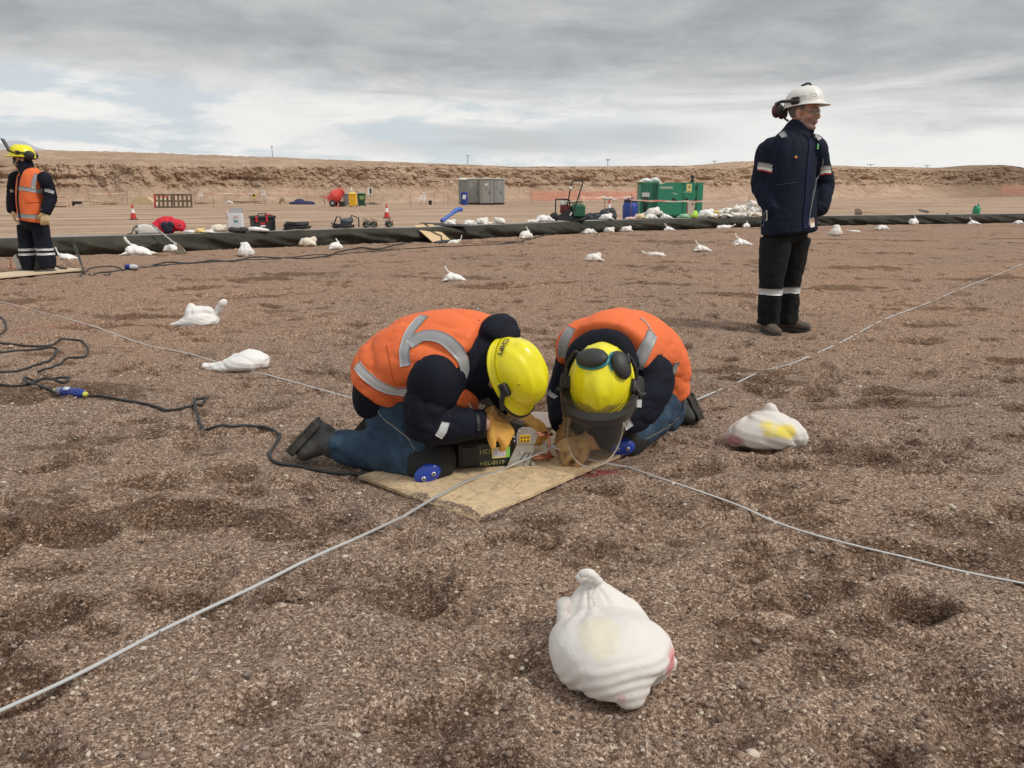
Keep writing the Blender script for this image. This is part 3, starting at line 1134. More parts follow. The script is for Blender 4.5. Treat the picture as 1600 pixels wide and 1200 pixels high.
def sack_shape(L, W, H, neck=None, corners=((-1, -1), (-1, 1)), tail=None, seed=0, voxel=.0085, sag=1.0, lumps=3):
    """closed sack lying along +x (neck end +x). neck: list of points of the tied end, tail: (points, radii)"""
    r = random.Random(seed)
    pr = []
    pts = []; rad = []
    for u, kw, kh in ((-.44, .50, .30), (-.30, .86, .72), (-.10, 1.02, .98), (.10, .92, .95), (.27, .62, .66), (.40, .34, .36)):
        pts.append((u * L, r.uniform(-.03, .03) * W, H * .46 * (.35 + .65 * kh)))
        rad.append((W * .5 * kw * r.uniform(.90, 1.08), H * .5 * kh * r.uniform(.92, 1.08)))
    pr.append(loft(pts, rad, (0, 1, 0), 22, .4, power=2.1))
    for _ in range(lumps):
        pr.append(ell((r.uniform(-.28, .15) * L, r.uniform(-.22, .22) * W, H * r.uniform(.35, .62)), (L * r.uniform(.16, .26), W * r.uniform(.20, .30), H * r.uniform(.32, .46)), rotz(r.uniform(-.9, .9))))
    for sx, sy in corners:
        pr.append(loft([(sx * L * .25, sy * W * .2, H * .35), (sx * L * .40, sy * W * .40, H * .28), (sx * L * .56, sy * W * .58, H * .20)], [(W * .22, H * .28), (W * .14, H * .15), (W * .02, H * .03)], (0, 1, 0), 12, .5))
    if neck is not None:
        n0 = np.array(neck, float)
        rr = [min(W, H) * .40, min(W, H) * .26] + [min(W, H) * .12] * (len(n0) - 2)
        pr.append(loft(n0, rr[:len(n0)], (0, 1, 0), 16, .5))
    if tail is not None:
        pr.append(loft(tail[0], [(a_ * .85, a_ * .42) if i_ else a_ * .75 for i_, a_ in enumerate(tail[1])], (1, .6, 0), 14, .3))
    nk = np.array(neck[-1] if neck is not None else (L * .5, 0, H * .5), float)
    ph = r.uniform(0, 9)

    def disp(co, nn):
        q = co - nk
        d = np.linalg.norm(q, axis=1)
        ax = unit(nk - np.array([0, 0, H * .4]))
        s, w, t = basis(ax, (0, 1, 0))
        th = np.arctan2(q @ w, q @ s)
        fan = np.exp(-d / (L * .33)) * (1 - np.exp(-d / .03))
        z = .008 * fan * np.sin(th * 9 + ph + 3 * pn(co[:, 0] * 9, co[:, 1] * 9, co[:, 2] * 9)) 
        z += .0034 * ridge(co[:, 0] * 5 + ph + 2 * co[:, 2], co[:, 1] * 8, co[:, 2] * 9, 3) * (1 - fan * .6)
        z -= .010 * np.exp(-np.abs(pn(co[:, 0] * 5 + ph, co[:, 1] * 5, co[:, 2] * 6)) * 18)
        z += .016 * pn(co[:, 0] * 6 + ph, co[:, 1] * 6, co[:, 2] * 6)
        z += .0028 * np.sin(co[:, 2] * 190 + 9 * pn(co[:, 0] * 7, co[:, 1] * 7, ph)) * np.clip(-nn[:, 2] * .5 + .65, 0, 1) * sstep(-co[:, 2], -H * .6, -H * .15)
        out = nn * (z * min(1.0, L / .3))[:, None]
        newz = co[:, 2] + out[:, 2]
        flat = np.where(newz < .012, .012 - newz, 0)           # belly pressed flat on the ground
        out[:, 2] += flat * .0
        return out
    me = soften(pr, voxel, 3, disp)
    me.materials.clear()
    return me


def place_sack(me, label, x, y, rz, material, group='white sandbags laid out over the gravel bed', z=None, s=1.0, cat='sandbag', tilt=(0, 0), name='sandbag', dz=-.008):
    if len(me.materials) == 0 or me.materials[0] != material:
        if len(me.materials):
            me = me.copy(); me.materials.clear()
        me.materials.append(material)
        me.polygons.foreach_set('use_smooth', np.ones(len(me.polygons), bool))
    o = bpy.data.objects.new(name, me)
    COL.objects.link(o)
    o.location = (x, y, (hz(x, y) if z is None else z) + dz)
    o.rotation_euler = (tilt[0], tilt[1], rz)
    o.scale = (s, s, s)
    tag(o, label, cat, group)
    return o
# ================================================================== things in the yard
M_RED = mat('red plastic', (.55, .035, .03), .5, 0, .15, 8, .1)
M_WHITEP = mat('white plastic', (.78, .78, .76), .45, 0, .05, 8, .05)
M_BLACKP = mat('black plastic', (.022, .023, .025), .5, 0, .2, 6, .15)
M_RUBBER = mat('black rubber cable', (.028, .030, .031), .6, 0, .25, 20, .1)
M_WOODPALE = mat('pale sawn wood', (.52, .38, .24), .8, 0, .25, 5, .3, 60, .003)
M_WOODOLD = mat('weathered pallet wood', (.115, .092, .060), .85, 0, .35, 6, .4, 40, .004, (.20, .165, .115), 3)
M_TAPE = mat('red and white barrier tape', (.72, .27, .20), .6, 0, .2, 3, 0, col2=(.80, .66, .58), c2scale=1.2, c2lo=.42, c2hi=.55)
M_STEEL = mat('steel rod', (.25, .17, .13), .6, .5, .3, 9, .1)
M_SIGNW = mat('white sign board', (.80, .80, .78), .6, 0, .04, 4, 0)
M_SIGNY = mat('yellow sign board', (.80, .56, .08), .6, 0, .06, 4, 0)
M_INK = mat('black print', (.03, .03, .03), .6, 0, .1, 4, 0)
M_POLEW = mat('grey pole wood', (.17, .155, .14), .9, 0, .2, 2, 0)


def YZ(x, y):
    return -.045


def yg(px, py):
    g = G(px, py, -.045)
    return np.array([g[0], g[1], -.045])


def text_geo(s, size, bold=False):
    cu = bpy.data.curves.new('t', 'FONT')
    cu.body = s; cu.size = size; cu.align_x = 'CENTER'; cu.align_y = 'CENTER'; cu.resolution_u = 3
    if bold: cu.offset = size * .025
    o = bpy.data.objects.new('t', cu); COL.objects.link(o)
    me = bpy.data.meshes.new_from_object(o.evaluated_get(bpy.context.evaluated_depsgraph_get()))
    bpy.data.objects.remove(o)
    v = np.zeros(len(me.vertices) * 3); me.vertices.foreach_get('co', v)
    f = [tuple(p.vertices) for p in me.polygons]
    return v.reshape(-1, 3), f


def text_obj(name, s, size, R, c, material, parent, bold=False, label=None):
    v, f = text_geo(s, size, bold)
    v = v @ np.asarray(R).T + np.asarray(c, float)
    o = mk(name, v, f, material, parent, False)
    if label: o['label'] = label
    return o


UPR = np.array([[1, 0, 0], [0, 0, -1], [0, 1, 0]]).astype(float)      # text plane facing -Y


# --- traffic cones
def cone(px, py, h, label, g=None):
    p = yg(px, py)
    c = thing('traffic_cone', label, 'traffic cone', p, 0.3, g)
    k = h / .7
    MB().box((0, 0, .02 * k), (.36 * k, .36 * k, .04 * k), bev=.01).build('base', M_BLACKP, c)
    MB().lathe([(.135 * k, .04 * k), (.092 * k, .30 * k)], n=18).build('cone_body', M_RED, c, 'auto')
    MB().lathe([(.093 * k, .30 * k), (.058 * k, .50 * k)], n=18).build('white_band', M_WHITEP, c, 'auto')
    MB().lathe([(.059 * k, .50 * k), (.030 * k, .68 * k), (.026 * k, .70 * k)], n=18).build('cone_tip', M_RED, c, 'auto')
    return c


CG = 'red and white traffic cones standing in the yard'
cone(209, 343, .60, 'red and white traffic cone standing alone left of the pallets', CG)
c2 = cone(604.5, 341, .60, 'red cone with white tip behind the three cable reels', CG)
cone(951.5, 335, .72, 'traffic cone rising behind the dark tarpaulin near the blue barrel', CG)

# --- pallets on edge
def pallet(px, py, w, lab, lean, red=False, rz=0.0):
    p = yg(px, py)
    t = thing('pallet', lab, 'pallet', p, rz, 'wooden pallets stood on edge in the yard')
    H = .95
    R = rotx(lean)
    for k in range(5):
        o = MB().box(R @ np.array([-w / 2 + .06 + k * (w - .12) / 4, -.05, H / 2]), (.085, .02, H), R).build('slat', M_RED if red and k == 0 else M_WOODOLD, t)
    for k in range(3):
        MB().box(R @ np.array([0, 0, .06 + k * (H - .12) / 2]), (w, .075, .10), R).build('beam', M_WOODOLD, t)
    for k in range(5):
        MB().box(R @ np.array([-w / 2 + .06 + k * (w - .12) / 4, .05, H / 2]), (.085, .02, H), R).build('slat', M_WOODOLD, t)
    if red:
        for k in range(6):
            MB().box(R @ np.array([-w / 2 + .12 + k * .17, -.066, H * .78 + .01 * k]), (.10, .012, .09), R).build('red_tag', M_RED, t)
    return t


pallet(255.5, 325, 1.28, 'grey wooden pallet on edge with red tags hanging on it', -.16, True)
pallet(286, 325, 1.28, 'darker wooden pallet on edge right of the red tagged one', -.12, False, .05)

# --- scrap timber
def planks(px, py, n, lab, Ls=(1.2, 3.0), spread=1.5, m=M_WOODPALE, cat='timber'):
    p = yg(px, py)
    t = thing('timber_pile', lab, cat, p, 0)
    r = random.Random(int(px))
    for k in range(n):
        L = r.uniform(*Ls)
        R = rotz(r.uniform(-.25, .25)) @ roty(r.uniform(-.10, .10))
        MB().box((r.uniform(-spread, spread) * .5, r.uniform(-.4, .4), .05 + .05 * (k % 4) + r.uniform(0, .06)), (L, r.uniform(.06, .2), .035), R).build('plank', m, t)
    return t


planks(170, 320, 9, 'low pile of pale planks right of the black wheelbarrow', (2.0, 4.2), 1.6)
planks(316, 320, 8, 'broken pale boards lying right of the pallets', (.7, 1.8), 1.4)
planks(384, 318.5, 4, 'long dark plank lying below the white sign', (1.8, 2.8), .8, mat('dark plank', (.17, .11, .07), .8))
planks(582, 321, 5, 'short dark offcuts on the ground beside the green bin', (.4, 1.2), .8, M_WOODOLD)
g = yg(226, 319.5)
w = MB().prism([(-1.25, 0), (1.2, 0), (.45, .62), (-.55, .62)], -.4, .4).build('plywood_wedge', mat('tan plywood', (.60, .45, .28), .8, 0, .12, 3), None, origin=None)
w.location = g; tag(w, 'trapezoid heap of tan plywood left of the pallets', 'plywood')
g = yg(358, 319)
w = soft('paper_scrap', [loft([(-.35, 0, .05), (0, 0, .24), (.35, .05, .06)], [.06, .09, .05])], M_WHITEP, None, .03, 2); w.location = g
tag(w, 'crumpled white scrap right of the broken boards', 'rubbish')
g = yg(441, 319)
w = soft('cardboard_scrap', [loft([(-.2, 0, .1), (0, 0, .5), (.15, .1, .38)], [(.1, .2), (.08, .18), .06]), loft([(0, 0, .4), (.3, .1, .06)], [.1, .05])], mat('brown card', (.33, .22, .12), .8), None, .03, 1); w.location = g
tag(w, 'bent brown cardboard lying under the white sign', 'rubbish')
g = yg(472, 319.5)
w = soft('blue_tarpaulin', [ell((0, 0, .08), (1.1, .5, .16)), ell((-.2, 0, .2), (.45, .3, .22)), ell((.6, 0, .1), (.5, .3, .14))], mat('navy cloth', (.03, .035, .10), .8), None, .04, 2, lambda co, nn: .05 * ridge(co[:, 0] * 4, co[:, 1] * 4, co[:, 2] * 5, 3)); w.location = g
tag(w, 'dark blue crumpled tarpaulin left of the concrete mixer', 'tarpaulin')

# --- wheelbarrow and scaffold frame
g = yg(121, 322)
t = thing('wheelbarrow', 'black wheelbarrow on the yard right of the orange vested worker', 'wheelbarrow', g, 0); t.scale = (.56,) * 3
MB().box((0, 0, .48), (1.0, .6, .36), bev=.05, taper=1.15).build('tray', M_BLACKP, t, 'auto')
for s in (-1, 1):
    MB().tube([(-.6, s * .2, .25), (.45, s * .25, .30), (1.0, s * .3, .62), (1.35, s * .3, .66)], .025, 6).build('handle', M_BLACKP, t, True)
    MB().tube([(.15, s * .22, .3), (.25, s * .25, 0), (.45, s * .25, 0), (.5, s * .25, .3)], .02, 6).build('leg', M_STEEL, t, True)
MB().lathe([(.05, -.05), (.20, -.04), (.21, 0), (.20, .04), (.05, .05)], (-.55, 0, .2), 16, rotx(math.pi / 2)).build('wheel', M_RUBBER, t, True)
g = yg(97, 324)
t = thing('metal_trolley', 'orange tubular metal trolley frame beside the wheelbarrow', 'trolley', g, 0); t.scale = (.78,) * 3
mo = mat('orange brown tube', (.45, .20, .10), .6, .3)
MB().tube([(-1.4, 0, .9), (.4, 0, .9), (.62, 0, .8), (.75, 0, .12), (-1.4, 0, .12)], .035, 8).build('frame', mo, t, True)
for k in range(2):
    MB().tube([(-1.4, 0, .68 - k * .22), (.55, 0, .68 - k * .22)], .02, 6).build('rail', mo, t, True)
MB().box((-.5, 0, .06), (1.5, .5, .10), bev=.02).build('deck', mat('brown deck', (.16, .10, .07), .8), t)

# --- posts, barrier tape and signs
def fence_line(pts, lab, h=1.0, m=M_TAPE, n=1, width=.06, sagk=.06, cat='barrier tape', posth=1.05):
    P0 = [yg(*p) for p in pts]
    t = thing('barrier_tape_line', lab, cat, P0[0], 0)
    base = P0[0]
    for i, p in enumerate(P0):
        q = p - base
        MB().tube([q, q + [0, 0, posth]], .013, 6).build('post', M_STEEL, t, True)
    for kk in range(n):
        for a, b in zip(P0[:-1], P0[1:]):
            s = np.linspace(0, 1, 14)
            q = a[None] + (b - a)[None] * s[:, None] - base
            zz = h - kk * .16 - sagk * 4 * s * (1 - s) + .012 * np.sin(s * 31 + kk)
            w = width * (.55 + .45 * np.abs(np.cos(s * 9 + kk + a[0])))
            V = []
            for sg in (-1, 1):
                for yo in (-.002, .002):
                    V.append(np.c_[q[:, :2] + [0, yo], q[:, 2] + zz + sg * w / 2])
            V = np.array(V)                    # 4 x n
            idx = np.arange(4 * 14).reshape(4, 14)
            f = []
            for i in range(13):
                for u, v in ((0, 2), (3, 1), (1, 0), (2, 3)):
                    f.append((idx[u, i], idx[u, i + 1], idx[v, i + 1], idx[v, i]))
            mk('tape', V.reshape(-1, 3), f, m, t, False)
    return t


fence_line([(70, 321), (141, 322), (200, 320)], 'red barrier tape on rods behind the orange vested worker')
fence_line([(305, 322), (334, 324), (415, 321), (480, 320)], 'red barrier tape on thin rods right of the pallets')
fence_line([(642, 323), (679, 321), (700, 323), (693, 318)], 'red barrier tape square round the white plastic chair', 1.1)
fence_line([(905, 352), (944, 350), (985, 348)], 'red and white tape strung left of the blue barrel over the tarpaulin', .92, sagk=.03, width=.06)
fence_line([(985, 348), (1168, 347.5)], 'red and white tape crossing in front of the green generator', .80, sagk=.05, width=.06, posth=.95)


def mesh_net(px0, py0, px1, py1, h, lab, m):
    a, b = yg(px0, py0), yg(px1, py1)
    t = thing('safety_net', lab, 'safety net', a, 0)
    n = 26
    s = np.linspace(0, 1, n)
    for k in range(7):
        zz = h * (1 - .12 * k) - .10 * np.sin(s * math.pi * 3) ** 2 * (1 - k * .1) + .02 * np.sin(s * 40 + k)
        q = (b - a)[None] * s[:, None]; q[:, 2] += zz
        MB().tube(q, .028, 4).build('cord', m, t, False)
    q = np.linspace(0, 1, 5)
    for u in q:
        c = (b - a) * u
        MB().tube([c, c + [0, 0, h * 1.1]], .018, 5).build('post', M_STEEL, t, False)
    b2 = MB()
    for u in np.linspace(0, 1, 70):
        c = (b - a) * u
        b2.tube([c + [0, 0, h * .25], c + [0, 0, h * .92]], .012, 3)
    o = b2.build('cross_cords', m, t); o['kind'] = 'stuff'
    return t


M_NET = mat('orange net cord', (.72, .24, .16), .7, 0, .15, 2, 0)
mesh_net(830, 318, 1000, 315, 1.15, 'sagging orange safety net left of the green generator', M_NET)
mesh_net(1562, 309.5, 1720, 309, 2.2, 'orange safety net at the far right below the dark quarry face', M_NET)


def sign(px, py, h, w, hh, lab, face, mark=None):
    p = yg(px, py)
    t = thing('sign', lab, 'sign', p, 0)
    MB().tube([(0, 0, 0), (0, 0, h)], .012, 6).build('post', M_STEEL, t, True)
    MB().box((0, -.02, h - hh / 2 + .05), (w, .012, hh)).build('panel', face, t)
    if mark == 'square':
        MB().box((0, -.030, h - hh / 2 + .12), (w * .5, .004, hh * .3)).build('symbol', mat('grey print', (.25, .22, .35), .6), t)
        MB().box((0, -.030, h - hh / 2 - .15), (w * .7, .004, hh * .06)).build('text_line', M_INK, t)
    if mark == 'triangle':
        MB().prism([(-.14, -.1), (.14, -.1), (0, .16)], -.034, -.029, c=(0, 0, h - hh / 2 + .1)).build('symbol', M_INK, t)
    if mark == 'arrow':
        MB().prism([(-.02, -.2), (.14, -.2), (.14, .22), (.02, .22), (-.10, .06), (-.02, .06)], -.034, -.029, c=(0, 0, h - hh / 2 + .08)).build('symbol', M_INK, t)
        MB().box((0, -.030, h - hh / 2 - .23), (w * .6, .004, .04)).build('text_line', M_INK, t)
    return t


sign(315, 322, .98, .38, .28, 'small blank white board on the red tape right of the pallets', M_SIGNW)
sign(398, 321, .92, .28, .38, 'small yellow warning sign hanging on the red tape', M_SIGNY, 'triangle')
sign(413, 321, 1.15, .36, .46, 'white sign with a dark square symbol above the red tape', M_SIGNW, 'square')
sign(579, 321, 1.35, .42, .60, 'white sign with a black symbol right of the green wheelie bin', M_SIGNW, 'arrow')

# --- concrete mixer
g = yg(526, 323)
t = thing('concrete_mixer', 'red concrete mixer with tilted drum left of the wheelie bins', 'mixer', g, 0)
MRB = mat('bright red paint', (.70, .075, .06), .4, 0, .15, 5, .05)
R = roty(math.radians(52))
MB().lathe([(.10, -.55), (.34, -.5), (.46, -.15), (.46, .12), (.40, .22), (.24, .62), (.235, .66)], (-.02, 0, .78), 26, R).build('drum', MRB, t, 'auto')
MB().lathe([(.475, -.05), (.485, 0), (.475, .05)], (-.02, 0, .78), 26, R).build('drum_ring', MRB, t, True)
MB().lathe([(.25, .64), (.262, .67), (.25, .70)], (-.02, 0, .78), 22, R).build('drum_mouth', MRB, t, True)
for s in (-1, 1):
    MB().tube([(-.95, s * .25, .75), (-.75, s * .25, .72), (-.25, s * .25, .05), (.25, s * .25, .05)], .035, 8).build('frame', MRB, t, True)
    MB().tube([(-.35, s * .3, .12), (.0, s * .3, .75), (.3, s * .3, .10)], .03, 6).build('strut', MRB, t, True)
    MB().lathe([(.06, -.05), (.21, -.05), (.24, 0), (.21, .05), (.06, .05)], (-.22, s * .38, .24), 20, rotx(math.pi / 2)).build('wheel', M_RUBBER, t, True)
    MB().lathe([(.02, -.06), (.10, -.06), (.10, .06), (.02, .06)], (-.22, s * .38, .24), 14, rotx(math.pi / 2)).build('wheel_hub', mat('grey hub', (.5, .48, .45), .5, .4), t, True)
MB().tube([(-1.15, -.05, .82), (-.9, -.1, .72), (-.85, -.1, .2)], .028, 6).build('handle', M_STEEL, t, True)
MB().box((.42, 0, .22), (.42, .5, .36), bev=.05).build('motor_box', M_BLACKP, t, 'auto')

# --- wheelie bins
def bin_(px, py, bodym, lidm, lab, rz, extra=None):
    p = yg(px, py)
    t = thing('wheelie_bin', lab, 'bin', p, rz, 'wheelie bins in a row by the mixer')
    MB().box((0, 0, .50), (.46, .5, .86), bev=.03, taper=1.14).build('body', bodym, t, 'auto')
    MB().box((0, 0, .925), (.60, .64, .05), bev=.015).build('rim', bodym, t, 'auto')
    MB().lathe([(.33, 0), (.32, .03), (.22, .07), (.05, .085)], (0, 0, .95), 4, rotz(math.pi / 4) @ np.diag([1, 1.06, 1])).build('lid', lidm, t, False)
    MB().tube([(-.24, .36, .93), (.24, .36, .93)], .02, 6).build('handle', bodym, t, True)
    for s in (-1, 1):
        MB().lathe([(.04, -.03), (.10, -.03), (.10, .03), (.04, .03)], (s * .23, .25, .1), 14, roty(math.pi / 2)).build('wheel', M_RUBBER, t, True)
    return t


bin_(543.0, 322.6, mat('grey bin plastic', (.30, .29, .31), .55), mat('pale grey lid', (.36, .36, .36), .5), 'grey wheelie bin between the mixer and the yellow bin', .0)
yb = bin_(551.8, 323.4, mat('yellow bin plastic', (.80, .47, .02), .5), mat('bright yellow lid', (.88, .66, .10), .5), 'yellow wheelie bin, middle of the three', .0)
MB().tube([(-.03, 0, 1.0), (-.08, 0, 1.38)], .045, 8).build('white_post', M_SIGNW, yb, True)
gb_ = bin_(565.5, 322.8, mat('dark green bin plastic', (.018, .085, .045), .5), mat('sage green lid', (.20, .27, .21), .5), 'dark green wheelie bin with a pale label', .0)
MB().box((.06, -.292, .66), (.28, .006, .25)).build('label_frame', mat('pale green label', (.50, .70, .25), .6), gb_)
MB().box((.06, -.297, .66), (.22, .004, .19)).build('label_panel', mat('label middle', (.22, .40, .12), .6), gb_)

# --- chair, bucket and bits by the tape square
g = yg(661, 320)
t = thing('plastic_chair', 'white plastic garden chair standing by the taped square', 'chair', g, -.2)
MB().box((0, 0, .42), (.46, .44, .03), bev=.01).build('seat', M_WHITEP, t)
for sx in (-1, 1):
    MB().tube([(sx * .22, -.22, 0), (sx * .20, -.18, .64)], .024, 6).build('leg', M_WHITEP, t, True)
    MB().tube([(sx * .24, .26, 0), (sx * .20, .20, .45), (sx * .19, .26, .86)], .024, 6).build('leg', M_WHITEP, t, True)
    MB().tube([(sx * .20, -.18, .64), (sx * .2, .2, .66)], .026, 6).build('arm', M_WHITEP, t, True)
for k in range(4):
    MB().box((-.12 + k * .08, .235, .68), (.035, .02, .34), rotx(-.12)).build('back_slat', M_WHITEP, t)
MB().tube([(-.19, .26, .84), (0, .28, .93), (.19, .26, .84)], .03, 6).build('back_rail', M_WHITEP, t, True)
g = yg(672.3, 320)
o = MB().lathe([(.13, 0), (.16, .36), (.15, .36), (.14, .34)], n=16).build('bucket', M_BLACKP, None, 'auto'); o.location = g
tag(o, 'small black bucket right of the plastic chair', 'bucket')

# --- blue drum by the toilets
M_BLUE = mat('blue drum plastic', (.022, .055, .30), .42, 0, .15, 5, .05)
g = yg(725.5, 320.5)
t = thing('plastic_drum', 'blue plastic drum with white label beside the toilets', 'drum', g, 0)
MB().lathe([(.27, 0), (.29, .04), (.29, .92), (.27, .98), (.30, .99), (.30, 1.03), (.26, 1.05)], n=24).build('drum_body', M_BLUE, t, 'auto')
MB().box((.02, -.295, .66), (.27, .02, .34), roty(.15)).build('paper_label', M_SIGNW, t)

# --- portable toilets
M_WC = [mat('grey green toilet wall', (.33, .335, .30), .5, 0, .08, 2, .05), mat('grey beige toilet wall', (.335, .32, .295), .5, 0, .08, 2, .05), mat('light grey toilet wall', (.37, .385, .375), .5, 0, .08, 2, .05)]
M_ROOF = mat('cream roof shell', (.74, .71, .62), .5)


def toilet(px, py, m, lab, rz, sticker=None, wid=1.12):
    p = yg(px, py)
    t = thing('portable_toilet', lab, 'portable toilet', p, rz, 'portable toilets standing in a row')
    MB().box((0, 0, .07), (wid * .98, 1.1, .10)).build('skid', M_BLACKP, t)
    MB().box((0, 0, 1.13), (wid, 1.12, 2.02), bev=.03).build('cabin', m, t, 'auto')
    MB().box((.0, -.575, 1.08), (wid * .64, .035, 1.84), bev=.01).build('door', m, t, 'auto')
    for s in (-1, 1):
        MB().box((s * wid * .40, -.575, 1.1), (.07, .03, 1.95), bev=.008).build('door_jamb', m, t)
    MB().box((.10, -.60, 1.35), (.60, .02, .05), roty(.7)).build('door_rib', m, t)
    MB().box((.26, -.607, 1.0), (.05, .03, .20)).build('door_latch', M_INK, t)
    MB().box((-.05, -.60, 1.84), (.10, .012, .07)).build('door_vent', M_INK, t)
    MB().prism([(-wid / 2 - .05, 0), (wid / 2 + .05, 0), (wid / 2 + .05, .05), (.28, .09), (0, .2), (-.28, .09), (-wid / 2 - .05, .05)], -.63, .6, c=(0, 0, 2.13)).build('roof', M_ROOF, t)
    if sticker == 'w':
        MB().lathe([(.11, 0), (.11, .01)], (.02, -.60, 1.68), 14, rotx(math.pi / 2)).build('door_sticker', M_SIGNW, t)
    if sticker == 'r':
        MB().lathe([(.10, 0), (.10, .01)], (.06, -.60, 1.82), 14, rotx(math.pi / 2)).build('door_sticker', mat('pink print', (.60, .45, .45), .6), t)
    return t


toilet(741.5, 319.8, M_WC[0], 'greenish grey portable toilet next to the blue drum', .0)
toilet(760.2, 320.0, M_WC[1], 'beige grey portable toilet, middle of the row, round white sticker', .0, 'w')
toilet(778.6, 319.6, M_WC[2], 'pale grey portable toilet at the right end of the row', .0, 'r')
toilet(729.0, 318.6, mat('dull grey toilet wall', (.27, .28, .275), .55), 'set back portable toilet mostly hidden at the row\'s left end', 1.2, None, 1.0)

# --- generator in green canopy
g = yg(1048, 345.5)
M_GEN = mat('green enamel', (.028, .245, .145), .42, 0, .12, 1.5, .03, 20, .01, (.022, .17, .11), .9, .55, .8)
M_GEND = mat('shaded louvre green', (.022, .15, .095), .5, 0, .15)
gy = g[1]
LW = (1098 - 997) / FPX * gy * .935
t = thing('generator', 'large green generator set in a boxed canopy behind the sandbags', 'generator', (g[0], gy + .5, -.045), -.02)
w2 = LW / 2
GH = 1.40
MB().box((0, 0, .10), (LW * .98, .96, .16)).build('base_frame', M_BLACKP, t)
MB().box((0, 0, .18 + (GH - .18) / 2), (LW, 1.0, GH - .18), bev=.025).build('canopy', M_GEN, t, 'auto')
MB().box((0, 0, GH + .012), (LW + .05, 1.05, .028)).build('roof_sheet', M_GEN, t)
fx = -.5 - .012
for a, b_, nm in ((-.235, .16, 'door'), (.19, .385, 'door'), (.40, .49, 'end_panel')):
    MB().box(((a + b_) / 2 * LW, fx, .82), ((b_ - a) * LW - .03, .03, 1.16), bev=.008).build(nm, M_GEN, t, 'auto')
MB().box((-.37 * LW, fx - .004, .80), (.20 * LW, .02, 1.22), bev=.006).build('louvre_panel', M_GEND, t)
for k in range(4):
    MB().box((-.285 * LW + k * .045, fx - .02, .80), (.022, .04, 1.2)).build('louvre', M_GEND, t)
MB().box((-.42 * LW, fx - .03, .98), (.12 * LW, .05, .16)).build('control_box', mat('pale control box', (.55, .57, .56), .5), t)
for k in range(3):
    MB().tube([(-.46 * LW + k * .09, fx - .03, .9), (-.44 * LW + k * .07, fx - .09, .66), (-.43 * LW, fx - .04, .3)], .02, 6).build('cable', M_RUBBER, t, True)
for xx in (.035, .165 + .03):
    MB().box((xx * LW + (0 if xx < .1 else .10), fx - .02, .80), (.14, .02, .11), bev=.01).build('door_handle', M_INK, t)
for xx in (-.232, .385):
    for zz in (.42, .82, 1.24):
        MB().box((xx * LW, fx - .02, zz), (.05, .03, .11)).build('hinge', M_INK, t)
MB().lathe([(.07, 0), (.07, .10), (.04, .12), (.04, .17), (.085, .19), (.085, .26), (.03, .29)], (.36 * LW, 0, GH + .02), 16).build('exhaust', M_INK, t, 'auto')
MB().box((.27 * LW, fx - .019, 1.22), (.19, .006, .31)).build('warning_sign', mat('cream warning plate', (.80, .68, .32), .6), t)
MB().prism([(-.05, -.08), (.06, .02), (.01, .02), (.04, .1), (-.05, 0), (0, 0)], fx - .027, fx - .023, c=(.27 * LW, 0, 1.26)).build('lightning_symbol', mat('brown print', (.30, .14, .03), .6), t)
MB().box((.27 * LW, fx - .024, 1.10), (.13, .004, .02)).build('text_line', M_INK, t)
MB().box((.31 * LW, fx - .021, .48), (.30, .012, .52)).build('notice_board', mat('faded notice', (.62, .52, .44), .7, 0, .3, 8), t)
MB().box((.255 * LW, fx - .029, .47), (.06, .004, .42)).build('notice_print', mat('notice brown', (.25, .17, .14), .7), t)
MB().box((.34 * LW, fx - .029, .64), (.08, .004, .08)).build('notice_print', mat('notice dark', (.28, .2, .2), .7), t)
M_DECAL = mat('cream decal', (.80, .78, .62), .6, 0, .03, 3, 0)
text_obj('lettering', 'HOLKOC', .115, UPR, (-.09 * LW, fx - .018, 1.24), M_DECAL, t, True)
MB().lathe([(.045, 0), (.045, .006)], (-.19 * LW, fx - .016, 1.405), 12, rotx(math.pi / 2)).build('round_logo', M_DECAL, t)
text_obj('lettering', 'amc', .08, UPR, (-.145 * LW, fx - .018, 1.40), M_DECAL, t, True)
MB().box((.05 * LW, fx - .018, 1.02), (.19, .004, .022), roty(.3)).build('decal_stroke', M_DECAL, t)
MB().box((.20 * LW, fx - .018, 1.08), (.11, .004, .028)).build('decal', mat('green decal', (.35, .60, .45), .6), t)
for nm, px_, zz, rx in (('rag', 1008, GH + .06, .22), ('rag', 1018, GH + .05, .2)):
    pass
w = soft('white_rag', [loft([(-.35, 0, .03), (-.15, 0, .10), (.05, .02, .04)], [.05, .07, .04]), loft([(0, 0, .05), (.2, 0, .12), (.4, .05, .03)], [.05, .07, .03])], M_WHITEP, None, .02, 2, lambda co, nn: .02 * ridge(co[:, 0] * 9, co[:, 1] * 9, co[:, 2] * 9, 2))
w.location = (g[0] - .34 * LW, gy + .35, GH - .02); tag(w, 'crumpled white rag lying on the generator roof', 'rag')
o = MB().box((0, 0, 0), (.55, .7, .015)).build('roof_plank', M_WOODPALE, None); o.location = (g[0] - .49 * LW - .12, gy + .4, GH + .0)
tag(o, 'thin board sticking out from the generator roof at left', 'board')

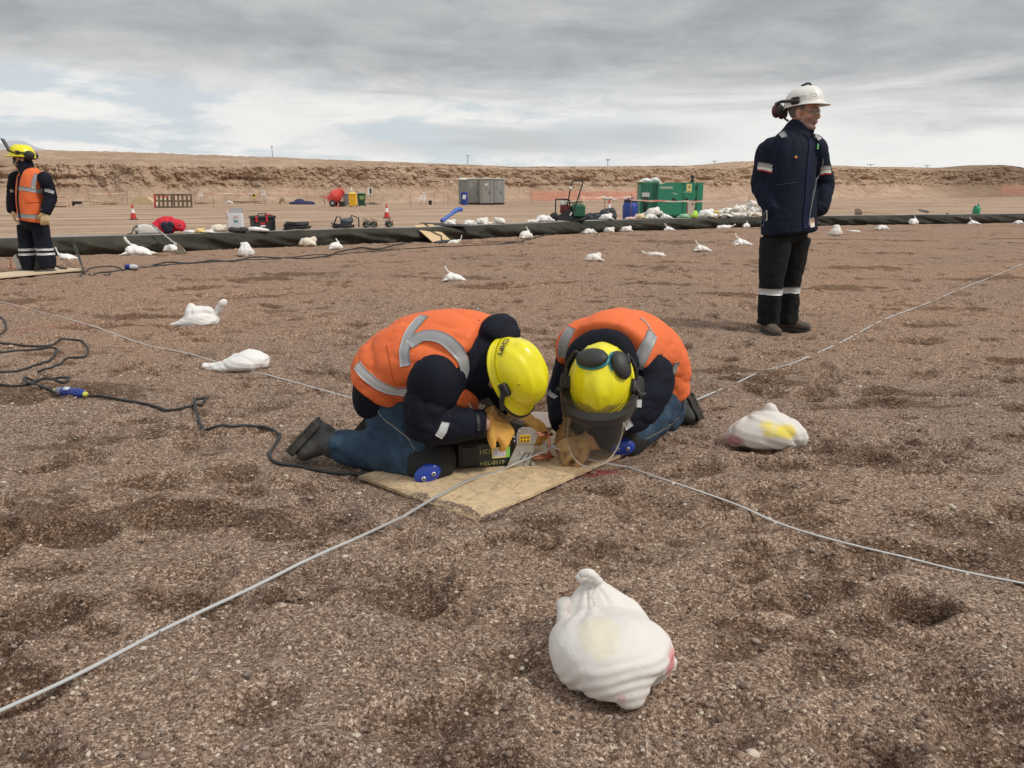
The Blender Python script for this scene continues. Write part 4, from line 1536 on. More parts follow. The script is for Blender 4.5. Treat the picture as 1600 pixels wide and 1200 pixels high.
# --- blue barrel
g = yg(984, 346.5)
t = thing('blue_barrel', 'tall blue plastic barrel standing left of the green generator', 'barrel', g, 0)
kk = g[1] / FPX
h = (346.5 - 314) * kk * 1.03; r_ = 23.5 / 2 * kk
MB().lathe([(r_ * .86, 0), (r_ * .95, .03), (r_ * .97, h * .35), (r_, h * .40), (r_, h * .70), (r_ * .95, h * .74), (r_ * .82, h * .88), (r_ * .80, h * .90), (r_ * .82, h * .91), (r_ * .82, h * .97), (r_ * .76, h)], n=28).build('barrel_body', M_BLUE, t, 'auto')
MB().lathe([(r_ * .86, h * .885), (r_ * .88, h * .90), (r_ * .88, h * .96), (r_ * .84, h * .975)], n=28).build('barrel_lid', M_BLACKP, t, 'auto')
MB().tube([(-.1, 0, h), (-.03, 0, h + .07), (.05, 0, h + .03), (.12, 0, h + .06)], .025, 6).build('rag_tie', mat('dark rag', (.10, .09, .08), .8), t, True)

# --- power poles on the plateau behind
def pole(px, pyb, pyt, D, lab, arms=2, wide=.9):
    b_ = P(px, pyb, D); tt = P(px, pyt, D)
    H = tt[2] - b_[2]
    t = thing('utility_pole', lab, 'utility pole', (b_[0], b_[1], b_[2] - 3), 0, 'utility poles along the plateau skyline')
    MB().tube([(0, 0, 0), (0, 0, H + 3)], [D * .00045, D * .00035], 8).build('pole', M_POLEW, t, True)
    for k in range(arms):
        MB().box((0, 0, H + 3 - H * (.08 + .10 * k)), (wide * D * .0055 * (1 - .2 * k), D * .0004, D * .0005)).build('crossarm', M_POLEW, t)
    for s in (-1, 0, 1):
        MB().lathe([(D * .0003, 0), (D * .0003, D * .0006)], (s * wide * D * .0024, 0, H + 3 - H * .06), 6).build('insulator', M_POLEW, t)
    return t


pole(426, 247, 228, 190, 'tall utility pole on the skyline above the white signs', 1, .6)
pole(731, 259, 242, 230, 'utility pole on the skyline above the portable toilets', 1, .6)
pole(949.5, 262, 248, 300, 'utility pole on the skyline left of the green generator', 2)
pole(1116, 261, 251, 400, 'small utility pole beside the earth mound on the skyline', 1, 1.1)
pole(1360, 263, 256.5, 520, 'tiny utility pole on the skyline right of the standing man', 1, 1.6)
pole(1448, 264.5, 258, 560, 'tiny utility pole left of the right hand mound', 1, 1.3)
pole(1585, 267, 262.5, 650, 'tiny utility pole at the right edge of the skyline', 1, 1.1)
# ================================================================== things on the bank
def onbank(px, w=.28):
    p, a = B(px, w)
    return p, a


# cable reels in tubular stands
def coil_pts(c, r, turns, h=.0, jit=.01, seed=0, n=26, squash=1.0, tilt=None):
    rr = random.Random(seed)
    out = []
    for k in range(int(turns * n)):
        a = k / n * math.tau
        q = r * (1 + rr.uniform(-.5, .5) * jit + .10 * math.sin(k * .13 + seed))
        out.append(np.array([math.cos(a) * q, math.sin(a) * q * squash, h * k / (turns * n) + .012 * math.sin(k * .37)]))
    out = np.array(out)
    if tilt is not None:
        out = out @ np.asarray(tilt).T
    return out + np.asarray(c, float)


for i, (px, lab) in enumerate(((573, 'left cable reel of the three standing on the bank'), (584.5, 'middle cable reel of the three on the bank, partly overlapped'), (608, 'right cable reel standing on the bank before the cone'))):
    p, a = onbank(px, .25)
    t = thing('cable_reel', lab, 'cable reel', p, a + (.5, -.35, .25)[i], 'cable reels standing on the bank'); t.scale = (.44,) * 3
    MB().tube(coil_pts((0, 0, .17), .125, 9, .12, .12, i, 18, 1, rotx(math.pi / 2)) + [0, .05, 0], .014, 6).build('wound_cable', M_RUBBER, t, True)
    for s in (-1, 1):
        MB().lathe([(.03, -.008), (.15, -.008), (.15, .008), (.03, .008)], (0, s * .075, .17), 20, rotx(math.pi / 2)).build('side_disc', mat('olive reel plate', (.06, .065, .045), .5, .3), t, 'auto')
    MB().tube([(-.16, -.1, 0), (-.13, -.1, .34), (0, -.1, .38), (.13, -.1, .34), (.16, -.1, 0)], .012, 6).build('stand', M_INK, t, True)
    MB().tube([(-.16, .1, 0), (-.13, .1, .34), (0, .1, .38), (.13, .1, .34), (.16, .1, 0)], .012, 6).build('stand', M_INK, t, True)
    MB().tube([(-.02, -.1, .36), (-.10, -.1, .45), (-.14, .08, .46)], .013, 6).build('crank', M_INK, t, True)
    for q in ((-.05, .14), (.05, .22), (.03, .10)):
        MB().lathe([(.022, -.01), (.022, .01)], (q[0], -.09, q[1]), 8, rotx(math.pi / 2)).build('socket', mat('pale socket', (.5, .52, .5), .4), t)


def heap_coil(px, lab, r, layers, w=.28, extra=None):
    p, a = onbank(px, w)
    t = thing('cable_coil', lab, 'cable coil', p, a)
    for k in range(layers):
        pts = coil_pts((0.03 * math.sin(k * 2.1), .02 * math.cos(k * 3), .022 + .026 * k), r * (1 - .045 * k), 2, .02, .10, k + int(px), 26, .62)
        MB().tube(pts, .0135, 6).build('loop', M_RUBBER, t, True)
    return t


heap_coil(464.5, 'flat black coil of cable lying on the bank right of the toolbox', .25, 5)
t = heap_coil(536, 'long heap of black cable on the bank left of the reels', .21, 3)
MB().tube([(-.18, 0, .1), (-.12, 0, .24), (-.05, 0, .23), (0, 0, .10)], .014, 6).build('loop', M_RUBBER, t, True)
MB().tube([(.10, 0, .1), (.2, 0, .26), (.34, -.02, .20), (.33, -.03, .02)], .014, 6).build('loop', M_RUBBER, t, True)
soft('rag', [ell((.08, 0, .14), (.14, .10, .07)), ell((.17, 0, .17), (.06, .06, .06))], mat('slate plastic sheet', (.05, .065, .085), .5), t, .02, 2)

# toolbox
p, a = onbank(411.5, .30)
t = thing('toolbox', 'black toolbox with red latches standing on the bank', 'toolbox', p, a * .6 + .25); t.scale = (.82, .82, .9)
MB().box((0, 0, .125), (.50, .25, .25), bev=.02, taper=1.07).build('body', M_BLACKP, t, 'auto')
MB().box((0, 0, .285), (.56, .29, .07), bev=.02).build('lid', M_BLACKP, t, 'auto')
mr = mat('toolbox red', (.50, .015, .03), .4)
for s in (-1, 1):
    MB().box((s * .12 - .07, -.148, .245), (.055, .02, .12), bev=.006).build('latch', mr, t, 'auto')
MB().box((.13, -.02, .33), (.16, .10, .03), bev=.01).build('lid_insert', mr, t, 'auto')
MB().tube([(-.12, 0, .32), (-.08, 0, .36), (.10, 0, .36), (.14, 0, .32)], .012, 6).build('handle', M_BLACKP, t, True)
MB().box((-.05, -.139, .155), (.11, .004, .045), rotx(-.0)).build('label_print', mr, t)
MB().box((-.045, -.139, .105), (.12, .004, .03)).build('label_print', M_SIGNW, t)
for k in range(5):
    MB().box((.155 + .0 * k, -.142, .12), (.006, .006, .19)).build('rib', M_BLACKP, t) if k == 0 else MB().box((.155 + .022 * k, -.142, .12), (.008, .008, .19)).build('rib', M_BLACKP, t)

# white carton
p, a = onbank(370, .30)
t = thing('white_box', 'white cardboard box with open flap standing on the bank', 'box', p, .12)
mc = mat('white carton', (.74, .73, .74), .7, 0, .04, 4, .05)
MB().box((0, 0, .165), (.245, .22, .33), bev=.004).build('carton', mc, t)
MB().box((.005, .10, .375), (.235, .006, .11), rotx(.1)).build('flap', mat('grey inner flap', (.42, .42, .43), .7), t)
MB().box((.03, -.1125, .275), (.075, .003, .02)).build('print', mat('pink print on box', (.6, .3, .32), .6), t)
MB().box((.025, -.1125, .195), (.075, .003, .045)).build('print', mat('teal print on box', (.12, .36, .38), .6), t)
MB().box((.0, -.1125, .248), (.03, .003, .025), roty(-.7)).build('print', mat('grey print on box', (.4, .45, .45), .6), t)
soft('crumpled_paper', [ell((-.15, .02, .27), (.035, .05, .06)), ell((-.15, 0, .35), (.03, .03, .035))], mat('pinkish wrapper', (.62, .50, .48), .7), t, .012, 1)
p, a = onbank(372, .10)
w = soft('dark_rag', [ell((0, 0, .03), (.15, .08, .035)), ell((.1, 0, .045), (.09, .06, .035)), ell((-.1, .02, .04), (.08, .06, .04))], mat('charcoal rag', (.055, .05, .045), .9), None, .012, 1, lambda co, nn: .012 * ridge(co[:, 0] * 16, co[:, 1] * 16, co[:, 2] * 16, 2))
w.location = p; tag(w, 'charcoal rag lying on the bank in front of the white box', 'rag')
p, a = onbank(399, .10)
w = soft('plastic_bag', [loft([(-.2, 0, .02), (0, 0, .04), (.24, 0, .02)], [(.05, .02), (.07, .035), (.03, .012)], (0, 1, 0))], M_SACKW, None, .01, 1, lambda co, nn: .012 * ridge(co[:, 0] * 12, co[:, 1] * 16, co[:, 2] * 16, 2))
w.location = p; tag(w, 'flat empty white bag on the bank edge below the toolbox', 'plastic bag')

# red jacket heap with dark lining
p, a = onbank(265, .30)
t = thing('jacket', 'red padded jacket with navy lining heaped on the bank', 'jacket', p, a * .5); t.scale = (.84,) * 3
mj = mat('red padded cloth', (.62, .012, .035), .7, 0, .15, 8, .3, 20, .01)
fold = lambda co, nn: .016 * ridge(co[:, 0] * 7, co[:, 1] * 9, co[:, 2] * 9, 3) + .01 * pn(co[:, 0] * 14, co[:, 1] * 14, co[:, 2] * 14)
soft('shell', [ell((-.06, .05, .17), (.23, .17, .17)), ell((-.02, .05, .26), (.15, .12, .08)), ell((.17, .06, .17), (.16, .13, .11)), ell((-.22, .02, .16), (.10, .1, .09)), loft([(.1, 0, .2), (.24, -.04, .13)], [.10, .075])], mj, t, .011, 3, fold)
ml = mat('navy lining', (.010, .012, .035), .6)
soft('lining', [ell((-.065, -.135, .175), (.085, .035, .085)), ell((.045, -.13, .18), (.075, .035, .085)), ell((-.01, -.135, .10), (.10, .035, .085)), ell((-.01, -.13, .05), (.06, .03, .05))], ml, t, .009, 2)
soft('sleeve_opening', [ell((.225, -.105, .14), (.048, .025, .048))], ml, t, .008, 2)

# grey cloth bag with black strap
p, a = onbank(228, .30)
t = thing('cloth_bag', 'light grey cloth bag with black strap left of the red jacket', 'bag', p, a)
soft('bag_body', [loft([(-.11, 0, .07), (.0, 0, .085), (.16, 0, .06)], [(.07, .08), (.08, .085), (.06, .06)], (0, 1, 0), power=3)], mat('grey canvas', (.62, .59, .54), .85, 0, .1, 8, .3, 30, .003), t, .01, 3, lambda co, nn: .008 * ridge(co[:, 0] * 12, co[:, 1] * 12, co[:, 2] * 12, 2))
MB().tube(catmull([(-.32, -.05, .01), (-.24, -.06, .03), (-.19, -.06, .12), (-.14, -.06, .15), (-.13, -.06, .08), (-.17, -.06, .01), (-.28, -.05, .0)], 6), .011, 6).build('strap', M_INK, t, True)

# long handled shovel leaning down the bank
def shovel(name, lab, tip, end, m_handle, m_blade, bl=.30, bw=.22, roll=0.0, grip=True):
    tip = np.array(tip, float); end = np.array(end, float)
    ax = unit(end - tip)
    t = thing(name, lab, 'shovel', tip, 0)
    s, w, _ = basis(ax, np.cross(ax, [0, 0, 1]))
    cr, sr = math.cos(roll), math.sin(roll)
    s, w = s * cr + w * sr, -s * sr + w * cr
    MB().tube([ax * bl * .8, end - tip], .016, 8).build('handle', m_handle, t, True)
    V = []; nu, nv = 7, 7
    for i in range(nu):
        u = i / (nu - 1)
        hw = bw / 2 * (math.sin(min(1, u * 1.9 + .25) * math.pi / 2)) * (1 if u < .85 else .8)
        for j in range(nv):
            v = j / (nv - 1) * 2 - 1
            V.append(ax * bl * (u - .05) + s * hw * v + w * (.035 * v * v + .012 * u))
    V = np.array(V); nn = len(V)
    F = [tuple(q) for q in grid_faces(nu, nv)]
    V2 = np.vstack([V, V - w * .004])
    F = F + [tuple(i + nn for i in q[::-1]) for q in F]
    mk('blade', V2, F, m_blade, t)
    if grip:
        g0 = end - tip
        MB().tube([g0, g0 + ax * .05 + s * .05, g0 + ax * .11 + s * .05, g0 + ax * .12, g0 + ax * .11 - s * .05, g0 + ax * .05 - s * .05, g0], .012, 6).build('grip', M_BLACKP, t, True)
    return t


q0 = G(291, 397, .02); q1, _ = onbank(240, .02)
shovel('shovel', 'grey handled shovel leaning from the gravel over the bank', (q0[0], q0[1], hz(q0[0], q0[1]) + .03), q1 + [0, 0, .16], mat('galvanised tube', (.42, .43, .40), .4, .3), mat('worn steel blade', (.50, .47, .38), .5, .3), .26, .26, 1.3, False)
q0, _ = onbank(1336, .34); q1, _ = onbank(1396, .42)
shovel('shovel', 'rusty bladed shovel with wooden handle lying on the bank at right', q0 + [0, .0, .10], q1 + [0, 0, .03], mat('ash wood handle', (.50, .33, .19), .6), mat('rusty blade', (.13, .085, .06), .8), .30, .26, 1.2, False)
q0, _ = onbank(1434, .30); q1, _ = onbank(1478, .34)
shovel('shovel', 'black bladed shovel with pale handle on the bank, furthest right', q0 + [0, 0, .17], q1 + [0, 0, .02], mat('pale wood handle', (.55, .42, .26), .6), M_INK, .42, .28, .35, True)

# green watering can / jerrycan
p, a = onbank(1525, .30)
t = thing('jerrycan', 'small green can with pinkish cap standing on the bank at right', 'jerrycan', p, a); t.scale = (.78,) * 3
mg = mat('bottle green plastic', (.03, .30, .14), .45)
MB().lathe([(.13, 0), (.15, .03), (.15, .26), (.11, .31), (.06, .34)], n=20).build('body', mg, t, 'auto')
MB().lathe([(.05, .33), (.06, .35), (.06, .40), (.03, .42)], (.05, 0, 0), 12).build('neck', mg, t, True)
MB().lathe([(.05, .32), (.07, .36), (.05, .41)], (-.09, 0, 0), 12).build('cap', mat('pinkish cap', (.72, .50, .46), .6), t, True)
MB().tube([(-.05, 0, .34), (-.02, 0, .42), (.06, 0, .43)], .014, 6).build('handle', mg, t, True)

# ramp board across the bank with a cable down it
ra = [G(677, 380, .03), G(706, 378, .03)]
tl, _ = onbank(647, .25); tr, _ = onbank(676, .45)
ra[0][2] = .05; ra[1][2] = .05
tl = tl + [0, 0, .035]; tr = tr + [0, 0, .035]
V = np.array([ra[0], ra[1], tr, tl])
V = np.vstack([V, V - [0, 0, .018]])
t = thing('ramp_board', 'pale plywood sheet laid as a ramp over the bank', 'board', ra[0], 0)
mk('sheet', V - ra[0], [(0, 1, 2, 3), (7, 6, 5, 4), (0, 4, 5, 1), (1, 5, 6, 2), (2, 6, 7, 3), (3, 7, 4, 0)], mat('new plywood', (.66, .46, .26), .7, 0, .12, 3, .1), t, False)
mid = lambda u, v: (ra[0] * (1 - u) + ra[1] * u) * (1 - v) + (tl * (1 - u) + tr * u) * v
pts = catmull([mid(.55, 1.03), mid(.62, .85), mid(.50, .62), mid(.60, .40), mid(.72, .28), mid(.55, .10), mid(.52, -.02)], 6) + [0, 0, .014]
cb = MB().tube(pts, .012, 6).build('extension_cable', M_RUBBER, None, True)
tag(cb, 'black cable winding down the plywood ramp', 'cable')
w = soft('flattened_pipe', [loft([ra[0] + [.05, -.10, -.01], (ra[0] + ra[1]) / 2 + [0.02, -.10, -.005], ra[1] + [.02, -.12, .0]], [(.06, .035), (.07, .045), (.05, .035)], (0, 1, 0))], M_BLACKP, None, .015, 2)
tag(w, 'black sleeve lying at the foot of the plywood ramp', 'sleeve')
# dark sheet flap right of the ramp
q, a = onbank(692, .35)
o = mk('sheet_flap', np.array([[-.55, .25, .06], [.05, -.3, .02], [.75, -.3, .0], [.25, .2, .045], [-.55, .25, .045], [.05, -.3, .005], [.75, -.3, -.015], [.25, .2, .03]]) + q, [(0, 1, 2, 3), (7, 6, 5, 4), (0, 4, 5, 1), (1, 5, 6, 2), (2, 6, 7, 3), (3, 7, 4, 0)], mat('charcoal sheet', (.045, .043, .04), .7), None, False)
tag(o, 'stiff dark sheet flap lying on the bank right of the ramp', 'sheet')
q, a = onbank(690, .42); q2, _ = onbank(722, .5)
o = MB().tube(catmull([q + [0, 0, .10], q * .6 + q2 * .4 + [0, 0, .22], q * .25 + q2 * .75 + [0, 0, .33], q2 + [0, 0, .34]], 5), [.045, .045, .045, .045, .045, .04, .04, .04, .05, .055, .05, .05, .05, .05, .05, .045], 8).build('blue_hose', mat('blue layflat hose', (.05, .14, .48), .45), None, True)
tag(o, 'blue hose end resting over the sandbags right of the ramp', 'hose')

# plate compactor
p, a = onbank(887, .34)
CPX = p[1] / FPX * 1.0
t = thing('plate_compactor', 'plate compactor with tall tubular handle standing on the bank', 'compactor', p, 0)
u_ = CPX
X = lambda px: (px - 887) * u_
Zc = lambda py: (346 - py) * u_
mdk = mat('compactor dark steel', (.035, .036, .038), .5, .3)
MB().prism([(X(863), .03), (X(912), .0), (X(914), .05), (X(905), .07), (X(870), .07), (X(863), .06)], -.22, .22).build('base_plate', mdk, t)
MB().prism([(X(866), .08), (X(889), Zc(327)), (X(893), Zc(333)), (X(893), .08)], -.24, -.10).build('belt_guard', mdk, t)
MB().lathe([(.09, -.02), (.12, 0), (.09, .02)], (X(866), -.1, .1), 16, rotx(math.pi / 2)).build('belt_wheel', M_RUBBER, t, True)
MB().box((X(883), 0, Zc(328.5)), (.26, .24, .20), bev=.03).build('engine', mat('engine dark red', (.16, .02, .02), .5), t, 'auto')
MB().box((X(881), 0, Zc(319)), (.20, .26, .17), bev=.05).build('fuel_tank', mat('cream tank', (.74, .71, .62), .4), t, 'auto')
mgn = mat('green water tank', (.022, .115, .065), .45)
MB().box((X(902), -.05, Zc(331)), (.34, .34, .36), rotz(.1), bev=.06).build('water_tank', mgn, t, 'auto')
MB().tube(catmull([(X(868), -.1, .08), (X(868), -.1, Zc(316)), (X(870), -.1, Zc(314)), (X(886), -.1, Zc(314)), (X(889), -.1, Zc(317)), (X(889), -.1, Zc(325))], 4), .017, 8).build('roll_bar', mdk, t, True)
MB().tube(catmull([(X(876), .12, .2), (X(877), .1, Zc(314))], 4), .014, 8).build('roll_bar', mdk, t, True)
MB().tube(catmull([(X(885), -.16, Zc(324)), (X(889), -.16, Zc(302)), (X(892), -.16, Zc(289)), (X(895), -.16, Zc(287)), (X(905), -.16, Zc(287)), (X(908), -.16, Zc(289)), (X(901), -.2, Zc(312)), (X(893), -.24, Zc(338))], 4), .017, 8).build('handle', mdk, t, True)
MB().box((X(898), -.1, Zc(318.5)), (.36, .05, .03), roty(-.12)).build('lever_bar', mdk, t)
MB().lathe([(.03, 0), (.035, .04), (.02, .07)], (X(890), -.16, Zc(299)), 8).build('throttle', M_SIGNW, t)
MB().box((X(890.5), -.255, Zc(335)), (.035, .01, .10), roty(.5)).build('maker_label', M_SIGNW, t)
MB().box((X(901), 0, .09), (.14, .14, .10)).build('rubber_mount', M_INK, t)
MB().box((X(891), -.14, .10), (.08, .06, .05), bev=.01).build('pump', mat('red orange pump', (.6, .12, .05), .5), t)
cp = [p + [-.05, -.2, .02]]
for px, py in ((882, 352), (874, 360), (862, 367), (840, 374), (815, 379), (790, 383)):
    g_ = G(px, py); cp.append(np.array([g_[0], g_[1], hz(g_[0], g_[1]) + .012]))
o = MB().tube(catmull(cp, 6), .012, 6).build('power_cable', M_RUBBER, None, True)
tag(o, 'thin black cable running from the compactor down over the gravel', 'cable')

# tarpaulin heap
p, a = onbank(937, .55)
w = soft('tarpaulin', [ell((-.3, 0, .05), (.5, .3, .16)), ell((.28, 0, .12), (.42, .3, .24)), ell((.45, 0, .2), (.2, .25, .2)), ell((-.6, 0, .0), (.3, .2, .08))], mat('charcoal tarpaulin', (.030, .033, .038), .55), None, .022, 2,
         lambda co, nn: .035 * ridge(co[:, 0] * 4, co[:, 1] * 4, co[:, 2] * 6, 3) + .02 * pn(co[:, 0] * 9, co[:, 1] * 9, co[:, 2] * 9))
w.location = p + [.05, .15, .0]; w.scale = (.60, .6, .72); tag(w, 'charcoal tarpaulin heap on the bank between compactor and barrel', 'tarpaulin')
# rag knots on the tape above
p = yg(946, 350)
w = soft('white_rag', [ell((-.22, 0, 0), (.10, .06, .10)), ell((-.02, 0, -.05), (.14, .06, .07)), ell((.18, 0, .0), (.10, .05, .07)), loft([(.2, 0, -.04), (.45, 0, -.12), (.62, 0, -.06)], [.06, .05, .03])], M_SACKW, None, .018, 1, lambda co, nn: .02 * ridge(co[:, 0] * 9, co[:, 1] * 9, co[:, 2] * 9, 2))
w.location = p + [0.05, 0, .88]; w.scale = (.55,) * 3; tag(w, 'white rag knotted on the tape above the tarpaulin', 'rag')
# rusty valve at the foot of the bank
g_ = G(955, 363)
t = thing('rusty_valve', 'rusty brown pipe valve at the foot of the bank between bags', 'valve', (g_[0], g_[1] + .1, 0), 0)
mrs = mat('rusty iron', (.20, .075, .04), .8, .2)
MB().tube([(.0, 0, 0), (.0, 0, .34)], .035, 8).build('stem', mrs, t, True)
MB().tube([(-.35, 0, .16), (.12, 0, .14)], .05, 8).build('pipe', mrs, t, True)
MB().lathe([(.09, -.02), (.10, 0), (.09, .02)], (-.22, -.05, .17), 12, rotx(math.pi / 2)).build('wheel', mrs, t, True)

# ================================================================== sandbags
SH = [
    sack_shape(.40, .26, .15, [(.1, 0, .08), (.18, 0, .11), (.22, .0, .14)], ((-1, 1), (-1, -1)), ([(.22, 0, .14), (.25, 0, .20), (.27, .01, .29)], [.020, .028, .022]), 1),     # 0 upright tail at right end
    sack_shape(.36, .28, .20, [(.02, 0, .12), (.05, 0, .17), (.06, 0, .21)], ((1, 1), (-1, -1)), ([(.06, 0, .20), (.03, .0, .25), (.0, .01, .29)], [.020, .022, .02]), 2),       # 1 round, tied on top
    sack_shape(.46, .24, .12, [(.14, 0, .06), (.22, .02, .07), (.27, .02, .08)], ((-1, 1), (-1, -1)), ([(.27, .02, .08), (.31, .03, .10), (.36, .03, .13)], [.022, .035, .04]), 3),  # 2 long flat
    sack_shape(.34, .26, .17, [(.1, .02, .12), (.14, .03, .15)], ((-1, 1), (1, -1)), None, 4),                                                                         # 3 slumped
    sack_shape(.42, .25, .15, [(-.02, 0, .10), (-.07, 0, .15), (-.09, 0, .17)], ((1, 1), (-1, -1), (1, -1)), ([(-.09, 0, .17), (-.14, 0, .22), (-.17, 0, .28)], [.018, .027, .02]), 5),  # 4 mid tail leaning left
    sack_shape(.38, .30, .19, [(.12, 0, .1), (.2, 0, .07), (.24, 0, .05)], ((-1, 1), (-1, -1)), ([(.24, 0, .05), (.30, .02, .04)], [.02, .045]), 6),                          # 5 fat with flared end
    sack_shape(.30, .24, .24, [(.0, 0, .18), (-.02, 0, .24)], ((1, 1), (-1, 1)), ([(-.02, 0, .23), (-.06, 0, .26), (-.09, 0, .25)], [.02, .03, .02]), 7),                    # 6 upright
]
FG = 'white sandbags laid out over the gravel bed'
field = [  # px, py(ground), width px, shape, rz, label, material, flip
    (709, 443, 42, 4, 0.1, 'white sandbag with tall upright tail on the open gravel left of centre', M_SACKW),
    (212, 402, 54, 4, .15, 'white sandbag with tail near the left end of the bank', M_SACKW),
    (265, 397, 30, 3, .3, 'rounded white sandbag beside the leaning shovel', M_SACKW),
    (101, 409, 34, 0, 2.9, 'white sandbag just behind the orange vested worker\'s legs', M_SACKW),
    (383, 404, 30, 6, .4, 'plump white sandbag standing below the white box', M_SACKW),
    (479, 388, 34, 3, .1, 'cream peaked sandbag against the foot of the bank', M_SACKC),
    (524, 394, 25, 1, .3, 'tied white sandbag on gravel in front of the cable heap', M_SACKW),
    (709, 382.5, 24, 0, -.1, 'white sandbag with raised tail at the foot of the plywood ramp', M_SACKW),
    (822, 376, 27, 1, .5, 'bulky white sandbag right of the ramp, cable passing behind', M_SACK),
    (928, 413, 32, 3, .2, 'white sandbag alone on gravel, above the right kneeling worker', M_SACK),
    (920, 368, 24, 5, .35, 'pointed white sandbag left of the rusty valve', M_SACK),
    (952, 364.5, 21, 3, -.2, 'white sandbag touching the rusty valve from the left', M_SACK),
    (979, 363.5, 22, 3, .1, 'white sandbag touching the rusty valve from the right', M_SACK),
    (1046, 361, 21, 4, .05, 'small white sandbag with tail below the green bag', M_SACKW),
    (1026, 403, 38, 2, 2.9, 'long flat white sandbag with ribbed neck on open gravel', M_SACK),
    (1098, 394, 33, 4, .0, 'white sandbag with bent tail, second left of the standing man', M_SACK),
    (1160, 386, 35, 4, .2, 'white sandbag lying just left of the standing man', M_SACKW),
    (1131, 358, 33, 2, .05, 'flat white sandbag with thin neck below the sandbag heap', M_SACKW),
    (1166, 357, 16, 1, .3, 'small tied white sandbag at the bank beside the standing man', M_SACKW),
    (1309, 371, 23, 6, .1, 'knotted white sandbag right of the standing man', M_SACK),
    (1337, 365, 20, 2, 2.8, 'flat white sandbag, second right of the standing man', M_SACKW),
    (1379, 361, 22, 5, .1, 'white sandbag, third right of the standing man', M_SACKW),
    (1426, 351.5, 20, 1, .4, 'tied white sandbag against the bank under the black bladed shovel', M_SACKW),
    (1523, 352, 21, 4, .0, 'white sandbag with tail under the green can', M_SACKW),
    (1593, 351.5, 17, 5, .2, 'white sandbag cut by the right edge of the picture', M_SACKW),
]
for px, py, wpx, k, rz_, lab, m in field:
    g_ = G(px, py)
    d = math.hypot(g_[1] * math.cos(PITCH), CAM_H * math.sin(PITCH))
    me = SH[k]
    w0 = [.50, .40, .62, .40, .50, .50, .36][k]
    s = wpx / FPX * d / w0
    y = g_[1] + .10 * s
    if y > 12:                                     # keep clear of the bank's foot
        by = float(np.interp(g_[0], BKC[:, 0], BKC[:, 1]))
        y = min(y, by - .17 * s - .04)
    place_sack(me, lab, g_[0], y, rz_, m, FG, s=s)

# bags resting on the bank
BG = 'sandbags lying on top of the bank'
bankbags = [
    (297, .30, 28, 2, .1, 'white sandbag against the right side of the red jacket', M_SACKW, 0),
    (312, .22, 18, 3, .1, 'yellow stained sandbag between jacket and white bags', sack_mat('yellow stained sack', (.78, .62, .25)), 0),
    (325, .16, 27, 2, 3.0, 'flat clean sandbag in front of the large cream bag', M_SACKW, 0),
    (342, .40, 34, 5, .2, 'large cream sandbag left of the white box', M_SACKC, 0),
    (703, .34, 22, 3, .1, 'white sandbag under the blue hose', M_SACK, 0),
    (732, .34, 22, 5, .4, 'white sandbag right of the blue hose end', M_SACKW, 0),
    (753, .36, 24, 3, .2, 'sandbag with raised corner at the middle of the row beyond the ramp', M_SACK, 0),
    (762, .24, 22, 2, .6, 'sandbag lying in front at the middle of the row beyond the ramp', M_SACK, 0),
    (781, .34, 22, 3, 2.9, 'right hand sandbag of the row beyond the ramp', M_SACK, 0),
    (832, .34, 24, 2, .2, 'crumpled sandbag left of the plate compactor', M_SACK, 0),
    (848, .40, 30, 5, .1, 'sandbag tucked behind the base of the plate compactor', M_SACKW, 0),
    (947, .18, 23, 3, .1, 'clean white sandbag lying before the charcoal tarpaulin', M_SACKW, 0),
    (985, .20, 22, 2, .1, 'pink stained sandbag at the foot of the blue barrel', sack_mat('pink stained sack', (.74, .50, .46)), 0),
    (999, .26, 20, 3, .2, 'cream and orange stained sandbag right of the blue barrel', sack_mat('orange stained sack', (.76, .60, .42)), 0),
    (1015, .22, 22, 5, .2, 'lower white sandbag in front of the generator\'s left end', M_SACKW, 0),
    (1021, .38, 28, 3, .5, 'peaked white sandbag in front of the generator door', M_SACK, .09),
    (1040, .28, 22, 4, .1, 'white sandbag with upright tail before the generator', M_SACKW, 0),
    (1103, .26, 30, 3, .1, 'big clean sandbag hanging over the bank edge right of the generator', M_SACKW, .0),
]
for px, w_, wpx, k, rz_, lab, m, dz in bankbags:
    p, a = onbank(px, w_)
    w0 = [.50, .40, .62, .40, .50, .50, .36][k]
    s = wpx / FPX * p[1] / w0
    place_sack(SH[k], lab, p[0], p[1], rz_, m, BG, z=p[2] + dz, s=s)
# green bag
p, a = onbank(1070, .30)
mgb = mat('translucent green sack', (.28, .62, .34), .55, 0, .2, 9, .3, 20, .01, (.45, .72, .48), 6)
o = place_sack(SH[5].copy(), 'pale green plastic sandbag lying before the generator', p[0], p[1], 3.0, mgb, None, z=p[2], s=.66 * p[1] / 21)
o = place_sack(SH[6].copy(), 'lime yellow sandbag end beside the pale green one', p[0] + .28, p[1] - .05, .4, mat('lime sack', (.50, .78, .08), .5, 0, .1, 9, .3, 20, .01), None, z=p[2], s=.78)
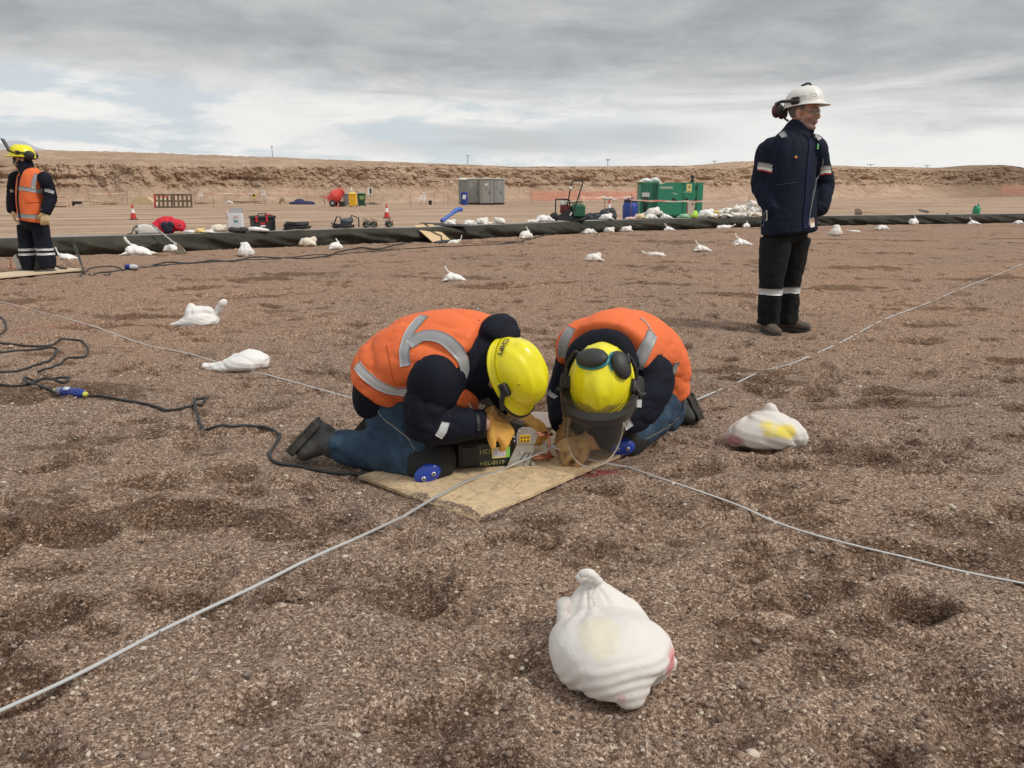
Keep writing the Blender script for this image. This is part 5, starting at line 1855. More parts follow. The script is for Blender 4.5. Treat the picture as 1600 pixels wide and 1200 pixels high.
# heap by the standing man
r = random.Random(4)
HG = 'white sandbags heaped on the bank left of the standing man'
mats_h = [M_SACK, M_SACKW, M_SACK, M_SACKC]
ORD = ['first', 'second', 'third', 'fourth', 'fifth', 'sixth', 'seventh', 'eighth']
ROWN = ['front bottom row', 'second row up', 'third row up', 'fourth row up', 'fifth row up', 'top row']
for layer, (pxs, w0_, dz) in enumerate((((1113, 1125, 1137, 1149, 1160, 1171, 1181, 1192), .16, 0), ((1118, 1130, 1142, 1154, 1165, 1176, 1188), .36, .02), ((1124, 1135, 1147, 1158, 1170, 1181, 1192), .52, .10), ((1136, 1150, 1162, 1174, 1186), .42, .17), ((1157, 1170, 1182, 1192), .56, .24), ((1176, 1186), .5, .32))):
    for i, px in enumerate(pxs):
        p, a = onbank(px + r.uniform(-3, 3), w0_ + r.uniform(-.05, .05))
        mt_ = r.choice(mats_h)
        place_sack(SH[r.choice([0, 2, 3, 3, 5, 1])], '%s sandbag in heap left of standing man, %s, %s from left' % ('cream' if mt_ is M_SACKC else 'white', ROWN[layer], ORD[i]), p[0], p[1], r.uniform(0, 6.28), mt_, HG, z=p[2] + dz + r.uniform(0, .03), s=r.uniform(.62, .85), tilt=(r.uniform(-.25, .25), r.uniform(-.3, .3)))
p, a = onbank(1119, .12)
place_sack(SH[3], 'yellow splashed sandbag at the left end of the heap', p[0], p[1], .8, sack_mat('yellow splashed sack', (.80, .62, .18)), None, z=p[2] + .13, s=.5, tilt=(.2, .3))
# ================================================================== steel strips, cables and the board
M_STRIP = mat('galvanised steel strip', (.68, .68, .67), .38, .45, .08, 30, .08, 60, .001, spec=.5)


def drape(pts, lift=.004):
    out = []
    for p in pts:
        out.append([p[0], p[1], hz(p[0], p[1]) + lift])
    return np.array(out)


def strip(name, lab, pts, w=.019, th=.003):
    pts = np.asarray(pts, float)
    t = np.gradient(pts, axis=0); t /= np.linalg.norm(t, axis=1)[:, None]
    s = np.cross(t, [0, 0, 1.]); s /= np.linalg.norm(s, axis=1)[:, None]
    up = np.cross(s, t)
    V = np.stack([pts - s * w / 2, pts + s * w / 2, pts + s * w / 2 + up * th, pts - s * w / 2 + up * th], 1).reshape(-1, 3)
    F = []
    for i in range(len(pts) - 1):
        for a in range(4):
            b = (a + 1) % 4
            F.append((i * 4 + a, i * 4 + 4 + a, i * 4 + 4 + b, i * 4 + b))
    F += [(0, 1, 2, 3), tuple(len(V) - 4 + k for k in (3, 2, 1, 0))]
    o = mk(name, V, F, M_STRIP, None, False)
    return tag(o, lab, 'metal strip')


CLAMP = P(862, 706, 2.86)                 # where both strips are joined between the electrodes
CLAMP[2] = .075
qa = STRIP_Q['a'].copy()
bd = seg_mask(qa[:, 0], qa[:, 1], BOARD_C, BOARD_U, .49, .29) > .5
qa[:, 2] = np.where(bd, np.maximum(qa[:, 2], .024), qa[:, 2])
qa2 = catmull([qa[-1], P(775, 738, 2.755), P(800, 727, 2.79), P(830, 714, 2.825), CLAMP + [-.02, -.02, .0]], 8)
qb = STRIP_Q['b'].copy()
mid_ = catmull([CLAMP + [.02, .03, 0], CLAMP + [.16, .26, -.03], P(1000, 668, 3.35), qb[0]], 8)
_all = np.vstack([qa[:-1], qa2[:-1], mid_[:-1], qb])
_k = np.convolve(np.pad(_all[:, 2], 4, mode='edge'), np.ones(9) / 9, 'valid')
_all[:, 2] = np.where(_all[:, 1] < 2.75, _k, _all[:, 2])
_n = len(qa)
_xy = np.stack([np.convolve(np.pad(_all[:, i], 5, mode='edge'), np.ones(11) / 11, 'valid') for i in (0, 1)], 1)
_all[_n - 30:_n + 10, :2] = _xy[_n - 30:_n + 10]
strip('steel_strip', 'galvanised strip running from lower left past the tool to upper right', _all, .0115)
qc = STRIP_Q['c'].copy()
qd = STRIP_Q['d'].copy()
q1 = catmull([qc[-1], P(700, 665, 3.35), CLAMP + [-.10, .14, .01], CLAMP + [-.01, .01, .004]], 8)
q2 = catmull([CLAMP + [.015, -.01, .004], P(900, 712, 2.83), P(935, 722, 2.80), qd[0]], 8)
strip('steel_strip', 'galvanised strip running from upper left under both workers to lower right', np.vstack([qc[:-1], q1[:-1], q2[:-1], qd]), .0088)

# rusty red marking dust on the gravel (sprayed lines): a stain is part of the gravel, kept as thin scattered grains
def dust(n, pix0, pix1, spread, seed):
    r_ = np.random.RandomState(seed)
    a, b = G(*pix0), G(*pix1)
    u = r_.rand(n)
    x = a[0] + (b[0] - a[0]) * u + r_.normal(size=n) * spread; y = a[1] + (b[1] - a[1]) * u + r_.normal(size=n) * spread
    return x, y


md = mat('red marking powder', (.30, .045, .07), .9, 0, .3, 40, 0)
for i, (a, b, n, sp, lab) in enumerate((((10, 525), (230, 500), 2600, .05, 'faint band of red marking powder on gravel at left'), ((900, 737), (960, 742), 900, .022, 'small patch of red marking powder before the board'))):
    xx, yy = dust(n, a, b, sp, i)
    st = stones('red_powder', n, .0012, .0035, lambda n_, xx=xx, yy=yy: (xx, yy), [md] * 5)
    tag(st, lab)

# --- board
M_OSB = mat('strand board', (.56, .42, .26), .8, 0, .22, 30, .3, 90, .002, (.34, .235, .13), 22, .53, .68)


def osb_extra(T, co, c):
    # strands lie in every direction: three stretched noises turned against each other
    x, y, z = T.sep(co)
    fl = []
    for k, an in enumerate((0.25, 1.3, 2.35)):
        ca, sa = math.cos(an), math.sin(an)
        u = T.math('ADD', T.math('MULTIPLY', x, ca), T.math('MULTIPLY', y, sa))
        w = T.math('SUBTRACT', T.math('MULTIPLY', y, ca), T.math('MULTIPLY', x, sa))
        fl.append(T.voro(T.comb(T.math('MULTIPLY', u, 14), T.math('MULTIPLY', w, 62), 3.0 * k), 1.0, out='Color'))
    pick = T.noise(co, 26, 2, .5)
    a = T.sep(fl[0])[0]; b_ = T.sep(fl[1])[1]; d = T.sep(fl[2])[2]
    m1 = T.math('GREATER_THAN', pick, .47); m2 = T.math('GREATER_THAN', pick, .54)
    k = T.math('ADD', T.math('MULTIPLY', a, T.math('SUBTRACT', 1.0, m1)), T.math('MULTIPLY', b_, T.math('SUBTRACT', m1, m2)))
    k = T.math('ADD', k, T.math('MULTIPLY', d, m2))
    c = T.mix(1.0, c, T.ramp(k, [(.05, (.78, .73, .66)), (.35, (.95, .94, .92)), (.75, (1.04, 1.04, 1.02)), (.97, (1.14, 1.12, 1.06))]), 'MULTIPLY')
    x, y, z = T.sep(co)
    # soil trodden onto it
    n = T.noise(co, 9, 7, .72, .5)
    e1 = T.smooth(T.math('ADD', x, T.math('MULTIPLY', n, .16)), -.36, -.46)
    e = T.math('MAXIMUM', T.math('MULTIPLY', e1, .75), T.math('MULTIPLY', T.smooth(n, .62, .74), .5))
    c = T.mix(e, c, (.115, .078, .055))
    sp = T.smooth(T.voro(co, 95, out='Distance'), .17, .07)
    sp = T.math('MULTIPLY', sp, T.smooth(T.noise(co, 4, 4, .6), .50, .62))
    c = T.mix(T.math('MULTIPLY', sp, .8), c, (.09, .06, .045))
    return c


M_OSB = mat('strand board', (.60, .455, .285), .8, 0, .15, 30, .3, 90, .002, extra=osb_extra)


def rough_sheet(L, W, th, seed, n=60):
    """sheet with slightly chewed edges, lying in x y"""
    r_ = random.Random(seed)
    per = []
    for a, b in (((-L / 2, -W / 2), (L / 2, -W / 2)), ((L / 2, -W / 2), (L / 2, W / 2)), ((L / 2, W / 2), (-L / 2, W / 2)), ((-L / 2, W / 2), (-L / 2, -W / 2))):
        for k in range(n):
            u = k / n
            x = a[0] + (b[0] - a[0]) * u; y = a[1] + (b[1] - a[1]) * u
            j = r_.uniform(-.002, .002)
            per.append((x + j, y + j * r_.choice([-1, 1])))
    m = len(per)
    V = [(x, y, th) for x, y in per] + [(x, y, 0) for x, y in per] + [(0, 0, th), (0, 0, 0)]
    F = []
    for i in range(m):
        j = (i + 1) % m
        F += [(i, j, m + j, m + i)[::-1], (2 * m, i, j), (2 * m + 1, m + j, m + i)]
    return V, F


V_, F_ = rough_sheet(1.0, .60, .011, 3)
an = math.atan2(BOARD_U[1], BOARD_U[0])
o = mk('wooden_board', V_, F_, M_OSB, None, False)
o.location = (BOARD_C[0], BOARD_C[1], .006); o.rotation_euler = (0, 0, an)
tag(o, 'strand board sheet on the gravel under the kneeling workers and tool', 'board')
BZ = .018
# grit spilled on the near corner
cb_ = G(745, 800)


def xy_grit(n):
    a = RN.rand(n); e = RN.normal(size=n) * .030 + .012
    p0, p1 = G(655, 772), G(775, 812)
    return p0[0] + (p1[0] - p0[0]) * a + e * .75, p0[1] + (p1[1] - p0[1]) * a + e + RN.normal(size=n) * .012


gr = stones('spilled_grit', 5200, .0010, .0040, xy_grit, SM)
gr.location = (0, 0, .014); tag(gr, 'grit spilled over the near corner of the strand board')

# round pale offcut under the electrodes
g = G(838, 668)
o = mk('round_offcut', [(.10 * math.cos(a) * (1 + .05 * math.sin(a * 5)) * 1.0, .13 * math.sin(a), z) for z in (.009, 0) for a in np.linspace(0, math.tau, 32, endpoint=False)],
       [tuple(range(32)), tuple(range(63, 31, -1))] + [(i, i + 32, (i + 1) % 32 + 32, (i + 1) % 32) for i in range(32)], mat('pale pink cloth', (.62, .50, .42), .85, 0, .1), None, False)
o.location = (g[0] + .02, g[1] + .03, BZ + .003); tag(o, 'pale round scrap on the board behind the copper electrodes', 'scrap')

# --- cables at the left
def cable(name, lab, pix, r=.0068, n=8, lift=None, parent=None, m=None, jit=0):
    q = catmull(np.array([G(*p[:2]) for p in pix]), n)
    zl = np.interp(np.linspace(0, 1, len(q)), np.linspace(0, 1, len(pix)), [p[2] if len(p) > 2 else 0 for p in pix])
    h = np.array([hz(a[0], a[1]) for a in q])
    for dx_, dy_ in ((.02, 0), (-.02, 0), (0, .02), (0, -.02)):
        h = np.maximum(h, np.array([hz(a[0] + dx_, a[1] + dy_) for a in q]))
    h = np.maximum(h, np.maximum(np.r_[h[1:], h[-1]], np.r_[h[0], h[:-1]]) - .004)
    hs = np.convolve(np.pad(h, 2, mode='edge'), np.ones(5) / 5, 'valid')
    q[:, 2] = np.maximum(h, hs) + r * .8 + zl
    o = MB().tube(q, r, 8).build(name, m or M_RUBBER, parent, True)
    if parent is None:
        tag(o, lab, 'cable')
    return o


cable('power_cable', 'black cable looping from the blue connector to the kneeling worker\'s tool', [(134, 625), (175, 625), (205, 634), (240, 640), (270, 647), (300, 646), (318, 638), (325, 628), (318, 623), (308, 628), (306, 645, .02), (312, 665), (322, 679), (345, 682), (385, 677), (415, 680), (436, 687), (438, 690), (427, 705), (422, 718), (432, 727), (470, 731), (520, 742), (580, 744), (640, 741)], .0068)
cable('power_cable', 'black looped cable entering at left edge and ending at the connector', [(-40, 609), (0, 605), (40, 604), (70, 600), (100, 605), (109, 598), (100, 592), (75, 592), (45, 596), (40, 602, .02), (62, 610), (88, 622)], .0068)
cable('power_cable', 'outermost black cable loop at the left edge of the gravel', [(-40, 586), (0, 586), (40, 580), (75, 567), (90, 555), (84, 548), (50, 551), (0, 556), (-40, 560)], .0068)
cable('power_cable', 'large black cable loop reaching furthest right above the connector', [(-40, 528), (0, 541), (40, 547), (75, 546), (100, 539), (125, 539), (138, 549), (134, 560), (112, 562), (95, 570), (80, 581), (60, 586)], .0068)
cable('power_cable', 'black cable end curving in at the left edge above the loops', [(-30, 490), (0, 501), (10, 513), (8, 524), (-5, 533), (-30, 540)], .0068)
# connector
a, b = G(88, 620), G(136, 626)
c = (a + b) / 2; c[2] = hz(c[0], c[1]) + .028
an2 = math.atan2(b[1] - a[1], b[0] - a[0])
t = thing('plug_connector', 'blue and grey plug connector joining two cables on the gravel', 'connector', c - np.array([0, 0, .006]), an2); t.scale = (.95, .78, .78)
L_ = np.linalg.norm(b - a)
mb = mat('blue connector plastic', (.015, .035, .22), .35); mgc = mat('grey connector plastic', (.22, .22, .30), .45); my = mat('yellow ring', (.62, .66, .10), .5)
RX = roty(math.pi / 2)
MB().lathe([(.018, -L_ * .5), (.027, -L_ * .44), (.032, -L_ * .25), (.033, -L_ * .05)], n=16, R=RX).build('plug', mgc, t, 'auto')
MB().lathe([(.036, -L_ * .22), (.038, -L_ * .12), (.036, -L_ * .02)], n=16, R=RX).build('collar', mb, t, 'auto')
MB().lathe([(.033, -L_ * .02), (.034, L_ * .12), (.036, L_ * .14), (.036, L_ * .36), (.026, L_ * .42), (.016, L_ * .48)], n=16, R=RX).build('socket', mb, t, 'auto')
MB().lathe([(.018, -L_ * .54), (.018, -L_ * .49)], n=12, R=RX).build('yellow_ring', my, t, True)
MB().lathe([(.018, L_ * .46), (.018, L_ * .53)], n=12, R=RX).build('yellow_ring', my, t, True)
MB().box((-.01, -.018, .032), (.038, .03, .012), rotx(.5), bev=.004).build('cap_label', mat('pale grey cap', (.55, .58, .62), .4), t, 'auto')

# thin cable far across the bed and the far worker's leads
cable('far_cable', 'thin black cable winding across the gravel in front of the bank', [(240, 419), (262, 415), (285, 416), (310, 415), (340, 411), (365, 412), (390, 406), (412, 404), (450, 407), (500, 405), (540, 395), (560, 391), (590, 392), (620, 386), (640, 383), (650, 380), (665, 382)], .011)
cable('far_cable', 'straight thin cable lying below the winding one before the bank', [(160, 430), (250, 420), (360, 412), (480, 404), (560, 398), (640, 391), (720, 388), (800, 383), (850, 372)], .008)

# --- foreground and other large sandbags
def big_front():
    """tied bag leaning toward the camera in the foreground"""
    o0 = G(955, 1060); o0[2] = hz(o0[0], o0[1])
    q = lambda px, py, Y: P(px, py, Y)
    neck = q(922, 905, 1.66)
    st = [(923.5, 907, 12, .014, 1.665), (927, 930, 34, .028, 1.655), (932, 950, 50, .040, 1.645), (939, 970, 66, .052, 1.635), (945, 990, 79, .064, 1.62), (950, 1010, 92, .076, 1.60), (960, 1028, 94, .086, 1.585), (968, 1050, 82, .080, 1.56), (973, 1070, 60, .060, 1.535), (979, 1088, 33, .038, 1.51), (978, 1099, 13, .018, 1.495)]
    st = [(a, b, hw, tk, min(y, G(a, b)[1] * (1 - .80 * tk / CAM_H))) for a, b, hw, tk, y in st]
    pr = [loft([q(a, b, y) for a, b, hw, tk, y in st], [(hw * (y * math.cos(PITCH) + .95 * math.sin(PITCH)) / FPX + .001, tk) for a, b, hw, tk, y in st], (1, 0, .0), 40, .3, 4, 2.15),
          loft([q(1010, 1030, 1.53), q(1035, 1036, 1.53), q(1052, 1040, 1.52)], [(.060, .050), (.045, .034), (.030, .012)], (.5, -.5, .7), 18, .3),
          loft([q(900, 990, 1.62), q(888, 960, 1.64), q(880, 937, 1.65)], [(.045, .05), (.026, .026), (.003, .014)], (0, 1, 0), 14, .4)]
    kn = [neck, q(919, 899, 1.665), q(910, 899, 1.66), q(905, 905, 1.65)]
    pr.append(loft(kn, [.010, .012, .011, .009], (0, 1, 0), 14, .6))
    pr.append(loft([q(908, 897, 1.63), q(922, 896, 1.625), q(936, 908, 1.64)], [.008, .009, .008], (0, 1, 0), 12, .6))
    ax = unit(neck - q(950, 1020, 1.58))
    s, w, _ = basis(ax, (1, 0, 0))
    fo = q(990, 1090, 1.46)

    def disp(co, nn):
        v = co - neck
        d = np.linalg.norm(v, axis=1)
        th = np.arctan2(v @ w, v @ s)
        al = -(v @ ax)
        fan = np.exp(-np.abs(al) / .085) * sstep(al, .0, .03)
        z = .0034 * fan * np.sin(th * 13 + 2.5 * pn(co[:, 0] * 20, co[:, 1] * 20, co[:, 2] * 20))
        z += .0035 * np.exp(-np.abs(al) / .10) * sstep(al, .0, .03) * ridge(th * 1.8, al * 3, 1.0, 2)
        low = sstep(al, .14, .20)
        ar = al + .05 * (v @ s) + .012 * pn(co[:, 0] * 9, co[:, 1] * 9, co[:, 2] * 9) * 3
        z += .0022 * low * np.sin(ar * 2 * math.pi / .024 + 2.0 * pn(co[:, 0] * 8, co[:, 1] * 8, 4)) * (.45 + 1.1 * np.abs(pn(co[:, 0] * 11, co[:, 1] * 11, 9)))
        z += .004 * pn(co[:, 0] * 7, co[:, 1] * 7, co[:, 2] * 7)
        z -= .0022 * np.exp(-np.abs(pn(co[:, 0] * 5 + 3, co[:, 1] * 5, co[:, 2] * 3)) * 26)
        z += .0016 * ridge(co[:, 0] * 8 + co[:, 2] * 7, co[:, 1] * 7, co[:, 2] * 5, 3)
        kd = np.exp(-(d / .03) ** 2)
        z += .003 * kd * np.sin(al * 500 + th * 2)
        out = nn * z[:, None]
        return out
    me = soften(pr, .0042, 3, disp)
    # pink printed edge at the right hand corner, faint yellow print in the middle
    tmp_ = bpy.data.objects.new('tmp', me); bb = bvh_of(tmp_); bpy.data.objects.remove(tmp_)
    l = lambda px, py: tuple((shoot(bb, px, py) - o0).tolist())
    c1 = l(1040, 1050); c2 = l(972, 1092); c3 = l(888, 950); c4 = l(935, 990)
    m = sack_mat('white sack with pink edge', (.80, .765, .715), [(c1[0] + .022, c1[1], c1[2], .024, .07, .060, (.72, .17, .21), .8), (*c2, .010, .015, .010, (.66, .25, .28), .45), (*c3, .006, .02, .012, (.66, .35, .36), .4), (c4[0], c4[1], c4[2], .05, .08, .04, (.80, .68, .40), .38)])
    N = len(me.vertices); co = np.zeros(N * 3); me.vertices.foreach_get('co', co)
    me.vertices.foreach_set('co', (co.reshape(-1, 3) - o0).ravel())
    me.materials.clear()
    o = finish('sandbag', me, m)
    o.location = o0
    tag(o, 'large tied sandbag with pink bottom corner in the foreground', 'sandbag')


big_front()


def shaped_sack(name, lab, pr, m, o0, neck, seed, vox=.008, foldn=9, amp=1.0):
    pr = [(np.asarray(v) + [0, 0, .006], f) for v, f in pr]
    ax_c = np.mean([v.mean(0) for v, f in pr], axis=0)
    ax = unit(neck - ax_c); s, w, _ = basis(ax, (0, 1, .2))

    def disp(co, nn):
        v = co - neck; d = np.linalg.norm(v, axis=1)
        th = np.arctan2(v @ w, v @ s)
        fan = np.exp(-d / .14) * (1 - np.exp(-d / .03))
        z = .006 * fan * np.sin(th * foldn + seed + 3 * pn(co[:, 0] * 10, co[:, 1] * 10, co[:, 2] * 10))
        z += .0020 * amp * ridge(co[:, 0] * 5 + seed, co[:, 1] * 8, co[:, 2] * 10, 3) + .007 * pn(co[:, 0] * 7 + seed, co[:, 1] * 7, co[:, 2] * 7)
        z -= .006 * np.exp(-np.abs(pn(co[:, 0] * 5 + seed, co[:, 1] * 5, co[:, 2] * 7)) * 20)
        z += .0014 * np.sin((co[:, 2] + .25 * co[:, 0]) * 230 + 8 * pn(co[:, 0] * 5, co[:, 1] * 5, seed)) * sstep(-co[:, 2], -o0[2] - .14, -o0[2] - .05)
        out = nn * z[:, None]
        return out
    me = soften(pr, vox, 3, disp)
    N = len(me.vertices); co = np.zeros(N * 3); me.vertices.foreach_get('co', co)
    me.vertices.foreach_set('co', (co.reshape(-1, 3) - o0).ravel())
    me.materials.clear()
    o = finish(name, me, m); o.location = o0
    return tag(o, lab, 'sandbag')


# yellow and pink stained bag at right
o0 = G(1197, 712); o0[2] = hz(o0[0], o0[1]); Y0 = o0[1]
q = lambda px, py, dy=0.0: P(px, py, Y0 + .10 + dy)
nk = q(1187, 659, .03)
wst = [(1141, .030, .020), (1152, .068, .046), (1172, .095, .065), (1195, .104, .074), (1217, .104, .070), (1236, .090, .058), (1249, .058, .036), (1257, .014, .010)]
pr = [loft([np.array([q(a, 690)[0], Y0 + .10, o0[2] + c_ * 1.02]) for a, b, c_ in wst], [(b, c_) for a, b, c_ in wst], (0, 1, 0), 32, .3, 4, 2.2),
      loft([q(1190, 682), q(1187, 668), nk], [(.11, .07), (.055, .05), (.018, .02)], (1, 0, 0), 18, .5),
      loft([q(1195, 672), q(1218, 668), q(1238, 677)], [(.05, .03), (.05, .028), (.03, .02)], (0, 1, 0), 12, .5),
      loft([q(1178, 664, .01), nk, q(1198, 648, .02), q(1206, 641, .02)], [.016, .020, .018, .024], (0, 1, 0), 12, .5)]
l = lambda px, py, dy=0.0: tuple((q(px, py, dy) - o0).tolist())
ms = sack_mat('yellow and pink stained sack', (.77, .73, .67), [(*l(1195, 662, -.02), .055, .10, .030, (.84, .68, .05), .95), (*l(1222, 672, -.06), .055, .09, .034, (.84, .68, .06), .9), (*l(1205, 675, -.08), .05, .08, .018, (.84, .70, .10), .7), (*l(1148, 694, -.08), .042, .09, .036, (.50, .09, .12), .72)])
shaped_sack('sandbag', 'sandbag splashed with yellow paint and pink stains at right of workers', pr, ms, o0, nk, 2.0, .0075)

# bag lying over the upper left strip
o0 = G(372, 586); o0[2] = hz(o0[0], o0[1]); Y0 = o0[1]
q = lambda px, py, dy=0.0: P(px, py, Y0 + .08 + dy)
nk = q(322, 574)
pr = [loft([nk, q(345, 576), q(372, 569), q(398, 566), q(412, 566)], [(.022, .018), (.075, .032), (.11, .052), (.115, .062), (.07, .045)], (0, 1, 0), 20, .7),
      ell(q(392, 563), (.09, .10, .055)), ell(q(380, 570), (.10, .11, .045)),
      loft([q(355, 570), q(372, 560), q(391, 549)], [(.04, .02), (.03, .015), (.012, .01)], (0, 1, 0), 12, .5),
      loft([q(340, 578), nk, q(320, 571)], [(.05, .02), (.034, .018), (.03, .014)], (0, 1, 0), 12, .5),
      ell(q(368, 559), (.022, .03, .018))]
shaped_sack('sandbag', 'flat white sandbag lying over the upper left strip', pr, M_SACKW, o0, nk, 5.0, .008, 11)

# angular bag above it
o0 = G(310, 513); o0[2] = hz(o0[0], o0[1]); Y0 = o0[1]
q = lambda px, py, dy=0.0: P(px, py, Y0 + .08 + dy)
nk = q(336, 492)
pr = [loft([q(262, 511), q(280, 508), q(300, 503), q(318, 500), q(336, 502)], [(.02, .01), (.06, .03), (.10, .06), (.11, .07), (.06, .045)], (0, 1, 0), 20, .6),
      ell(q(318, 502), (.11, .11, .06)),
      loft([q(305, 500), q(300, 488), q(299, 476)], [(.09, .08), (.065, .05), (.016, .02)], (0, 1, 0), 16, .5),
      loft([q(310, 492), q(325, 487), q(332, 487)], [(.08, .07), (.05, .04), (.025, .02)], (0, 1, 0), 14, .5),
      loft([q(325, 498), nk, q(342, 484), q(348, 476), q(352, 471)], [.05, .018, .024, .032, .020], (0, 1, 0), 12, .5)]
shaped_sack('sandbag', 'angular white sandbag with raised corner and tail, upper left', pr, M_SACKW, o0, nk, 7.0, .009, 9)
# ================================================================== people
M_ORANGE = mat('orange vest cloth', (.82, .165, .045), .75, 0, .10, 7, .45, 15, .012)
M_REFL = mat('grey reflective tape', (.32, .325, .33), .45, .1, .08, 25, .25, 60, .002)
M_REFLW = mat('bright reflective tape', (.58, .59, .59), .4, .1, .06, 25, .2, 60, .002)
M_NAVY = mat('navy work jacket', (.0062, .0080, .016), .8, 0, .3, 6, .5, 16, .014, spec=.22)
M_NAVYB = mat('deep blue parka', (.0072, .0115, .027), .8, 0, .25, 6, .5, 12, .018, spec=.22)
M_BLACKC = mat('black work trousers', (.011, .012, .012), .85, 0, .3, 6, .5, 12, .018, spec=.22)
M_NAVYT = mat('navy work trousers', (.010, .0125, .020), .85, 0, .25, 6, .5, 12, .018, spec=.22)


def denim_extra(T, co, c):
    w = T.new('ShaderNodeTexWave', wave_type='BANDS', bands_direction='DIAGONAL'); T.put(w.inputs[0], co); w.inputs['Scale'].default_value = 260; w.inputs['Distortion'].default_value = 2
    f = T.smooth(T.noise(co, 7, 5, .65, .4), .45, .72)
    c = T.mix(T.math('MULTIPLY', f, .7), c, (.055, .115, .175))
    return T.mix(T.math('MULTIPLY', w.outputs['Fac'], .25), c, (.04, .08, .13))


M_DENIM = mat('blue denim', (.014, .040, .076), .85, 0, .35, 12, .7, 20, .016, extra=denim_extra)
M_SKIN = mat('skin', (.46, .25, .18), .55, 0, .12, 22, .1, 120, .001)
M_SKINR = mat('ruddy skin', (.52, .27, .195), .55, 0, .18, 30, .1, 120, .001)
M_STUB = mat('grey stubble', (.29, .19, .15), .8, 0, .2, 60, .3, 300, .001)
M_HAIR = mat('grey hair', (.16, .145, .13), .8, 0, .3, 60, .4, 200, .002)
M_DHAIR = mat('dark hair', (.018, .014, .012), .7, 0, .3, 60, .4, 200, .002)
M_EYE = mat('dark eye', (.03, .02, .018), .3)
M_LIP = mat('lip', (.36, .14, .11), .5)
M_GLOVE = mat('yellow leather glove', (.78, .43, .095), .7, 0, .18, 14, .35, 60, .003, (.62, .30, .06), 9, .5, .7)
M_GLOVED = mat('worn tan leather glove', (.50, .31, .14), .75, 0, .25, 16, .4, 60, .003, (.20, .12, .06), 11, .5, .68)
M_GLOVEL = mat('light leather glove', (.62, .45, .24), .75, 0, .2, 14, .35, 60, .003)
M_BOOT = mat('charcoal leather boot', (.045, .048, .047), .65, 0, .25, 14, .3, 50, .003, (.10, .092, .08), 6, .5, .7)
M_BOOTB = mat('dusty brown boot', (.11, .085, .065), .8, 0, .2, 14, .3, 50, .003)
M_SOLE = mat('boot sole', (.060, .055, .048), .85, 0, .3, 14, .3)
M_PAD = mat('black knee pad cloth', (.014, .014, .013), .8, 0, .3, 12, .3)
M_PADC = mat('blue knee cap plastic', (.012, .055, .42), .35, 0, .15, 20, .1, coat=.3)
M_RIVET = mat('metal rivet', (.65, .66, .66), .3, .8)
M_HELMY = mat('yellow helmet shell', (.86, .77, .012), .33, 0, .05, 8, .03, 20, .002, (.70, .56, .03), 7, .62, .78, coat=.25)
M_HELMW = mat('white helmet shell', (.80, .79, .74), .35, 0, .05, 8, .03, 20, .002, (.62, .58, .50), 5, .6, .78, coat=.2)
M_MUFF = mat('dark grey ear cup', (.030, .031, .030), .55, 0, .2, 20, .1)
M_TEAL = mat('teal ring', (.03, .24, .28), .4)
M_STITCH = mat('tan stitching', (.30, .27, .22), .8)


def glass_mat(name, col, alpha, rough=.08):
    m = bpy.data.materials.new(name); m.use_nodes = True; m.node_tree.nodes.clear()
    T = NT(m.node_tree)
    a = T.new('ShaderNodeBsdfTransparent'); b = T.new('ShaderNodeBsdfPrincipled')
    a.inputs[0].default_value = (.86, .84, .80, 1)
    b.inputs['Base Color'].default_value = (*col, 1); b.inputs['Roughness'].default_value = rough
    mx = T.new('ShaderNodeMixShader')
    lw = T.new('ShaderNodeLayerWeight'); lw.inputs[0].default_value = .35
    T.put(mx.inputs[0], T.math('ADD', T.math('MULTIPLY', lw.outputs['Facing'], .45), alpha, clamp=True))
    T.l.new(a.outputs[0], mx.inputs[1]); T.l.new(b.outputs[0], mx.inputs[2])
    o = T.new('ShaderNodeOutputMaterial'); T.l.new(mx.outputs[0], o.inputs[0])
    return m


M_VISOR = glass_mat('smoky clear visor', (.26, .21, .17), .10, .12)
M_LENS = glass_mat('clear spectacle lens', (.75, .76, .70), .04, .05)


def cloth(seed=0.0, amp=.006, joints=(), big=.006, fr=(6, 6, 3.2), jf=(6, 6, 17)):
    """displacement for worn cloth: long soft folds, tight creases where it bunches at the joints"""
    jt = [(np.asarray(p, float), r) for p, r in joints]

    def f(co, nn):
        x, y, z = co[:, 0], co[:, 1], co[:, 2]
        wx = x + .06 * pn(x * 5 + seed, y * 5, z * 5); wy = y + .06 * pn(x * 5, y * 5 + seed, z * 5); wz = z + .06 * pn(x * 5, y * 5, z * 5 + seed)
        a_ = np.abs(pn(wx * fr[0] + seed, wy * fr[1], wz * fr[2])); b_ = np.abs(pn(wx * fr[0] * 2.3 + seed, wy * fr[1] * 2.3, wz * fr[2] * 2.1 + 4))
        bil = 1 - np.exp(-a_ * 7); bil2 = 1 - np.exp(-b_ * 7)
        m = .35 + .65 * sstep(pn(x * 3.1, y * 3.1, z * 3.1 + seed), -.15, .2)         # some areas lie smooth
        d = m * amp * (1.4 * (bil - .6) + .6 * (bil2 - .6)) + big * pn(x * 4 + seed, y * 4, z * 4)
        for p, r in jt:
            w = np.exp(-(np.linalg.norm(co - p, axis=1) / r) ** 2)
            d += w * .011 * ((1 - np.exp(-np.abs(pn(wx * jf[0] + seed, wy * jf[1] + 3, wz * jf[2])) * 8)) - .6)
        return d
    return f


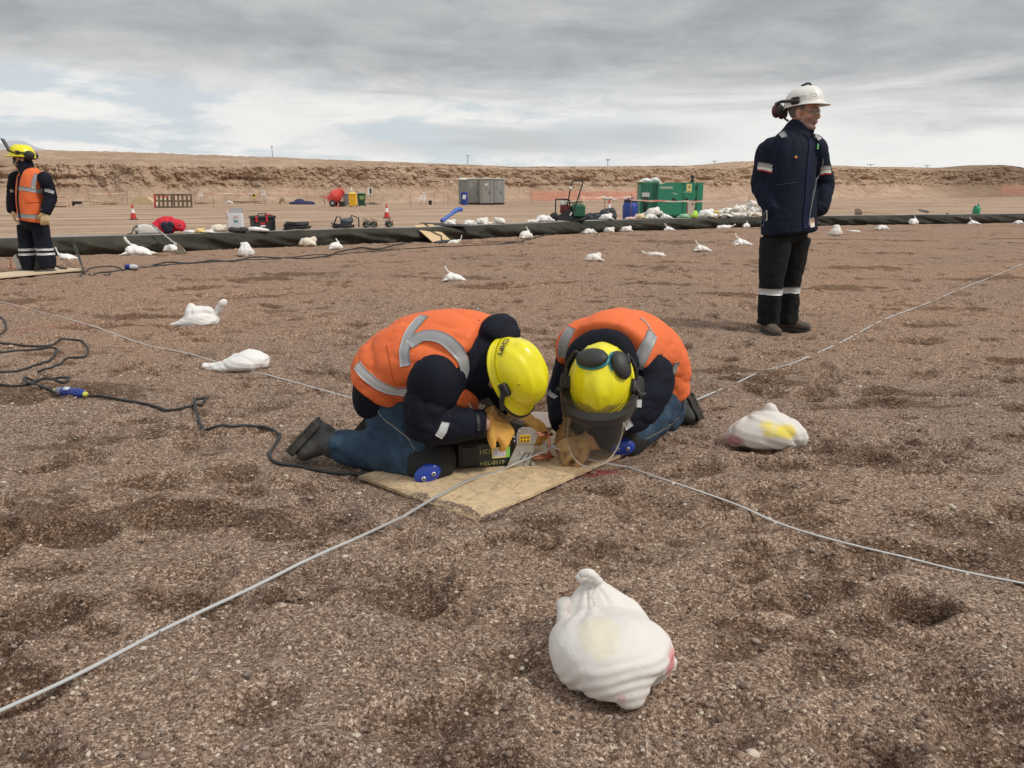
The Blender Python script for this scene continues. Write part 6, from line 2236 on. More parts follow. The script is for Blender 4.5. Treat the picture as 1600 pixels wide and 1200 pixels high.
def ribbon(name, bvh, pts, w, m, parent, origin, off=.004, th=.002, k=5, nw=5, close=False):
    """tape laid on a surface through 3D points"""
    pts = [p for p in pts if p is not None]
    if len(pts) < 2: return None
    q = catmull(pts, k)
    t = np.gradient(q, axis=0)
    rows = []
    for p, tt in zip(q, t):
        h = bvh.find_nearest(Vector(p))
        if h[0] is None: continue
        n = np.array(h[1]); s = unit(np.cross(n, tt))
        row = []
        for u in np.linspace(-.5, .5, nw):
            hh = bvh.find_nearest(Vector(np.array(h[0]) + s * w * u))
            n2 = np.array(hh[1])
            base = np.array(hh[0])
            row.append(base + n2 * off)
        rows.append(row)
    R = np.array(rows)
    # even out the surface noise along the tape
    R[1:-1] = (R[:-2] + R[1:-1] * 2 + R[2:]) / 4
    nj, ni = R.shape[:2]
    V = R.reshape(-1, 3); F = [tuple(f) for f in grid_faces(nj, ni)]
    nrm = np.array([np.array(bvh.find_nearest(Vector(v))[1]) for v in V])
    V2 = np.vstack([V, V - nrm * (off + .004)])
    n0 = len(V)
    F2 = F + [tuple(i + n0 for i in f[::-1]) for f in F]
    edge = [(0 * ni + i) for i in range(ni)] + [j * ni + ni - 1 for j in range(1, nj)] + [(nj - 1) * ni + i for i in range(ni - 2, -1, -1)] + [j * ni for j in range(nj - 2, 0, -1)]
    for i in range(len(edge)):
        a, b = edge[i], edge[(i + 1) % len(edge)]
        F2.append((a, b, b + n0, a + n0))
    return mk(name, V2 - origin, F2, m, parent, True)


def ring_tape(name, bvh, c, r, w, m, parent, origin, side=(1, 0, 0), up=(0, 0, 1), n=26, off=.004):
    s_, w_, _ = basis(up, side)
    pts = []
    for t in np.linspace(0, math.tau, n):
        d = s_ * math.cos(t) + w_ * math.sin(t)
        h = bvh.ray_cast(Vector(c + d * r * 2.2), Vector(-d))
        p = np.array(h[0]) if h[0] is not None else c + d * r
        if np.linalg.norm(p - c) > r * 1.5: p = c + d * r
        pts.append(p)
    return ribbon(name, bvh, pts, w, m, parent, origin, off, k=2, nw=4)


def decal_text(name, bvh, s, size, c, xdir, m, parent, origin, off=.0015, bold=True):
    """lettering laid on a curved surface: c centre, xdir reading direction"""
    v, f = text_geo(s, size, bold)
    h = bvh.find_nearest(Vector(c)); n = np.array(h[1])
    x = unit(np.asarray(xdir) - n * (np.asarray(xdir) @ n)); y = np.cross(n, x)
    out = []
    for a in v:
        p = np.array(h[0]) + x * a[0] + y * a[1]
        hh = bvh.find_nearest(Vector(p))
        out.append(np.array(hh[0]) + np.array(hh[1]) * off)
    return mk(name, np.array(out) - origin, f, m, parent, False)


def frame3(up, front):
    u = unit(up); f = np.asarray(front, float); f = unit(f - u * (f @ u))
    return np.stack([np.cross(f, u), f, u], 1)           # columns: right, front, up


def helmet(parent, origin, c, R, m, crest=0, brim=.045, peak_dark=True, scale=1.0, name='helmet'):
    """hard hat: c rim centre, R columns right, front, up"""
    a, b, h = .118 * scale, .142 * scale, .128 * scale
    nt, nph = 48, 16
    V = []
    for i in range(nph + 1):
        ph = i / nph * math.pi / 2
        for j in range(nt):
            th = j / nt * math.tau
            ct, st = math.cos(th), math.sin(th)
            k = math.sin(ph) ** .82
            x = a * ct * k; y = b * st * k; z = h * math.cos(ph) ** .9
            bump = 0
            if crest == 1:
                bump = .010 * math.exp(-(x / .026) ** 2) * (1 if y > -.10 else .4) * math.sin(min(1, ph * 1.4) * math.pi / 2 + .4)
                bump += .004 * math.exp(-((abs(x) - .052) / .006) ** 2) * (.2 < ph < 1.2)
                if y > .02 and .5 < ph < 1.25: bump += .0022 * math.exp(-((abs(x) - .028 - .12 * (y - .06)) / .005) ** 2) * (1 + math.cos(ph * 46))
            if crest == 2:
                bump = .007 * math.exp(-(x / .018) ** 2) + .004 * math.exp(-((abs(x) - .045) / .010) ** 2)
            r = 1 + bump / .12
            V.append((x * r, y * r, z * r))
    # rim rolls outward, longer as a brim at the front
    for w, dz in ((.35, -.004), (1.0, -.012), (1.0, -.016), (.2, -.012)):
        for j in range(nt):
            th = j / nt * math.tau
            ct, st = math.cos(th), math.sin(th)
            fr = max(0, st) ** 2.5
            e = .010 + brim * fr
            V.append(((a + e * w) * ct, (b + e * w) * st, dz - .018 * fr * w * (brim / .045)))
    rows = nph + 1 + 4
    for i in range(nph, -1, -1):
        for j in range(nt):
            x, y, z = V[i * nt + j]
            V.append((x * .955, y * .96, z * .95 - .004))
    rows += nph + 1
    V = np.array(V) @ R.T + c - origin
    F = []
    for i in range(rows - 1):
        for j in range(nt):
            F.append((i * nt + j, (i + 1) * nt + j, (i + 1) * nt + (j + 1) % nt, i * nt + (j + 1) % nt))
    return mk(name, V, F, m, parent, True)


def peak(parent, origin, c, R, m, a=.118, b=.142, name='peak_trim', w0=.040, w1=.062, z=-.030, span=1.05):
    """dark edge strip along the front of the brim"""
    rows = []
    for w, dz in ((w0, z + .004), (w1, z - .004), (w1, z - .009), (w0, z - .003)):
        row = []
        for t in np.linspace(math.pi / 2 - span, math.pi / 2 + span, 24):
            row.append(((a + w * math.sin(t) ** 1.5) * math.cos(t), (b + w * math.sin(t) ** 1.5) * math.sin(t), dz))
        rows.append(row)
    rows.append(rows[0])
    A = np.array(rows)
    return mk(name, A.reshape(-1, 3) @ R.T + c - origin, [tuple(f) for f in grid_faces(A.shape[0], A.shape[1])], m, parent, True)


def earcup(parent, origin, c, n, up, ring=None, r=.042, name='ear_cup', asp=1.25):
    n = unit(n); s, w, _ = basis(n, up)
    R = np.stack([s, w, n], 1)
    b = MB(); v, f = ell((0, 0, 0), (r * asp, r, .026)); b.add(v @ R.T + c - origin, f)
    o = b.build(name, M_MUFF, parent, True)
    q = MB(); q.lathe([(r * .95, -.022), (r * 1.04, -.018), (r * 1.04, -.013), (r * .9, -.011)], (0, 0, 0), 24)
    v = np.concatenate(q.v) * [asp, 1, 1]
    mk('cushion', v @ R.T + c - origin, q.f, ring or M_INK, o, True)
    return o


def hand(wrist, d, n, side=1, curl=(.35, .5, .4), spread=.12, s=1.0, thumb=(.5, .2), cuff=.0, fat=1.0):
    """prims for one gloved hand. d wrist->knuckles, n back of the hand, side +1: thumb towards d x n"""
    d = unit(d); n = np.asarray(n, float); n = unit(n - d * (n @ d)); t = np.cross(d, n) * side
    pr = []
    W = np.asarray(wrist, float)
    pr.append(loft([W - d * .03 * s, W + d * .02 * s, W + d * .055 * s, W + d * .085 * s], [(.030 * s, .024 * s), (.038 * s, .021 * s), (.044 * s, .019 * s), (.041 * s, .016 * s)], t, 16, .6))
    if cuff:
        pr.append(loft([W - d * cuff, W - d * .005], [(.050 * s, .042 * s), (.040 * s, .032 * s)], t, 16, .1))
    Ls = (.062, .072, .068, .052)
    for k in range(4):
        off = (1.5 - k) * .0215 * s
        a0 = (1.5 - k) * spread
        dd = unit(d * math.cos(a0) + t * math.sin(a0))
        p = W + d * .082 * s + t * off
        L = Ls[k] * s
        pts = [p - dd * .02 * s, p]
        ang = 0
        for j, sg in enumerate((.42, .33, .25)):
            ang += curl[j] * (1 + .12 * ((k * 7) % 3 - 1))
            v = dd * math.cos(ang) - n * math.sin(ang)
            p = p + v * L * sg * 1.15
            pts.append(p)
        r = .0112 * s * fat
        pr.append(loft(pts, [r, r * 1.05, r, r * .95, r * .82], t, 12, 1.0, k=3))
    p = W + d * .018 * s + t * .030 * s
    v1 = unit(d * .62 + t * math.cos(thumb[0]) * .7 - n * math.sin(thumb[0]) * .8)
    v2 = unit(v1 + (d * .5 - n * thumb[1] - t * .25))
    pr.append(loft([p - v1 * .015 * s, p + v1 * .032 * s, p + v1 * .032 * s + v2 * .030 * s, p + v1 * .032 * s + v2 * .048 * s], [.015 * s * fat, .0135 * s * fat, .012 * s * fat, .010 * s * fat], n, 12, 1.0, k=3))
    return pr


def head_prims(c, R, s=1.0, neck=None, ears=True, nose=1.0):
    T_ = lambda p: np.asarray(p, float) * s @ R.T + c
    E = lambda p, r: ell(T_(p), np.asarray(r) * s, R)
    pr = [E((0, -.012, .030), (.077, .096, .084)), E((0, .028, -.028), (.061, .061, .072)),
          loft([T_((-.056, .000, -.040)), T_((-.040, .040, -.078)), T_((0, .066, -.090)), T_((.040, .040, -.078)), T_((.056, 0, -.040))], [.020 * s, .020 * s, .020 * s, .020 * s, .020 * s], R[:, 2], 12, .8),
          E((0, .078, -.092), (.022, .016, .017)),
          loft([T_((0, .086, .020)), T_((0, .099, -.002)), T_((0, .106 * nose, -.023)), T_((0, .092, -.030))], [.008 * s, .0085 * s, .0110 * s, .009 * s], R[:, 0], 12, .8),
          loft([T_((-.048, .066, .020)), T_((-.022, .086, .026)), T_((.022, .086, .026)), T_((.048, .066, .020))], [.010 * s, .011 * s, .011 * s, .010 * s], R[:, 2], 12, .8),
          E((-.042, .056, -.022), (.022, .024, .022)), E((.042, .056, -.022), (.022, .024, .022)),
          E((0, .088, -.051), (.024, .013, .007)), E((0, .086, -.062), (.021, .012, .007)), E((0, .082, -.045), (.03, .014, .014)),
          E((-.014, .094, -.026), (.008, .009, .007)), E((.014, .094, -.026), (.008, .009, .007))]
    if ears:
        for q in (-1, 1):
            pr.append(E((q * .080, -.008, -.004), (.009, .020, .032))); pr.append(E((q * .078, .0, -.03), (.010, .012, .014)))
    nk = neck if neck is not None else T_((0, -.04, -.17))
    pr.append(loft([T_((0, -.015, -.03)), (T_((0, -.02, -.08)) + nk) / 2, nk], [.056 * s, .055 * s, .060 * s], R[:, 0], 16, .5))
    return pr


def face_sel(c, R, s, stub=True, hair=True):
    def f(ce):
        q = (ce - c) @ R / s
        x, y, z = q[:, 0], q[:, 1], q[:, 2]
        out = np.zeros(len(ce), int)
        if hair:
            out[(z > -.030) & (y < .030 - .55 * np.maximum(0, .03 - z)) & (np.abs(x) < .0785) & ((y < .0) | (z > .015)) & (z < .2) & (np.abs(x) > 0)] = 2
            out[(z > .070)] = 2
        if stub:
            out[(z < -.038) & (z > -.13) & (y > .005)] = 1
            out[(z < -.030) & (z > -.05) & (y > .075) & (np.abs(x) < .034)] = 1
        out[(np.abs(z + .0575) < .0060) & (y > .082) & (np.abs(x) < .021)] = 4
        for sg in (-1, 1):
            e = ((x - sg * .031) / .0135) ** 2 + ((z - .006) / .0055) ** 2
            out[(e < 1) & (y > .05)] = 3
            e = (np.abs(x - sg * .032) < .019) & (np.abs(z - .026) < .0035) & (y > .06)
            out[e] = 2
        return out
    return f


def body(parent, origin, headp, spine, arms, legs, mats, fsel, voxel=.009):
    """the continuous body under the clothes"""
    pr = list(headp)
    pr.append(loft(spine, [(.13, .10)] + [(.14, .105)] * (len(spine) - 2) + [(.06, .06)], legs[0][0] - legs[1][0], 16, .6))
    for a in arms:
        pr.append(loft(a, [.05, .040, .026, .024][:len(a)], (0, 0, 1), 12, .8, k=3))
    for l in legs:
        pr.append(loft(l, [.085, .055, .045][:len(l)], (0, 1, 0), 14, .8, k=3))
    return soft('body', pr, None, parent, voxel, 3, None, origin, mats, fsel)


def boot(parent, origin, ankle, heel, toe, soledir, m=M_BOOT, ms=M_SOLE, s=1.0, shaft=None):
    """heel->toe axis, soledir: from the foot towards the sole"""
    heel = np.asarray(heel, float); toe = np.asarray(toe, float); ax = unit(toe - heel); L = np.linalg.norm(toe - heel)
    sd = np.asarray(soledir, float); sd = unit(sd - ax * (sd @ ax)); si = np.cross(ax, sd)
    pr = [loft([heel + ax * .01, heel + ax * L * .35 - sd * .008, heel + ax * L * .68 + sd * .004, toe - ax * .035 + sd * .006], [(.036 * s, .044 * s), (.040 * s, .046 * s), (.047 * s, .034 * s), (.041 * s, .029 * s)], si, 18, .8),
          loft([np.asarray(ankle, float), heel + ax * .045 - sd * .02], [(.052 * s), (.044 * s)], si, 16, .4)]
    o = soft('boot', pr, m, parent, .007, 3, cloth(3, .003, (), .002), origin)
    b = MB()
    out = []
    for u, w in ((-.02, .020), (.02, .032), (.15, .036), (.4, .034), (.65, .043), (.86, .040), (.96, .028), (1.0, .012)):
        out.append((u, w * s * 1.06))
    V = []
    for dz in (.028, .050):
        for u, w in out: V.append(heel + ax * L * u + si * w + sd * dz * s)
        for u, w in out[::-1]: V.append(heel + ax * L * u - si * w + sd * dz * s)
    n = len(out) * 2
    F = [tuple(range(n)), tuple(range(2 * n - 1, n - 1, -1))] + [(i, i + n, (i + 1) % n + n, (i + 1) % n) for i in range(n)]
    sole = mk('sole', np.array(V) - origin, F, ms, o, False)
    for k in range(6):
        u = .05 + k * .17
        MB().box(heel + ax * L * u + sd * .056 * s - origin, (.018, .075 * s, .010), np.stack([ax, si, sd], 1)).build('tread', ms, sole)
    return o


def kneepad(parent, origin, c, facing, up, legdir=None, r=.085):
    f = unit(facing)
    s, w, _ = basis(f, up)
    R = np.stack([s, w, f], 1)
    v, fa = ell((0, 0, 0), (.052, .036, .020), None, 24)
    cap = mk('knee_cap', v @ R.T + c - origin, fa, M_PADC, parent, True)
    for q in (-1, 1):
        mb_ = MB(); mb_.lathe([(.0085, 0), (.0085, .004), (.004, .006)], (0, 0, 0), 12)
        vv = np.concatenate(mb_.v) + [q * .020, -.004, .0185]
        mk('rivet', vv @ R.T + c - origin, mb_.f, M_RIVET, cap, True)
        mb_ = MB(); mb_.lathe([(.004, 0), (.004, .002)], (0, 0, 0), 10)
        vv = np.concatenate(mb_.v) + [q * .020, -.004, .0245]
        mk('rivet_hole', vv @ R.T + c - origin, mb_.f, M_INK, cap, True)
    return cap


HZU = np.array([0, 0, 1.])
VW = 'workers in orange vests and yellow helmets'

# ------------------------------------------------------------------ left kneeling worker
def worker_left():
    fA = unit([.94, -.33, 0]); rA = np.cross(fA, HZU)
    O = P(620, 735, 2.85); O[2] = 0
    root = thing('person', 'kneeling worker holding the black tool, face down, lettered yellow helmet', 'person', O, 0, VW)
    sp = [(606, 632, 2.96), (603, 608, 2.96), (622, 580, 2.95), (664, 562, 2.93), (716, 562, 2.90), (752, 566, 2.86), (786, 574, 2.81)]
    S = [P(*p) for p in sp]
    rad = [(.160, .112), (.170, .122), (.178, .148), (.190, .165), (.195, .172), (.170, .155), (.105, .11)]
    shR, elR, wrR = P(690, 588, 2.72), P(668, 664, 2.66), P(757, 662, 2.68)
    shL, elL, wrL = P(745, 572, 3.04), P(765, 636, 3.08), P(808, 646, 2.98)
    hipR, knR, anR = P(626, 650, 2.87), P(672, 722, 2.755), P(524, 696, 2.87)
    hipL = hipR - rA * .19
    knL, anL = np.array([-.17, 3.03, .085]), P(606, 672, 3.16)
    mc = P(600, 706, 2.815)
    # jacket
    jpr = [loft(S[:], rad, rA, 28, .35),
           loft([shR + (S[4] - shR) * .15, shR + [-.01, 0, -.01], (shR * .5 + elR * .5) + [-.016, -.01, 0], elR], [.095, .097, .093, .080], rA, 20, .8),
           loft([elR, elR * .5 + wrR * .5, wrR], [.080, .066, (.050, .052)], HZU, 18, .1),
           loft([shL + (S[4] - shL) * .35, shL, elL], [.12, .10, .075], rA, 18, .8),
           loft([elL, elL * .5 + wrL * .5, wrL], [.072, .062, .052], HZU, 16, .3),
           # folded hood and collar
           ell(P(776, 552, 2.87), (.070, .130, .115)), ell(P(778, 585, 2.85), (.062, .12, .125)),
           loft([P(762, 517, 2.87), P(780, 514, 2.86), P(796, 526, 2.85)], [(.10, .045), (.12, .055), (.09, .045)], rA, 18, .7),
           loft([P(758, 600, 2.88), P(772, 628, 2.88)], [(.12, .06), (.10, .05)], rA, 16, .7)]
    jk = soft('jacket', jpr, M_NAVY, root, .0085, 3, cloth(1.0, .012, ((elR, .12), (elL, .1), (shR, .15)), .008, (7, 7, 4), (9, 9, 15)), O)
    # trousers
    tpr = [loft([S[0] + [.005, 0, .02], S[0] - [-.025, 0, .05]], [(.148, .100), (.148, .100)], rA, 24, .5),
           loft([hipR + [-.01, 0, .0], hipR * .5 + knR * .5 + [.0, 0, .0], knR], [(.102, .104), (.094, .098), (.080, .082)], rA, 20, .8),
           loft([knR + [0, 0, -.005], mc, anR], [(.078, .078), (.080, .080), (.062, .060)], HZU, 20, .3),
           loft([hipL + [-.01, 0, .0], hipL * .5 + knL * .5, knL], [(.10, .105), (.09, .095), .078], rA, 18, .8),
           loft([knL, knL * .5 + anL * .5, anL], [.075, .076, .060], HZU, 18, .3)]
    tr = soft('trousers', tpr, M_DENIM, root, .0085, 4, cloth(5.0, .015, ((knR, .16), (anR, .14), (hipR, .16)), .006, (9, 6, 5), (15, 7, 8)), O)
    tb = bvh_of(tr)
    pth = [shoot(tb, *p) for p in ((588, 634), (600, 655), (622, 672), (640, 688), (648, 702))]
    ribbon('seam', tb, pth, .004, M_STITCH, tr, O, .0015, k=5, nw=2)
    pth = [shoot(tb, *p) for p in ((528, 725), (560, 735), (600, 738), (640, 737))]
    ribbon('seam', tb, pth, .0035, M_STITCH, tr, O, .0015, k=5, nw=2)
    # vest
    vs = [S[1] + [0, 0, .012], S[2], S[3], S[4], S[5] + [.0, 0, -.012]]
    vr = [(a + .022, b + .023) for a, b in (rad[1], rad[2], rad[3], rad[4], (.188, .168))]
    ve = soft('vest', [loft(vs, vr, rA, 32, .12), loft([P(722, 585, 2.86), P(738, 612, 2.85), P(742, 632, 2.86)], [(.14, .09), (.13, .06), (.11, .03)], rA, 20, .5)], M_ORANGE, root, .008, 3, cloth(2.0, .010, ((S[2], .14),), .008, (4, 6, 9)), O)
    # sleeves push through the vest at the shoulder: an arm hole of jacket cloth round the near arm
    ah = soft('arm_hole', [ell(shR + [-.022, -.055, -.020], (.098, .080, .112), None, 28)], M_NAVY, jk, .008, 3, cloth(9, .006, (), .006), O)
    vb = bvh_of(ve)
    sh = lambda *pp: [shoot(vb, *p) for p in pp]
    ribbon('reflective_tape', vb, sh((664, 494), (648, 510), (637, 530), (632, 552), (634, 572)), .042, M_REFL, ve, O)
    ribbon('reflective_tape', vb, sh((640, 540), (662, 525), (690, 528), (712, 545), (724, 565), (726, 590), (722, 602)), .046, M_REFL, ve, O, .006)
    ribbon('reflective_tape', vb, sh((558, 570), (570, 585), (592, 602), (618, 611), (640, 612)), .040, M_REFLW, ve, O)
    def seam_px(host, bv_, pts, w, m_, off=.002):
        return ribbon('seam', bv_, [shoot(bv_, *p) for p in pts], w, m_, host, O, off, k=6, nw=2)
    msm = mat('dark orange hem', (.50, .085, .02), .8)
    seam_px(ve, vb, ((748, 500), (750, 520), (748, 540)), .006, msm)
    seam_px(ve, vb, ((560, 592), (585, 607), (612, 617), (634, 619)), .005, msm)
    seam_px(ve, vb, ((600, 512), (604, 540), (610, 570), (616, 600)), .003, msm)
    # sleeve tape
    jb = bvh_of(jk)
    sj = lambda *pp: [shoot(jb, *p) for p in pp]
    ribbon('reflective_tape', jb, sj((696, 660), (692, 672), (685, 682)), .030, M_REFLW, jk, O, .004)
    ribbon('reflective_tape', jb, sj((716, 634), (722, 633), (730, 636)), .026, M_REFLW, jk, O, .004)
    ribbon('cuff_tab', jb, sj((747, 648), (748, 662), (748, 672)), .012, M_INK, jk, O, .004)
    ribbon('cuff_label', jb, sj((748, 633), (756, 637)), .03, M_SIGNW, jk, O, .004)
    # head and helmet
    u = unit([.70, -.62, .34]); fr = np.array([.40, .0, -.92])
    R = frame3(u, fr)
    hc = P(804, 582, 2.745)
    head_c = hc - R[:, 2] * .030
    neck = S[-1]
    body(root, O, head_prims(head_c, R, 1.0, neck), S[:6], [(shR, elR, wrR, wrR + unit(wrR - elR) * .02), (shL, elL, wrL, wrL + [.01, -.0, -.0])], [(hipR, knR, anR), (hipL, knL, anL)], [M_SKIN, M_STUB, M_DHAIR, M_EYE, M_LIP], face_sel(head_c, R, 1.0, False))
    hl = helmet(root, O, hc, R, M_HELMY, 1, .026, scale=.91)
    peak(hl, O, hc, R, M_INK, a=.107, b=.129, w0=.022, w1=.044, z=-.022)
    hb = bvh_of(hl)
    loc = lambda x, y, z: np.array([x, y, z]) @ R.T + hc
    # raised band round the shell near the rim and the vent bosses
    band = [loc(.113 * math.cos(t), .135 * math.sin(t), .013) for t in np.linspace(0, math.tau, 40)]
    ribbon('shell_band', hb, band, .020, M_HELMY, hl, O, .003, k=2, nw=3)
    decal_text('lettering', hb, 'CHPY', .031, loc(.046, -.117, .046), R @ np.array([.85, .5, -.1]), M_INK, hl, O, .006)
    MB().box(loc(.111, .023, .026) - O, (.020, .050, .042), R, bev=.008).build('accessory_slot', M_INK, hl, 'auto')
    MB().tube([loc(.114, .032, .014) - O, loc(.117, .064, -.01) - O, loc(.107, .092, -.032) - O], .010, 8).build('visor_arm', M_INK, hl, True)
    rr = random.Random(3)
    for k in range(5):
        MB().lathe([(.006, 0), (.004, .002)], (0, 0, 0), 8).build('scuff', M_HELMY, hl) if False else None
    dirt = [loc(.035 + .012 * k, .095 - .018 * k, .06 + .004 * k) for k in range(5)]
    for k, p in enumerate(dirt):
        h = hb.find_nearest(Vector(p)); n = np.array(h[1]); s_, w_, _ = basis(n, (0, 0, 1))
        MB().lathe([(.0055, -.001), (.0045, .0025), (.002, .003)], np.array(h[0]) - O, 10, np.stack([s_, w_, n], 1)).build('vent_boss', mat('soiled yellow', (.62, .42, .02), .5) if k == 0 else bpy.data.materials['soiled yellow'], hl, True)
    # raised visor edge below the brim
    rows = []
    for w, dz in ((.02, -.03), (.03, -.08), (.028, -.13)):
        rows.append([((.125 + w) * math.cos(t), (.15 + w) * math.sin(t) - .0, dz) for t in np.linspace(.15, math.pi - .15, 20)])
    A = np.array(rows)
    mk('visor', A.reshape(-1, 3) @ R.T + hc - O, [tuple(f) for f in grid_faces(3, 20)], M_VISOR, hl, True)
    rim = np.array([((.154) * math.cos(t), (.179) * math.sin(t), -.132) for t in np.linspace(.15, math.pi - .15, 20)]) @ R.T + hc - O
    MB().tube(rim, .003, 6).build('visor_rim', mat('pale visor edge', (.55, .42, .33), .4), hl, True)
    # gloves
    g1 = hand(P(769, 656, 2.73), [.50, .10, -.60], [.42, -.66, .55], 1, (.40, .6, .5), .05, .90, (.25, .3), .035, 1.42)
    soft('glove', g1, M_GLOVE, root, .0045, 2, cloth(1, .0028, (), .002), O)
    g2 = hand(P(812, 650, 2.97), [.68, -.30, -.36], [.30, -.15, .9], -1, (.45, .7, .6), .03, .98, (.5, .5), .04, 1.4)
    soft('glove', g2, M_GLOVE, root, .0045, 2, cloth(2, .0028, (), .002), O)
    # boots
    b1 = boot(root, O, anR + [-.0, 0, .0], P(512, 672, 2.895), P(468, 720, 2.90), [-.75, .1, .55], s=1.08)
    b2 = boot(root, O, anL, P(590, 664, 3.20), P(568, 690, 3.20), [-.75, .1, .55], s=1.0)
    kp = soft('knee_pad', [loft([knR * .78 + mc * .22 + [0, 0, .0], knR + [.010, -.004, -.006], P(680, 706, 2.77)], [(.083, .086), (.088, .088), (.080, .082)], HZU, 20, .5)], M_PAD, root, .008, 3, cloth(4, .004, (), .005), O)
    kneepad(kp, O, P(668, 740, 2.668), [.22, -.9, .05], [1.0, .2, .42])
    return root


worker_left()


# ------------------------------------------------------------------ right kneeling worker
def worker_right():
    fB = unit([-.66, -.75, 0]); rB = np.cross(fB, HZU)
    O = P(1000, 700, 3.2); O[2] = 0
    root = thing('person', 'kneeling worker facing the camera with visor down and ear cups on helmet', 'person', O, 0, VW)
    sp = [(1016, 640, 3.40), (1017, 606, 3.39), (1010, 566, 3.34), (985, 545, 3.24), (958, 548, 3.12), (944, 565, 3.03), (940, 585, 2.97)]
    S = [P(*p) for p in sp]
    rad = [(.155, .112), (.165, .120), (.172, .135), (.180, .145), (.175, .145), (.120, .120), (.09, .09)]
    shL, elL, wrL = P(1019, 588, 3.02), P(992, 644, 2.91), P(930, 686, 2.82)
    shR, elR, wrR = P(897, 568, 3.18), P(876, 622, 3.12), P(880, 664, 2.98)
    hipL, knL, anL = P(1030, 634, 3.30), P(972, 688, 3.05), P(1052, 642, 3.37)
    hipR = hipL + rB * .19
    knR, anR = np.array([.30, 3.19, .085]), np.array([.58, 3.50, .085])
    jpr = [loft(S, rad, rB, 28, .35),
           loft([shL + (S[4] - shL) * .15, shL, shL * .5 + elL * .5 + [.012, 0, 0], elL], [.09, .092, .088, .078], rB, 20, .8),
           loft([elL, elL * .5 + wrL * .5, wrL], [.078, .064, .052], HZU, 18, .3),
           loft([shR + (S[4] - shR) * .2, shR, elR], [.09, .085, .070], rB, 18, .8),
           loft([elR, elR * .5 + wrR * .5, wrR], [.068, .060, .050], rB, 16, .3),
           loft([S[5], P(930, 610, 3.02), P(930, 640, 3.05)], [(.12, .11), (.12, .10), (.10, .08)], rB, 18, .7)]
    jk = soft('jacket', jpr, M_NAVY, root, .0085, 3, cloth(11.0, .012, ((elL, .12), (elR, .1), (shL, .15)), .008), O)
    tpr = [loft([S[0] + [0, 0, .04], S[0] - [0, 0, .03]], [(.158, .112), (.16, .118)], rB, 24, .7),
           loft([hipL + [0, 0, .02], hipL * .5 + knL * .5, knL], [(.11, .112), (.098, .10), (.080, .080)], rB, 20, .8),
           loft([knL, knL * .5 + anL * .5 + [0, 0, .012], anL], [(.078, .078), (.082, .080), (.062, .060)], HZU, 20, .3),
           loft([hipR, hipR * .5 + knR * .5, knR], [(.11, .11), (.095, .10), .078], rB, 18, .8),
           loft([knR, knR * .5 + anR * .5, anR], [.076, .078, .06], HZU, 18, .3)]
    tr = soft('trousers', tpr, M_DENIM, root, .0085, 4, cloth(15.0, .015, ((knL, .16), (anL, .14), (hipL, .14)), .006, (7, 7, 6), (11, 11, 9)), O)
    tb = bvh_of(tr)
    ribbon('seam', tb, [shoot(tb, *p) for p in ((1010, 685), (1030, 675), (1050, 662), (1062, 652))], .0035, M_STITCH, tr, O, .0015, k=5, nw=2)
    vs = [S[1] + [0, 0, .0], S[2], S[3], S[4], S[4] * .4 + S[5] * .6]
    vr = [(a + .022, b + .022) for a, b in (rad[1], rad[2], rad[3], rad[4], (.165, .140))]
    ve = soft('vest', [loft(vs, vr, rB, 32, .12), loft([P(884, 562, 3.12), P(888, 540, 3.13), P(902, 520, 3.14), P(925, 512, 3.15)], [(.035, .04), (.05, .055), (.06, .05), (.06, .05)], (0, 1, 0), 16, .8),
                       loft([P(1003, 570, 2.99), P(1006, 545, 3.03), P(996, 522, 3.08), P(975, 514, 3.12)], [(.040, .04), (.060, .055), (.065, .055), (.06, .05)], (0, 1, 0), 16, .8)], M_ORANGE, root, .008, 4, cloth(12.0, .010, ((S[2], .14),), .008, (5, 5, 7)), O)
    soft('arm_hole', [ell(shL + [.006, -.020, -.020], (.078, .075, .100), None, 28)], M_NAVY, jk, .008, 3, cloth(19, .006, (), .006), O)
    soft('arm_hole', [ell(shR + [-.004, -.035, -.035], (.070, .075, .095), None, 28)], M_NAVY, jk, .008, 3, cloth(19, .006, (), .006), O)
    soft('hood', [loft([P(897, 585, 2.99), P(904, 553, 2.99), P(936, 533, 2.99), P(968, 541, 2.97), P(984, 572, 2.94)], [(.038, .045), (.045, .05), (.05, .05), (.045, .05), (.04, .045)], (0, 1, 0), 18, .8), ell(P(940, 576, 2.99), (.13, .06, .11))], M_NAVY, jk, .008, 4, cloth(21, .008, (), .006), O)
    vb = bvh_of(ve)
    sh = lambda *pp: [shoot(vb, *p) for p in pp]
    ribbon('reflective_tape', vb, sh((1000, 497), (1012, 508), (1020, 522), (1018, 536)), .012, mat('thin grey piping', (.42, .30, .24), .6), ve, O, .003)
    ribbon('reflective_tape', vb, sh((1019, 521), (1013, 535), (1006, 550), (1000, 564), (996, 574)), .050, M_REFL, ve, O, .006)
    ribbon('reflective_tape', vb, sh((893, 512), (886, 524), (881, 536), (879, 548), (880, 558)), .044, M_REFL, ve, O, .006)
    ribbon('reflective_tape', vb, sh((1057, 566), (1052, 580), (1042, 590), (1034, 596)), .034, M_REFL, ve, O, .005)
    jb = bvh_of(jk)
    sj = lambda *pp: [shoot(jb, *p) for p in pp]
    ribbon('reflective_tape', jb, sj((968, 642), (975, 654), (984, 668)), .034, M_REFLW, jk, O, .005)
    ribbon('reflective_tape', jb, sj((858, 612), (863, 618), (870, 622)), .02, M_REFL, jk, O, .004)
    # head
    u = unit([-.16, -.84, .50]); fr = np.array([-.10, -.50, -.86])
    R = frame3(u, fr)
    hc = P(939, 594, 2.87)
    head_c = hc - R[:, 2] * .030
